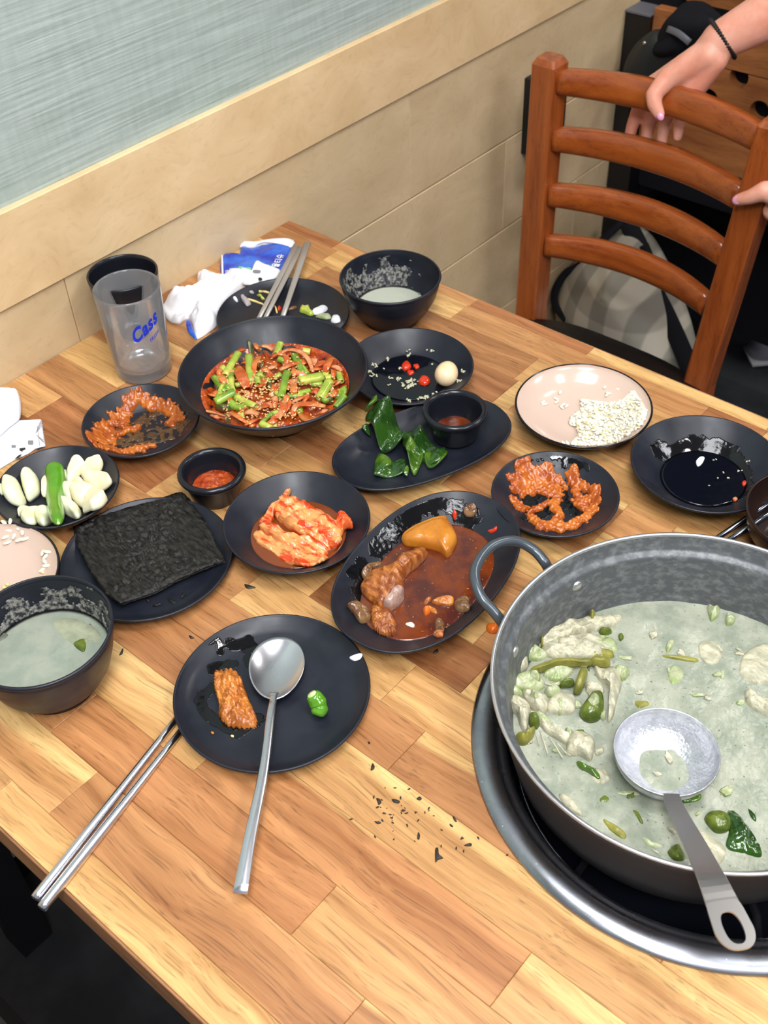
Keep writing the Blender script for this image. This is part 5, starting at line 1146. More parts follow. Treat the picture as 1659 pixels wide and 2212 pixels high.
for i, (x, y) in enumerate(LG):
    p = onto(1050 + x / 2.724, 740 + y / 2.724, dR.surf, .0012)
    if gr is None:
        gr = me('rice_grain', *blob(p, (.0034, .0015, .0012), .15, 2, 1, 2), M['rice'], loc=p); tag(gr, 'loose rice grain on the bare part of the plate at the far table edge', 'rice', 'loose rice grains on the far rice plate')
    else:
        o = gr.copy(); COL.objects.link(o); o.location = p; o.rotation_euler = (0, 0, rnd.random() * 6)
RL = [(8, 1128), (22, 1126), (38, 1140), (48, 1150), (30, 1158), (42, 1166), (12, 1160), (54, 1164), (16, 1172), (20, 1146), (92, 1194), (98, 1202), (96, 1212), (100, 1222), (92, 1230), (102, 1192)]
gr = None
for i, (x, y) in enumerate(RL):
    p = onto(x, y, dRL.surf, .0014)
    if gr is None:
        gr = me('rice_grain', *blob(p, (.0042, .0018, .0013), .15, 2, 1, 2), M['rice'], loc=p); tag(gr, 'loose rice grain on the tan plate at the left photo edge', 'rice', 'loose rice grains on the left rice plate')
    else:
        o = gr.copy(); COL.objects.link(o); o.location = p; o.rotation_euler = (0, 0, rnd.random() * 6)
for x, y in ((2, 1152), (92, 1236), (8, 1268), (16, 1262)):
    p = onto(x, y, dRL.surf, .001); tag(me('millet_grain', *blob(p, (.0022, .0016, .0009), .2, 2, x, 2), M['rice_y'], loc=p), 'amber coloured grain on the tan plate at the left photo edge', 'grain', 'amber grains on the left rice plate')
# ---------------------------------------------------------------- salad
BSF = bS.surf
def SAL(x, y):
    d = math.hypot(x - bS.c[0], y - bS.c[1]); return max(BSF(x, y), .0285 + .0045 * noise.noise(Vector((x, y, 0)) * 40) - .25 * max(0, d - .058)) + .0006
CS = dict(org=(380, 660), sc_=3.95)
V, F = [(bS.c[0], bS.c[1], TZ + SAL(*bS.c))], []; nr, na = 30, 90
for i in range(1, nr + 1):
    for k in range(na):
        r = .0735 * i / nr; x, y = bS.c[0] + r * math.cos(2 * PI * k / na), bS.c[1] + r * math.sin(2 * PI * k / na)
        V.append((x, y, TZ + SAL(x, y) + (.0055 * noise.fractal(Vector((x, y, 0)) * 95, 1, 2, 4) if i < nr else 0)))
for k in range(na): F.append((0, 1 + k, 1 + (k + 1) % na))
for i in range(nr - 1):
    for k in range(na): j = (k + 1) % na; F.append((1 + i * na + k, 1 + (i + 1) * na + k, 1 + (i + 1) * na + j, 1 + i * na + j))
tag(me('chili_dressing', V, F, M['redsauce'], loc=(*bS.c, TZ + .02)), 'red chili dressing with chopped bits under the onion and scallion salad', 'sauce', kind='stuff')
def w3(x, y, dh): return onto(380 + x / 3.95, 660 + y / 3.95, SAL, dh)
def scal(a, b, r, m, lb, dh0=.004, dh1=.004, mid=None, grp=None):
    A, B = w3(*a, dh0), w3(*b, dh1); C = w3(*mid, max(dh0, dh1) + .001) if mid else A.lerp(B, .5)
    P = spline([A, C, B], 9); V, F = tube(P, [r * 1.05] + [r] * 7 + [r * .95], 12, .8, cap=False)
    V2, F2 = tube(P, [r * .62] * 9, 12, .8, cap=False); n = len(V); Ft = [tuple(i + n for i in f) for f in F2]
    rings = [(k, (k + 1) % 12, n + (k + 1) % 12, n + k) for k in range(12)] + [(96 + k, 96 + (k + 1) % 12, n + 96 + (k + 1) % 12, n + 96 + k) for k in range(12)]
    return tag(me('scallion_piece', V + V2, F + Ft + rings, m, loc=A), lb, 'scallion', grp)
G, Y = M['scallion'], M['scallion_y']
for a, b, r, m, lb, d0, d1 in (((530, 405), (415, 600), .0046, Y, 'long bright scallion stick at the upper left of the salad', .010, .006), ((620, 430), (640, 660), .0050, Y, 'thick yellow-green scallion stick right of the bright one', .010, .006),
        ((500, 550), (395, 740), .0034, G, 'thin scallion stick below the bright one', .006, .005), ((335, 825), (505, 735), .0058, G, 'short fat green scallion piece at the left side of the salad', .007, .009), ((510, 780), (680, 862), .0044, Y, 'yellow scallion stick slanting down in the lower left', .008, .006),
        ((460, 845), (600, 885), .0056, G, 'dark green scallion piece under the slanting yellow one', .003, .003), ((890, 320), (858, 415), .0044, Y, 'scallion stub standing at the back of the salad', .011, .006), ((945, 570), (895, 790), .0046, G, 'upright bright green scallion stick in the middle', .011, .007),
        ((1050, 645), (1250, 605), .0066, Y, 'thickest yellow-green scallion piece at the right', .009, .009), ((1310, 650), (1225, 795), .0058, Y, 'pale scallion stick below the thickest piece', .010, .007), ((1440, 770), (1360, 870), .0040, G, 'green scallion stick against the right wall', .006, .004),
        ((1005, 410), (1090, 590), .0048, G, 'long green scallion leaf behind the orange onion arc', .004, .004), ((1080, 385), (1145, 395), .0048, Y, 'light scallion stub at the back right', .006, .006), ((1150, 665), (1250, 672), .0044, G, 'small scallion piece under the thickest one', .004, .004),
        ((1040, 750), (1145, 722), .0032, G, 'thin dark scallion right of the upright stick', .006, .006), ((830, 910), (730, 1000), .0028, G, 'thin scallion stem pointing down at the front', .006, .005), ((735, 1020), (865, 1022), .0040, Y, 'scallion stub at the very front of the salad', .002, .002),
        ((1385, 575), (1410, 650), .0040, Y, 'yellow scallion stub at the right wall', .006, .006), ((325, 610), (385, 700), .0042, G, 'dark scallion leaf at the left wall', .004, .004), ((690, 620), (705, 670), .0036, Y, 'short pale scallion ring near the centre', .009, .007), ((1270, 620), (1350, 600), .0038, Y, 'yellow scallion right of the thickest one', .006, .006)):
    scal(a, b, r * .86, m, lb, d0, d1)
def onion(P, w_, m, lb, dh=.006, grp=None, th=.0016, tiltup=(0, 0, 1), name='onion_slice'):
    Q = [w3(x, y, dh + (.003 if 0 < i < len(P) - 1 else 0)) for i, (x, y) in enumerate(P)]
    S = spline(Q, 14); W = [w_ * (.35 + .65 * math.sin(PI * (i + .5) / 14) ** .5) for i in range(14)]
    return tag(me(name, *strip(S, W, th, tiltup), m, loc=Q[0]), lb, 'onion', grp)
ON, OR = M['onion'], M['onion_red']
for P, w_, m, lb in (([(520, 520), (560, 600), (605, 700)], .0115, ON, 'large translucent onion petal between the scallion sticks on the left'), ([(720, 430), (670, 500), (665, 600)], .0060, OR, 'orange onion arc left of the centre'),
        ([(880, 415), (960, 375), (1060, 395), (1130, 460), (1170, 570)], .0052, ON, 'long thin onion arc at the upper right'), ([(885, 550), (960, 510), (1055, 480)], .0064, ON, 'smooth pale onion strip pointing up right of the centre'),
        ([(660, 310), (690, 350), (712, 395)], .0050, OR, 'small onion strip at the back of the salad'), ([(730, 345), (780, 350), (825, 380)], .0052, ON, 'pale onion curl at the back'), ([(915, 420), (945, 450), (940, 500)], .0054, ON, 'white onion curl inside the long arc'),
        ([(1185, 520), (1230, 490), (1260, 470)], .0080, OR, 'red coated onion piece at the right back'), ([(1270, 570), (1290, 510), (1335, 440)], .0075, OR, 'orange onion piece leaning on the right back wall'), ([(1325, 520), (1370, 525), (1415, 560)], .0055, ON, 'thin onion slice end at the right wall'),
        ([(520, 385), (560, 375), (605, 372)], .0055, OR, 'onion strip end at the upper left'), ([(370, 580), (390, 620), (425, 660)], .0070, OR, 'reddish onion piece at the left'), ([(585, 915), (640, 905), (705, 925)], .0080, ON, 'rounded onion chunk at the lower left'),
        ([(258, 900), (330, 915), (425, 945)], .0046, ON, 'upper of the two onion strips at the lower left wall'), ([(295, 935), (360, 955), (410, 975)], .0042, ON, 'lower of the two onion strips at the lower left wall'), ([(460, 910), (530, 950), (605, 1000)], .0050, OR, 'long onion strip at the front left'),
        ([(900, 815), (920, 870), (880, 940)], .0075, ON, 'onion petal at the front centre'), ([(1000, 910), (1030, 850), (1140, 840), (1275, 860)], .0070, ON, 'large onion ring edge at the front right'), ([(1060, 920), (1120, 970), (1220, 960)], .0080, OR, 'orange onion ring below the large ring edge'),
        ([(1010, 660), (1005, 720), (1010, 760)], .0072, OR, 'orange square-cut onion right of the upright scallion'), ([(990, 825), (1060, 790), (1130, 760)], .0042, ON, 'thin pinkish onion sliver in the right centre'), ([(690, 690), (720, 680), (745, 650)], .0050, OR, 'small red onion bit near the centre'),
        ([(720, 870), (760, 850), (790, 850)], .0080, OR, 'red onion chunk at the front'), ([(1000, 530), (1010, 570), (1005, 610)], .0050, OR, 'small dark red onion sliver behind the thick scallion'), ([(780, 540), (830, 520), (850, 500)], .0060, ON, 'pale orange onion chunk at the centre'),
        ([(400, 520), (370, 560), (365, 610)], .0050, OR, 'onion slice against the left wall'), ([(450, 470), (480, 430), (500, 400)], .0060, OR, 'orange onion behind the bright scallion stick'), ([(925, 760), (945, 780), (930, 830)], .0060, OR, 'little onion cube under the upright scallion'),
        ([(1160, 740), (1190, 720), (1215, 760)], .0070, OR, 'reddish onion chunk under the thick scallion'), ([(1290, 640), (1330, 650), (1370, 640)], .0065, OR, 'sauced onion strip at the right side'), ([(1200, 1000 - 70), (1260, 900), (1300, 880)], .0050, ON, 'pale onion edge at the right front'),
        ([(800, 800), (840, 790), (870, 810)], .0075, ON, 'translucent onion scrap at the front centre'), ([(560, 490), (590, 480), (600, 500)], .0050, OR, 'sauced onion scrap beside the large petal'), ([(760, 610), (800, 590), (830, 620)], .0070, OR, 'sauce covered onion scrap in the middle')):
    onion(P, w_, m, lb, .0065)
r3 = random.Random(21); lab = {'onion': 'small sauce-coated onion scrap among the larger pieces of the salad', 'scallion': 'short scallion offcut sunk among the larger pieces of the salad'}
for i in range(78):
    a_, r_ = r3.random() * 2 * PI, .062 * math.sqrt(r3.random()); x, y = bS.c[0] + r_ * math.cos(a_), bS.c[1] + r_ * math.sin(a_)
    t_ = r3.random() * PI; l_ = r3.uniform(.004, .010); h_ = SAL(x, y) + .0035 + .002 * r3.random(); cx_ = Vector((x, y, TZ + h_)); dv = Vector((math.cos(t_), math.sin(t_), r3.uniform(-.3, .3))) * l_
    if i % 3:
        P_ = spline([cx_ - dv, cx_ + Vector((dv.y, -dv.x, l_)) * .35, cx_ + dv], 9); W_ = [.0062 * (.4 + .6 * math.sin(PI * (k + .5) / 9)) for k in range(9)]
        tag(me('onion_slice', *strip(P_, W_, .0016, (r3.uniform(-.5, .5), r3.uniform(-.5, .5), 1)), OR if i % 2 else ON, loc=cx_), lab['onion'], 'onion', 'onion scraps in the salad')
    else: tag(me('scallion_piece', *tube(spline([cx_ - dv, cx_, cx_ + dv], 5), .0028 + .0012 * r3.random(), 10, .8), G if i % 2 else Y, loc=cx_), lab['scallion'], 'scallion', 'scallion offcuts in the salad')
leafs = [([(620, 400), (650, 390), (670, 410), (660, 440), (630, 440)], 'dark scallion ring at the back left'), ([(690, 510), (740, 505), (760, 540), (720, 555)], 'dark herb leaf on the onion arc'), ([(740, 360), (760, 400), (770, 460), (745, 430)], 'thin dark herb leaf at the back'), ([(1290, 780), (1350, 770), (1420, 740), (1455, 700), (1450, 760), (1380, 800)], 'curled green chili ring at the right wall'),
         ([(1290, 800), (1340, 810), (1340, 840), (1290, 840)], 'dark green piece under the chili ring'), ([(770, 690), (830, 700), (880, 740), (800, 745)], 'dark green leaf in the centre'), ([(400, 960), (440, 960), (470, 1000), (420, 1000)], 'olive piece at the lower left wall'), ([(440, 520), (470, 510), (480, 540), (440, 550)], 'olive leaf at the left back wall'), ([(1040, 500), (1080, 480), (1110, 560), (1060, 600)], 'dark green piece behind the onion arc'),
         ([(320, 690), (350, 700), (370, 740), (350, 770)], 'thin dark scallion tip at the left wall'), ([(330, 880), (420, 870), (480, 890), (400, 910)], 'olive scallion leaf at the lower left'), ([(740, 600), (790, 620), (830, 680), (770, 670)], 'dark leaf below the red scrap')]
for i, (pts, lb) in enumerate(leafs): pad('herb_piece', pts, SAL, .0025 if i in (0, 2, 7) else .006, M['leafdark'] if i not in (3, 8) else M['scallion'], lb, 'herb', n=26, rings=6, rough=.002, seed=i, lift=.001, **CS)
r2 = random.Random(11); pts = []
while len(pts) < 520:
    x, y = r2.gauss(870, 260), r2.gauss(760, 180)
    p = w3(x, y, .0055 + .004 * r2.random())
    if math.hypot(p.x - bS.c[0], p.y - bS.c[1]) < .066: pts.append(p)
scatter('sesame_seeds', pts, (.0014, .0009, .0006), M['sesame'], 'sesame seeds sprinkled over the onion salad', 'sesame', seed=4)
for i, (x, y) in enumerate([(558, 237), (1247, 235), (1225, 335), (1425, 425), (1420, 445), (360, 438), (1225, 152), (315, 765)]):
    p = onto(380 + x / 3.95, 660 + y / 3.95, BSF, .0006)
    tag(me('sesame_seed', *blob(p, (.0017, .0011, .0008), .1, 2, i, 2, RZ(i)), M['sesame'], loc=p), 'single sesame seed stuck to the inner wall of the salad bowl', 'sesame', 'stray sesame seeds on the salad bowl wall')

# ---------------------------------------------------------------- back plate
PB = plateB.surf; C7 = dict(org=(440, 500), sc_=4.879)
for i, (a, b, ha, hb, lb) in enumerate(((((975, 150), (600, 900)), 0, .023, .006, 'leftmost of the three flat greyish chopsticks on the back plate'), (((1025, 165), (670, 890)), 0, .023, .006, 'middle of the three flat greyish chopsticks on the back plate'), (((1095, 120), (845, 890)), 0, .026, .006, 'rightmost, separate one of the three flat chopsticks on the back plate'))):
    (xa, ya), (xb, yb) = a; A, B = at(440 + xa / 4.879, 500 + ya / 4.879, ha), at(440 + xb / 4.879, 500 + yb / 4.879, hb)
    B = B + (B - A) * .12
    B.z = max(B.z, TZ + .0062)
    tag(me('chopstick', *strip([A, A.lerp(B, .3), A.lerp(B, .7), B], [.0068, .0064, .0055, .0048] if i < 2 else [.0080, .0072, .0060, .0052], .0026), M['steel_dull'], loc=A), lb, 'chopstick')
for name, pts, th, m, lb in (('rice_grain', [(310, 705), (335, 700), (362, 730), (350, 745), (320, 725)], .003, M['packwhite'], 'single white grain at the left of the back plate'), ('onion_scrap', [(390, 680), (420, 672), (445, 700), (500, 760), (470, 790), (440, 780), (400, 720)], .004, mat('grey_onion_skin', (.36, .31, .32), .4), 'translucent greyish scrap on the back plate'),
        ('sprout_root', [(450, 705), (540, 730), (630, 765), (625, 775), (530, 745), (450, 715)], .0018, M['rice_y'], 'long thin tan root on the back plate'), ('sprout_root', [(583, 612), (640, 630), (700, 648), (698, 660), (640, 645), (585, 625)], .0018, M['rice_y'], 'upper short tan root on the back plate'),
        ('lettuce_scrap', [(560, 675), (600, 665), (625, 700), (650, 722), (610, 720), (590, 690)], .003, M['scallion_y'], 'yellow-green scrap left of the chopsticks'), ('chili_scrap', [(780, 810), (800, 795), (820, 820), (790, 840)], .003, M['redchili'], 'red scrap between the chopsticks'),
        ('sprout_root', [(745, 780), (765, 800), (780, 855), (765, 860), (750, 810)], .0018, M['rice_y'], 'tan root between the chopsticks'), ('sprout_root', [(890, 830), (930, 800), (980, 795), (975, 815), (920, 830)], .0025, MU, 'dark brown root right of the chopsticks'),
        ('lettuce_scrap', [(1010, 850), (1030, 790), (1060, 800), (1105, 790), (1130, 840), (1165, 880), (1120, 895), (1060, 870)], .005, M['scallion_y'], 'frilly yellow-green lettuce scrap on the right of the back plate'), ('cabbage_scrap', [(1140, 850), (1220, 800), (1290, 790), (1305, 830), (1240, 870), (1160, 880)], .004, M['packwhite'], 'white cabbage scrap next to the lettuce'),
        ('lettuce_scrap', [(1180, 900), (1250, 880), (1320, 875), (1345, 920), (1280, 930), (1210, 915)], .004, M['leek'], 'pale green lettuce scrap at the rim of the salad bowl'), ('cabbage_scrap', [(1345, 930), (1370, 895), (1430, 900), (1440, 950), (1390, 970), (1345, 960)], .004, M['packwhite'], 'square white cabbage scrap at the right rim of the back plate'),
        ('onion_scrap', [(480, 635), (510, 625), (530, 637), (500, 645)], .0015, bpy.data.materials['grey_onion_skin'], 'tiny grey scrap at the top left of the back plate')):
    pad(name, pts, PB, th, m, lb, 'food scrap', n=28, rings=6, rough=th * .3, freq=150, **C7)

# ---------------------------------------------------------------- wipes, wrappers, tissue
g = empty('wet_wipe_wrapper', at(560, 560, 0)); tag(g, 'torn blue wet wipe wrapper with white lettering at the back corner of the table', 'wrapper')
pad('film', [(200, 260), (300, 305), (370, 320), (400, 160), (500, 190), (600, 160), (800, 140), (915, 165), (900, 260), (880, 400), (800, 470), (600, 470), (210, 470)], TABLE, .0040, M['packblue'], parent=g, n=80, rings=14, rough=.0030, freq=45, prof=.25, seed=3, lift=.0005, **C7)
pad('seal_edge', [(350, 135), (520, 130), (700, 100), (940, 95), (920, 170), (820, 155), (640, 140), (520, 175), (360, 165)], TABLE, .0042, M['packwhite'], parent=g, n=80, rings=6, rough=.0008, prof=.2, lift=.0008, jag=.012, **C7)
pad('seal_edge', [(188, 262), (205, 262), (212, 465), (192, 465)], TABLE, .0042, M['packwhite'], parent=g, n=30, rings=4, prof=.2, lift=.001, **C7)
pad('green_print', [(370, 370), (430, 380), (505, 385), (490, 440), (440, 460), (380, 430)], TABLE, .0012, M['packgreen'], parent=g, n=40, rings=8, rough=.0003, jag=.12, lift=.0060, **C7)
def text(name, body, p, xd, yd, size, m, parent=None, ext=.0001, bold=.0):
    c = bpy.data.curves.new(name, 'FONT'); c.body = body; c.size = size; c.extrude = ext; c.offset = bold; c.align_x = 'CENTER'; c.align_y = 'CENTER'
    t = bpy.data.objects.new(name, c); COL.objects.link(t); bpy.context.view_layer.update()
    d = bpy.data.meshes.new_from_object(t.evaluated_get(bpy.context.evaluated_depsgraph_get())); bpy.data.objects.remove(t)
    xd = xd.normalized(); zd = xd.cross(yd).normalized(); yd = zd.cross(xd)
    V = [p + xd * v.co.x + yd * v.co.y + zd * v.co.z for v in d.vertices]; F = [tuple(f.vertices) for f in d.polygons]
    return me(name, V, F, m, parent, smooth=False, loc=p)
def hangul(p, xd, yd, sz, m, parent):
    """three syllable blocks of strokes, as on the wrapper (물티슈)"""
    xd = xd.normalized(); zd = xd.cross(yd).normalized(); yd = zd.cross(xd).normalized(); parts = []
    G_ = [[((.2, .95), (.8, .95)), ((.2, .95), (.2, .65)), ((.8, .95), (.8, .65)), ((.2, .65), (.8, .65)), ((.05, .5), (.95, .5)), ((.5, .5), (.5, .35)), ((.2, .3), (.8, .3)), ((.8, .3), (.8, .17)), ((.8, .17), (.2, .17)), ((.2, .17), (.2, .02)), ((.2, .02), (.85, .02))],
          [((.1, .85), (.55, .85)), ((.1, .85), (.1, .2)), ((.1, .52), (.5, .52)), ((.1, .2), (.6, .2)), ((.85, 1), (.85, 0))],
          [((.5, .98), (.15, .6)), ((.5, .98), (.85, .6)), ((.02, .42), (.98, .42)), ((.35, .42), (.3, .05)), ((.65, .42), (.7, .05))]]
    for i, g_ in enumerate(G_):
        for (a, b) in g_:
            A = p + xd * ((a[0] + i * 1.15 - 1.6) * sz) + yd * ((a[1] - .5) * sz); B = p + xd * ((b[0] + i * 1.15 - 1.6) * sz) + yd * ((b[1] - .5) * sz)
            parts.append(strip([A, B], sz * .13, .0002, zd))
    me('lettering', *join(*parts), m, parent, smooth=False, loc=p)
a_, b_ = at(440 + 745 / 4.879, 500 + 395 / 4.879, .0075), at(440 + 820 / 4.879, 500 + 245 / 4.879, .0075)
xd = (b_ - a_); hangul(a_.lerp(b_, .5) + Vector((0, 0, .0012)), xd, Vector((0, 0, 1)).cross(xd), .0088, M['packink'], g)
a_, b_ = at(440 + 240 / 4.879, 500 + 465 / 4.879, .0065), at(440 + 246 / 4.879, 500 + 410 / 4.879, .0065); xd = (b_ - a_); hangul(a_.lerp(b_, .5), xd, Vector((0, 0, 1)).cross(xd), .004, M['packink'], g)
g = empty('white_wrapper', at(560, 590, .004)); tag(g, 'crumpled white back of a wet wipe packet lying on the blue wrapper', 'wrapper')
pad('film', [(430, 470), (500, 430), (560, 330), (640, 360), (810, 420), (800, 480), (700, 520), (560, 560), (420, 560)], TABLE, .0050, M['packwhite'], parent=g, n=60, rings=12, rough=.0018, freq=50, prof=.2, lift=.0075, **C7)
pad('print_mark', [(530, 405), (595, 410), (590, 435), (525, 430)], TABLE, .0003, M['print'], parent=g, n=16, rings=2, lift=.0135, **C7)
pad('print_mark', [(575, 490), (600, 485), (620, 505), (600, 520), (580, 510)], TABLE, .0003, M['blackprint'], parent=g, n=16, rings=2, lift=.0135, **C7)
C8 = dict(org=(340, 500), sc_=2.592)
pad('used_tissue', [(30, 430), (130, 340), (220, 310), (240, 250), (380, 245), (500, 250), (540, 240), (560, 270), (470, 330), (380, 420), (345, 520), (300, 560), (220, 605), (200, 540), (170, 500), (120, 525), (60, 500)], TABLE, .016, M['paper'], 'large crumpled white tissue left of the back plate', 'tissue', n=90, rings=24, rough=.0140, freq=38, prof=.5, seed=8, ridge=(.003, 160, .9), **C8)
pad('wrapper_corner', [(160, 505), (180, 500), (205, 560), (222, 605), (205, 600), (170, 560)], TABLE, .004, M['packblue'], 'blue wrapper corner with zigzag edge sticking out under the crumpled tissue', 'wrapper', n=40, rings=5, lift=.012, jag=.03, **C8)
# left edge packet
g = empty('white_wrapper', at(50, 950, 0)); tag(g, 'flat opened white wet wipe packet with a zigzag edge at the left photo edge', 'wrapper')
zz = []
for i in range(15):
    y = 420 + i * 19; x = 425 + i * 2.7; zz += [(x, y), (x + 13, y + 9)]
pad('film', [(-60, 560), (60, 500), (120, 470), (200, 430)] + zz + [(470, 695), (370, 720), (300, 770), (150, 840), (0, 930), (-80, 950)], TABLE, .0030, M['packwhite'], parent=g, closedspline=False, rings=16, rough=.0013, freq=40, prof=.2, lift=.0005, **CG)
for pts, m in (([(292, 632), (345, 632), (345, 672), (292, 672)], M['print']), ([(120, 680), (165, 680), (165, 708), (120, 708)], M['print']), ([(200, 712), (262, 706), (266, 722), (230, 735), (235, 750), (205, 735)], M['blackprint']),
               ([(150, 830), (185, 790), (230, 770), (200, 810)], M['blackprint']), ([(368, 720), (430, 702), (470, 700), (400, 735)], M['blackprint']), ([(385, 480), (390, 480), (415, 690), (410, 690)], M['print'])):
    pad('print_mark', pts, TABLE, .0003, m, parent=g, n=24, rings=2, lift=.0040, closedspline=False, **CG)
pad('used_tissue', [(-60, 160), (40, 130), (120, 108), (180, 130), (215, 220), (222, 330), (200, 420), (100, 500), (0, 590), (-80, 600)], TABLE, .010, M['paper'], 'folded white tissue lying on the white packet at the left photo edge', 'tissue', n=70, rings=18, rough=.0060, freq=42, prof=.35, seed=2, lift=.004, ridge=(.0015, 200, .3), **CG)

# ---------------------------------------------------------------- beer glass and black cup
c = (.0985, -.3230)
gl = empty('beer_glass', (*c, TZ)); tag(gl, 'empty straight beer glass with blue lettering in front of the black cup', 'glass')
me('glass', *lathe([(0, .010), (.0225, .0105), (.0262, .0135), (.0276, .022), (.0316, .1005), (.0322, .1020), (.0330, .1024), (.0337, .1018), (.0339, .1000), (.0298, .012), (.0294, .003), (.0280, .0004), (.0240, 0), (.020, .0012), (0, .0014)], 96, c, TZ), M['glass'], gl, loc=(*c, TZ))
def on_glass(z, ang, r=.0002): rr = .0298 + (.0338 - .0298) * (z - .012) / .088 + r; return Vector((c[0] + rr * math.cos(ang), c[1] + rr * math.sin(ang), TZ + z))
def wrap_text(body, a_mid, z_mid, size, slope, m, bold, name):
    cu = bpy.data.curves.new(name, 'FONT'); cu.body = body; cu.size = size; cu.align_x = 'CENTER'; cu.align_y = 'CENTER'; cu.offset = bold; cu.space_character = 1.1
    t = bpy.data.objects.new(name, cu); COL.objects.link(t); bpy.context.view_layer.update()
    d = bpy.data.meshes.new_from_object(t.evaluated_get(bpy.context.evaluated_depsgraph_get())); bpy.data.objects.remove(t)
    bm = bmesh.new(); bm.from_mesh(d); bmesh.ops.triangulate(bm, faces=bm.faces)
    for _ in range(2): bmesh.ops.subdivide_edges(bm, edges=[e for e in bm.edges if e.calc_length() > .0025], cuts=1, use_grid_fill=False); bmesh.ops.triangulate(bm, faces=bm.faces)
    V = []
    for v in bm.verts:
        x, y = v.co.x, v.co.y * 1.6 + v.co.x * slope; V.append(on_glass(z_mid + y, a_mid + x / .0322, .00025))
    F = [tuple(q.index for q in f.verts) for f in bm.faces]; bm.free()
    n = len(V); V2 = [on_glass(v.z - TZ, math.atan2(v.y - c[1], v.x - c[0]), .00005) for v in V]
    me(name, V + V2, F + [tuple(i + n for i in f[::-1]) for f in F], m, gl, loc=on_glass(z_mid, a_mid))
wrap_text('Cass', -.27, .0700, .0146, .60, M['logo'], .0005, 'blue_lettering')
wrap_text('FRESH', -.02, .0560, .0042, .55, M['logo'], .0, 'small_lettering')
tag(me('black_cup', *lathe([(0, .006), (.022, .007), (.026, .012), (.0345, .080), (.0352, .0840), (.0364, .0848), (.0375, .0838), (.0372, .080), (.0285, .010), (.0270, .001), (.0255, 0), (0, .001)], 80, (.0480, -.2905), TZ), M['black_wet'], loc=(.048, -.2905, TZ)), 'tall black melamine cup standing against the wall behind the beer glass', 'cup')

# ---------------------------------------------------------------- crumbs on the table
C9 = dict(org=(700, 1560), sc_=3.456)
for pts, lb in (([(830, 945), (852, 940), (858, 985), (890, 1015), (850, 1030), (832, 1050), (828, 1000)], 'largest dark seaweed flake on the table near the burner ring'), ([(348, 360), (360, 308), (378, 330), (372, 352)], 'upright seaweed flake below the front plate'), ([(1045, 922), (1080, 905), (1102, 908), (1095, 928)], 'pointed seaweed flake right of the largest one'),
        ([(958, 702), (975, 710), (992, 745), (972, 738)], 'crossed seaweed flake on the pale wood stripe'), ([(938, 760), (962, 775), (958, 785), (940, 775)], 'short seaweed flake below the crossed one'), ([(695, 870), (702, 822), (716, 840), (712, 875)], 'thin seaweed flake left of the largest one'),
        ([(390, 570), (412, 572), (428, 598), (408, 620), (398, 595)], 'ragged seaweed flake at the left of the crumb cluster'), ([(505, 578), (530, 575), (565, 590), (555, 608), (520, 600)], 'ragged seaweed flake in the centre of the crumb cluster'), ([(690, 575), (712, 555), (730, 572), (715, 585)], 'greyish seaweed flake right of the crumb cluster'),
        ([(325, 150), (345, 150), (338, 166)], 'small seaweed flake nearest the front plate'), ([(1355, 995), (1375, 985), (1370, 1000)], 'small flake touching the burner ring'), ([(375, 742), (395, 745), (415, 742), (425, 755), (400, 762)], 'seaweed flake below the crumb cluster')):
    pad('seaweed_flake', pts, TABLE, .0012, M['crumb'], lb, 'crumb', n=20, rings=3, rough=.0004, freq=300, **C9)
for pts, lb in (([(528, 1262), (545, 1266), (552, 1270), (534, 1272)], 'thin dark crumb between kimchi dish and front plate'), ([(259, 1412), (266, 1400), (265, 1412), (258, 1416)], 'dark crumb right of the left front bowl'), ([(408, 1372), (420, 1378), (412, 1380)], 'reddish crumb above the front plate'), ([(938, 1406), (946, 1402), (946, 1410), (936, 1412)], 'dark crumb at the lower rim of the oval stew dish')):
    pad('seaweed_flake', pts, TABLE, .0010, M['crumb'], lb, 'crumb', n=16, rings=3)
r2 = random.Random(5); cr = None
for i in range(46):
    if i < 30: x, y = 700 + r2.gauss(560, 110) / 3.456, 1560 + r2.gauss(660, 70) / 3.456
    else: x, y = r2.uniform(720, 1080), r2.uniform(1700, 1860)
    p = at(x, y, .0005)
    if (p.x - RC[0]) ** 2 + (p.y - RC[1]) ** 2 < .18 ** 2: continue
    if cr is None:
        cr = me('seaweed_crumb', *blob(p, (.0011, .0005, .0004), .4, 2, 1, 1), M['crumb'], loc=p); tag(cr, 'tiny dark seaweed crumb scattered on the table between front plate and burner', 'crumb', 'tiny crumbs on the table')
    else:
        o = cr.copy(); COL.objects.link(o); o.location = p; o.rotation_euler = (0, 0, r2.random() * 6); k = r2.uniform(.5, 1.5); o.scale = (k, k, 1)
pad('carrot_bit', [(1052, 1352), (1066, 1349), (1076, 1352), (1076, 1366), (1062, 1370), (1051, 1362)], TABLE, .005, M['carrot'], 'orange carrot bit on the table beside the pan wall', 'food scrap', rough=.001)
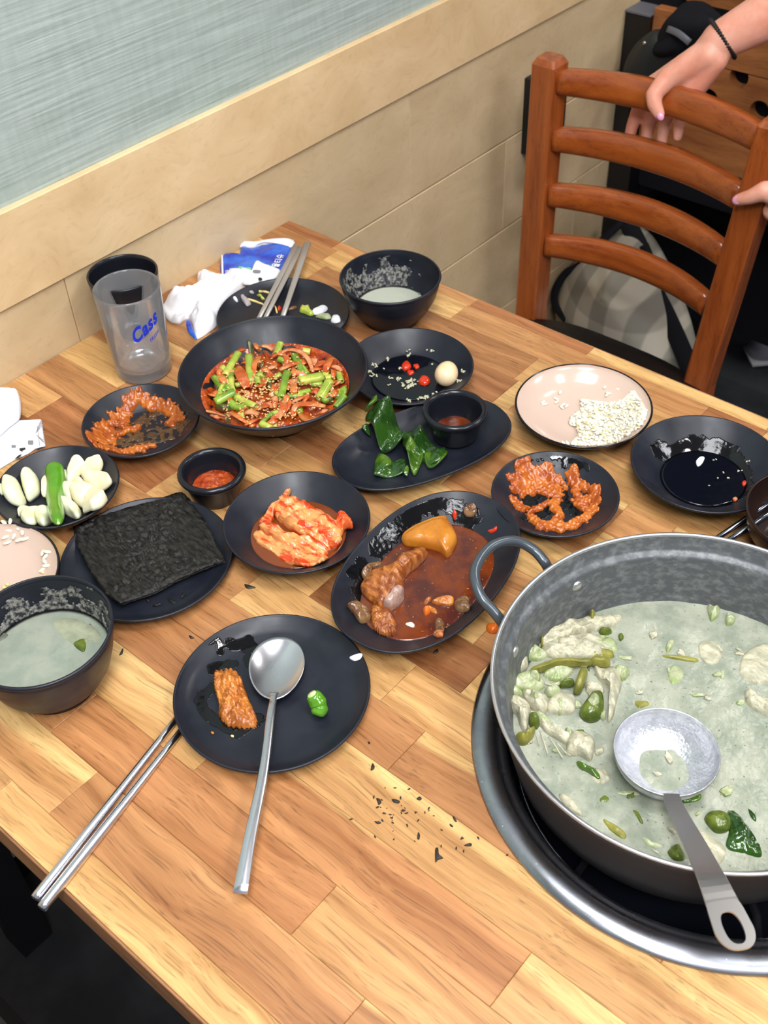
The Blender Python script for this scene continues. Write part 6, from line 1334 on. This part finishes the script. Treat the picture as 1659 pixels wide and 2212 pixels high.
# ================================================================ the wooden chair
CY = .405
ch = empty('ladder_back_chair', (.28, CY - .2, 0)); tag(ch, 'reddish varnished wooden chair with four curved back slats and a black round-cornered seat', 'chair')
def post(xb, xt, inner_sign):
    w_ = .037; V, F = [], []; zs = [0.001, .20, .43, .60, TZ + .095, TZ + .103]; prof = []
    for i, z in enumerate(zs):
        t = max(0, (z - (TZ - .317)) / .42); x = xb + (xt - xb) * min(t, 1.05); y = CY + (.0 if z > .4 else .02 * (1 - z / .4))
        s = w_ / 2 * (1.0 if i < 5 else .80) ; d = .019 if i < 5 else .014
        b = .0025 if i < 5 else .004
        for dx, dy in ((-s + b, -d), (s - b, -d), (s, -d + b), (s, d - b), (s - b, d), (-s + b, d), (-s, d - b), (-s, -d + b)): V.append((x + dx, y + dy, z))
    for i in range(5):
        for k in range(8): F.append((i * 8 + k, i * 8 + (k + 1) % 8, (i + 1) * 8 + (k + 1) % 8, (i + 1) * 8 + k))
    F += [tuple(range(8)), tuple(40 + k for k in range(8))]
    return V, F
XL = (.111, .116); XR = (.411, .446)
me('back_post', *post(*XL, 1), M['cherry_v'], ch, smooth=False, loc=(.115, CY, .5)); me('back_post', *post(*XR, -1), M['cherry_v'], ch, smooth=False, loc=(.44, CY, .5))
def slat(i):
    zt = TZ + [.090, .008, -.077, -.160][i]; h = .033; xr = [.427, .417, .408, .398][i] + .004; xl = .130; V, F = [], []; n = 28
    for k in range(n):
        t = k / (n - 1); x = xl + (xr - xl) * t; y = CY + .036 * (1 - (2 * t - 1) ** 2) - .002; th = .0085; arch = .004 * (1 - (2 * t - 1) ** 2)
        yy = -.5 * 0
        dy = -.036 * 2 * (2 * t - 1) * 2 / (xr - xl); nx, ny = -dy, 1; L = math.hypot(nx, ny); nx /= L; ny /= L
        b = .0025
        zb_ = zt - h - arch
        for o_, z in ((-th, zb_ + b), (-th - .0018, zb_ + h * .2), (-th - .0032, zb_ + h * .45), (-th - .0022, zb_ + h * .75), (-th, zt - b + arch), (-th + b, zt + arch), (th - b, zt + arch), (th, zt - b + arch), (th, zb_ + b), (th - b, zb_), (-th + b, zb_)):
            bulge = 0
            V.append((x + nx * o_, y + ny * o_ + bulge, z))
    for k in range(n - 1):
        for j in range(11): F.append((k * 11 + j, k * 11 + (j + 1) % 11, (k + 1) * 11 + (j + 1) % 11, (k + 1) * 11 + j))
    F += [tuple(range(11)), tuple((n - 1) * 11 + j for j in range(11))]
    me('back_slat', V, F, M['cherry'], ch, smooth=True, loc=(.28, CY + .03, zt))
for i in range(4): slat(i)
# seat: rounded black cushion
sxc, syc = .272, .225; zs_ = TZ - .312
me('seat', *lathe([(0, .016), (.80, .014), (.95, .008), (1.0, -.004), (.97, -.020), (0, -.022)], 80, (sxc, syc), zs_, .196, .205, 0, 3.4), M['seat'], ch, loc=(sxc, syc, zs_))
me('seat_frame', *join(box(.10, .44, .05, .075, zs_ - .075, zs_ - .022), box(.10, .125, .05, CY, zs_ - .075, zs_ - .022), box(.405, .43, .05, CY, zs_ - .075, zs_ - .022), box(.10, .43, CY - .03, CY - .012, zs_ - .075, zs_ - .022)), M['cherry'], ch, smooth=False, loc=(.27, .2, zs_))
for x in (.112, .424): me('front_leg', *box(x - .017, x + .017, .045, .079, .001, zs_ - .022), M['cherry_v'], ch, smooth=False, loc=(x, .06, .2))
for x in (.112, .424): me('stretcher', *box(x - .009, x + .009, .079, CY, .14, .17), M['cherry'], ch, smooth=False, loc=(x, .2, .15))

# ================================================================ neighbouring bench behind
BYY = .82
bn2 = empty('bench', (.3, BYY, 0)); tag(bn2, 'black framed bench with orange wooden back boards and round holes, behind the chair', 'bench')
zt = TZ + .036
me('post', *bevbox(-.0 + .002, .046, BYY - .02, BYY + .025, .001, TZ + .024, .002), M['blackmetal'], bn2, smooth=False, loc=(.024, BYY, .4))
me('post_cap', *bevbox(.001, .047, BYY - .021, BYY + .026, TZ + .024, TZ + .028, .001), M['greytrim'], bn2, smooth=False, loc=(.024, BYY, TZ))
me('post', *bevbox(.50, .545, BYY - .02, BYY + .025, .001, TZ + .024, .002), M['blackmetal'], bn2, smooth=False, loc=(.52, BYY, .4))
me('back_board', *bevbox(.047, .50, BYY - .008, BYY + .012, TZ - .030, zt, .001), M['bench'], bn2, smooth=False, loc=(.4, BYY, TZ))
# board with round holes
holes = [(aty(1596, 167, BYY - .008), .0165), (aty(1640, 240, BYY - .008), .0165), (aty(1530, 214, BYY - .008), .0165)]
x0, x1, z0, z1 = .047, .50, TZ - .20, TZ - .032
bmh = bmesh.new(); bmesh.ops.create_cube(bmh, size=1); hm = bpy.data.meshes.new('b'); bmh.to_mesh(hm); bmh.free()
bo = bpy.data.objects.new('back_board', hm); bo.location = ((x0 + x1) / 2, BYY + .002, (z0 + z1) / 2); bo.scale = (x1 - x0, .020, z1 - z0); COL.objects.link(bo); cut = []
for p, r in holes:
    b2 = bmesh.new(); bmesh.ops.create_cone(b2, cap_ends=True, segments=40, radius1=r, radius2=r, depth=.1); m2 = bpy.data.meshes.new('c'); b2.to_mesh(m2); b2.free()
    o = bpy.data.objects.new('c', m2); o.rotation_euler = (PI / 2, 0, 0); o.location = p; o.location.y = BYY; COL.objects.link(o); cut.append(o)
    md = bo.modifiers.new('b', 'BOOLEAN'); md.operation = 'DIFFERENCE'; md.object = o; md.solver = 'EXACT'
bpy.context.view_layer.update(); r = bpy.data.meshes.new_from_object(bo.evaluated_get(bpy.context.evaluated_depsgraph_get()))
W = bo.matrix_world.copy(); vs = [W @ v.co for v in r.vertices]; fs = [tuple(f.vertices) for f in r.polygons]; lc = bo.location.copy()
bpy.data.objects.remove(bo)
for o in cut: bpy.data.objects.remove(o)
me('back_board', vs, fs, M['bench'], bn2, smooth=False, loc=lc)
me('seat_cushion', *bevbox(.047, .50, 1.03, 1.42, .36, .45, .01), M['seat'], bn2, smooth=False, loc=(.4, BYY + .2, .4))
me('dark_hole_backing', *box(.047, .50, BYY + .013, BYY + .026, .46, TZ - .0), M['blackcloth'], bn2, smooth=False, loc=(.4, BYY, .3))  # black backing added so that the round holes look dark
zt3 = aty(1530, 7, 1.0).z
me('back_board', *bevbox(.012, .50, .99, 1.01, zt3, zt3 + .11, .001), M['bench'], bn2, smooth=False, loc=(.3, 1.0, zt3))
me('dark_gap_panel', *box(.012, .50, .992, 1.008, .12, zt3 - .001), M['blackcloth'], bn2, smooth=False, loc=(.3, 1.0, .4))  # black panel added to fill the dark gap above the front boards
tag(me('dark_space_sheet', *box(0.0005, .0045, .847, 2.6, .05, CEIL - .01), M['blackcloth'], smooth=False, loc=(0, 1.5, 1)), kind='structure')  # black sheet laid over the wall, standing for the dark space beyond

# black backpack hanging over the bench back
Yb = BYY - .055
bp = empty('backpack', aty(1440, 90, Yb)); tag(bp, 'black backpack with a grey trim band hanging on the bench back, behind the hand', 'bag')
def py(x, y, dY=0): return aty(x, y, Yb + dY)
me('pouch', *blob(py(1488, 62, -.0), (.052, .035, .034), .25, 1.2, 2, 4, rotm(0, -.5, 0)), M['blackcloth'], bp, loc=py(1480, 60))
me('trim_band', *strip(spline([py(1442, 62, -.030), py(1465, 72, -.040), py(1490, 92, -.040)], 10), .010, .003, (0, -1, .4)), M['greytrim'], bp, loc=py(1465, 72))
me('lower_pouch', *blob(py(1462, 88, -.002), (.040, .034, .020), .2, 1.3, 5, 4, rotm(0, -.6, 0)), M['blackcloth'], bp, loc=py(1462, 88))
me('side_panel', *blob(py(1405, 135, .0), (.036, .026, .065), .25, 1.4, 7, 4, rotm(0, .5, 0)), mat('charcoal_nylon', (.018, .020, .020), .6), bp, loc=py(1400, 140))
me('strap', *strip(spline([py(1400, 95), py(1395, 150, -.01), py(1380, 200, -.02), py(1372, 260, 0)], 14), .028, .004, (0, -1, 0)), M['blackcloth'], bp, loc=py(1390, 180))
p = py(1392, 93, -.025); me('snap', *blob(p, (.003, .002, .003), 0, 1, 0, 2), M['pan_rim'], bp, loc=p)

# plaid tote behind the chair
bg = empty('tote_bag', (.12, .66, 0)); tag(bg, 'pale beige plaid cloth bag with black straps slumped on the floor behind the chair', 'bag')
def zq(x, y, h): return at(x, y, h)
ring0 = [aty(*p) for p in ((1205, 690, .62), (1198, 640, .66), (1235, 570, .70), (1290, 530, .73), (1350, 486, .755), (1400, 500, .755), (1440, 560, .74), (1475, 640, .71), (1500, 720, .67), (1510, 800, .63), (1450, 850, .59), (1330, 800, .58), (1240, 750, .59))]
V, F = [], []
R0 = closed(ring0, 60); cc = sum(R0, Vector()) / 60 + Vector((0, -.04, .03)); nr = 16
V.append(cc + Vector((0, -.05, .03)))
for i in range(1, nr + 1):
    s = i / nr
    for k in range(60):
        p = cc.lerp(R0[k], s); p = p + Vector((0, -.05, .03)) * (1 - s * s) + Vector((0, -1, .6)) * (.012 * noise.noise(p * 9) * (1 - s ** 4)); V.append(p)
for i in range(1, 7):
    s = i / 6
    for k in range(60): p = R0[k].lerp(Vector((cc.x + (R0[k].x - cc.x) * .55, cc.y + .03 + (R0[k].y - cc.y) * .4, .10 + .02 * math.sin(k))), s); p.z = max(.012, p.z - .25 * s * (1 if k > 30 else .6)); V.append(p)
for k in range(60): F.append((0, 1 + k, 1 + (k + 1) % 60))
for i in range(nr + 5):
    for k in range(60): j = (k + 1) % 60; F.append((1 + i * 60 + k, 1 + (i + 1) * 60 + k, 1 + (i + 1) * 60 + j, 1 + i * 60 + j))
F.append(tuple(1 + (nr + 5) * 60 + k for k in range(60)))
V = [Vector((v[0], v[1], max(.004, v[2]))) for v in V]
me('bag_body', V, F, M['plaid'], bg, loc=cc)
for pts, w_ in (([(1355, 480, .735), (1385, 540, .715), (1400, 600, .69), (1440, 680, .65), (1480, 770, .60), (1500, 830, .57)], .030), ([(1345, 480, .735), (1300, 520, .71), (1255, 570, .68), (1222, 590, .665), (1200, 625, .64), (1200, 660, .62), (1222, 690, .60)], .013), ([(1390, 530, .712), (1402, 560, .70), (1410, 600, .685), (1405, 640, .665)], .018)):
    P = spline([aty(*p) for p in pts], 26); me('strap', *strip(P, w_, .006, (0, -.8, .6)), M['blackcloth'], bg, loc=P[4])

# pale shoe on the floor
p0 = at(1648, 748, -TZ + .03); so = empty('shoe', (p0.x, p0.y, 0)); tag(so, 'off-white shoe on the dark floor right of the chair, its shade put into the colour', 'shoe')
me('upper', *join(capsule(p0, p0 + Vector((.10, .10, .005)), .034, .030), capsule(p0 + Vector((.10, .10, .005)), p0 + Vector((.16, .16, .03)), .030, .034)), M['shoe'], so, loc=p0)
me('sole', *strip([p0 + Vector((-.02, -.02, -.024)), p0 + Vector((.16, .16, -.024))], .068, .010), M['whiteplastic'], so, loc=p0)

# ================================================================ the person holding the chair
def H(x, y, Y): return aty(x, y, Y)
pr = empty('person', (.80, .50, 0)); tag(pr, 'person behind the chair gripping its top slat, black cord bracelet on the wrist, pink nails', 'person')
wr = H(1556, 88, .475)
elb = wr + Vector((.175, .105, .130)); sh = Vector((.66, .80, 1.22))
parts = []
parts += chain([wr, wr.lerp(elb, .35), wr.lerp(elb, .75), elb], [.0245, .033, .040, .038], 18)
parts += chain([elb, elb.lerp(sh, .6), sh], [.038, .045, .052], 18)
mcps = [(1402, 188, .466, .0118), (1432, 196, .474, .0122), (1462, 203, .474, .0118), (1488, 200, .470, .0105)]
carp = H(1532, 112, .470)
parts += [capsule(wr, carp, .0235, .0215, 18)]
for x, y, Y, r in mcps: parts += [capsule(carp.lerp(H(x, y, Y), .12), H(x, y, Y), .0185, r * 1.02, 16)]
parts += [capsule(H(1545, 128, .462), H(1500, 185, .458), .017, .0175, 16), capsule(H(1530, 120, .456), H(1455, 165, .446), .0170, .0165, 16)]
fing = [[(1402, 188, .466), (1378, 238, .470), (1366, 272, .466), (1358, 302, .462)], [(1432, 196, .474), (1408, 248, .474), (1399, 284, .469), (1393, 314, .463)], [(1462, 203, .474), (1438, 258, .473), (1431, 290, .468), (1428, 316, .463)], [(1488, 200, .470), (1470, 248, .468), (1466, 278, .464), (1464, 297, .460)]]
rad = [[.0112, .0096, .0088, .0076], [.0116, .0100, .0090, .0078], [.0112, .0094, .0085, .0074], [.0100, .0082, .0075, .0064]]
for f, rr in zip(fing, rad): parts += chain([H(*p) for p in f], rr, 14)
thumb = [(1505, 128, .455), (1440, 172, .434), (1412, 205, .4165), (1414, 226, .4125), (1424, 246, .4115)]
parts += chain([H(*p) for p in thumb], [.0175, .0138, .0108, .0098, .0078], 16)
# left hand on the right post
lt = [(1594, 432, .372), (1622, 425, .372), (1652, 412, .376), (1700, 425, .392)]
parts += chain([H(*p) for p in lt], [.0078, .0098, .0125, .020], 16)
pal = H(1712, 452, .405); wl2 = H(1790, 470, .45); elb2 = wl2 + Vector((.17, .12, .16)); sh2 = Vector((.98, .84, 1.22))
parts += [capsule(H(1700, 425, .392), wl2, .024, .024, 18), capsule(pal, wl2, .026, .024, 18)]
for x, y in ((1690, 478), (1700, 508), (1712, 536), (1725, 560)):
    a = H(x + 22, y - 8, .410); b = H(x - 2, y, .432); e = H(x - 14, y + 4, .446); parts += chain([pal, a, b, e], [.020, .0105, .0092, .0075], 12)
parts += chain([H(1672, 455, .392), pal], [.014, .022], 14)
parts += chain([wl2, wl2.lerp(elb2, .4), elb2, elb2.lerp(sh2, .6), sh2], [.0245, .034, .038, .046, .052], 18)
me_ = remeshed('arms', parts, .0026, M['skin'], wr, pr, 7)
def nail(p, d, upv, s=1.0):
    d = d.normalized(); sd_ = d.cross(upv).normalized(); up2 = sd_.cross(d).normalized(); V0, F0 = ico(2)
    return me('fingernail', [p + d * (v.x * .0056 * s) + sd_ * (v.y * .0046 * s) + up2 * (v.z * .0016) for v in V0], F0, M['nail'], pr, loc=p)
t1, t2 = H(1414, 226, .4125), H(1424, 246, .4115)
nail(t2 + (CAM - t2).normalized() * .0066 + (t2 - t1).normalized() * .0035, t2 - t1, (CAM - t2).normalized())
t1, t2 = H(1622, 425, .372), H(1594, 432, .372)
nail(t2 + (CAM - t2).normalized() * .0068 + (t2 - t1).normalized() * .0015, t2 - t1, (CAM - t2).normalized(), 1.25)
# braided cord bracelet
bc = H(1549, 90, .478).lerp(wr, .3) + (elb - wr).normalized() * .006; axd = (elb - wr).normalized(); u = axd.cross(Vector((0, 0, 1))).normalized(); v_ = u.cross(axd)
for ph in (0, PI):
    P = []
    for k in range(121):
        t = 2 * PI * k / 120; rr_ = .0274 + .0014 * math.cos(22 * t + ph); P.append(bc + u * (rr_ * math.cos(t)) + v_ * (rr_ * math.sin(t)) + axd * (.0014 * math.sin(22 * t + ph) + .006 * math.cos(t + .5)))
    me('bracelet', *tube(P, .00165, 8, cap=False), M['cord'], pr, loc=bc)
# clothed body beside the frame: leaning slightly forward
hip = Vector((.86, .94, .90)); chest = Vector((.82, .50, 1.22))
sh_parts = chain([hip, chest], [.135, .150], 24) + [capsule(sh, sh2, .060, .060, 20), capsule(chest + Vector((-.07, 0, -.02)), chest + Vector((.07, 0, -.02)), .12, .12, 20), capsule(hip + Vector((-.05, 0, 0)), hip + Vector((.05, 0, 0)), .125, .125, 20)]
sh_parts += chain([sh, sh.lerp(elb, .45)], [.062, .056], 18) + chain([sh2, sh2.lerp(elb2, .45)], [.062, .056], 18)
remeshed('shirt', sh_parts, .010, M['blackcloth'], chest, pr, 5)
lp = []
for s in (-1, 1):
    lp += chain([hip + Vector((.075 * s, 0, -.02)), Vector((.84 + .09 * s, .96, .48)), Vector((.84 + .10 * s, 1.0, .085))], [.105, .068, .050], 20)
lp += [capsule(hip + Vector((-.06, 0, 0)), hip + Vector((.06, 0, 0)), .122, .122, 20)]
remeshed('trousers', lp, .010, M['blackcloth'], hip, pr, 5)
for s in (-1, 1):
    a = Vector((.84 + .10 * s, 1.0, .038)); me('sneaker', *capsule(a, a + Vector((-.02, -.17, -.006)), .040, .032, 18), M['blackcloth'], pr, loc=a)
hc = Vector((.80, .76, 1.50))
hd = [capsule(chest + Vector((0, -.02, .12)), hc + Vector((0, .03, -.07)), .055, .050, 18), blob(hc, (.072, .092, .105), 0, 1, 0, 4), blob(hc + Vector((0, -.030, -.065)), (.050, .055, .050), 0, 1, 0, 3), capsule(hc + Vector((0, -.088, .012)), hc + Vector((0, -.108, -.018)), .008, .012, 12),
      capsule(hc + Vector((-.018, -.084, -.052)), hc + Vector((.018, -.084, -.052)), .008, .008, 10), blob(hc + Vector((-.074, .005, -.005)), (.012, .020, .030), 0, 1, 0, 2), blob(hc + Vector((.074, .005, -.005)), (.012, .020, .030), 0, 1, 0, 2)]
remeshed('head', hd, .005, M['skin'], hc, pr, 4)
for s in (-1, 1): me('eye', *blob(hc + Vector((.030 * s, -.082, .008)), (.012, .008, .006), 0, 1, 0, 3), M['packwhite'], pr, loc=hc); me('pupil', *blob(hc + Vector((.030 * s, -.088, .008)), (.005, .003, .005), 0, 1, 0, 2), M['cord'], pr, loc=hc)
remeshed('hair', [blob(hc + Vector((0, .020, .028)), (.084, .095, .098), .06, 2, 3, 4), capsule(hc + Vector((0, .08, 0)), hc + Vector((0, .10, -.17)), .06, .045, 18)], .008, M['hair'], hc, pr, 3)

# black bench seat added on the near side to make that space dark
nb = empty('added_dark_bench', (.5, -1.05, 0)); tag(nb, 'black padded bench seat added to darken the space below the near table edge', 'bench')
me('cushion', *bevbox(.01, 1.5, -1.25, -.80, .37, .455, .012), M['seat'], nb, smooth=False, loc=(.7, -1.0, .42))
me('base', *box(.03, 1.48, -1.22, -.83, .001, .37), M['blackcloth'], nb, smooth=False, loc=(.7, -1.0, .2))
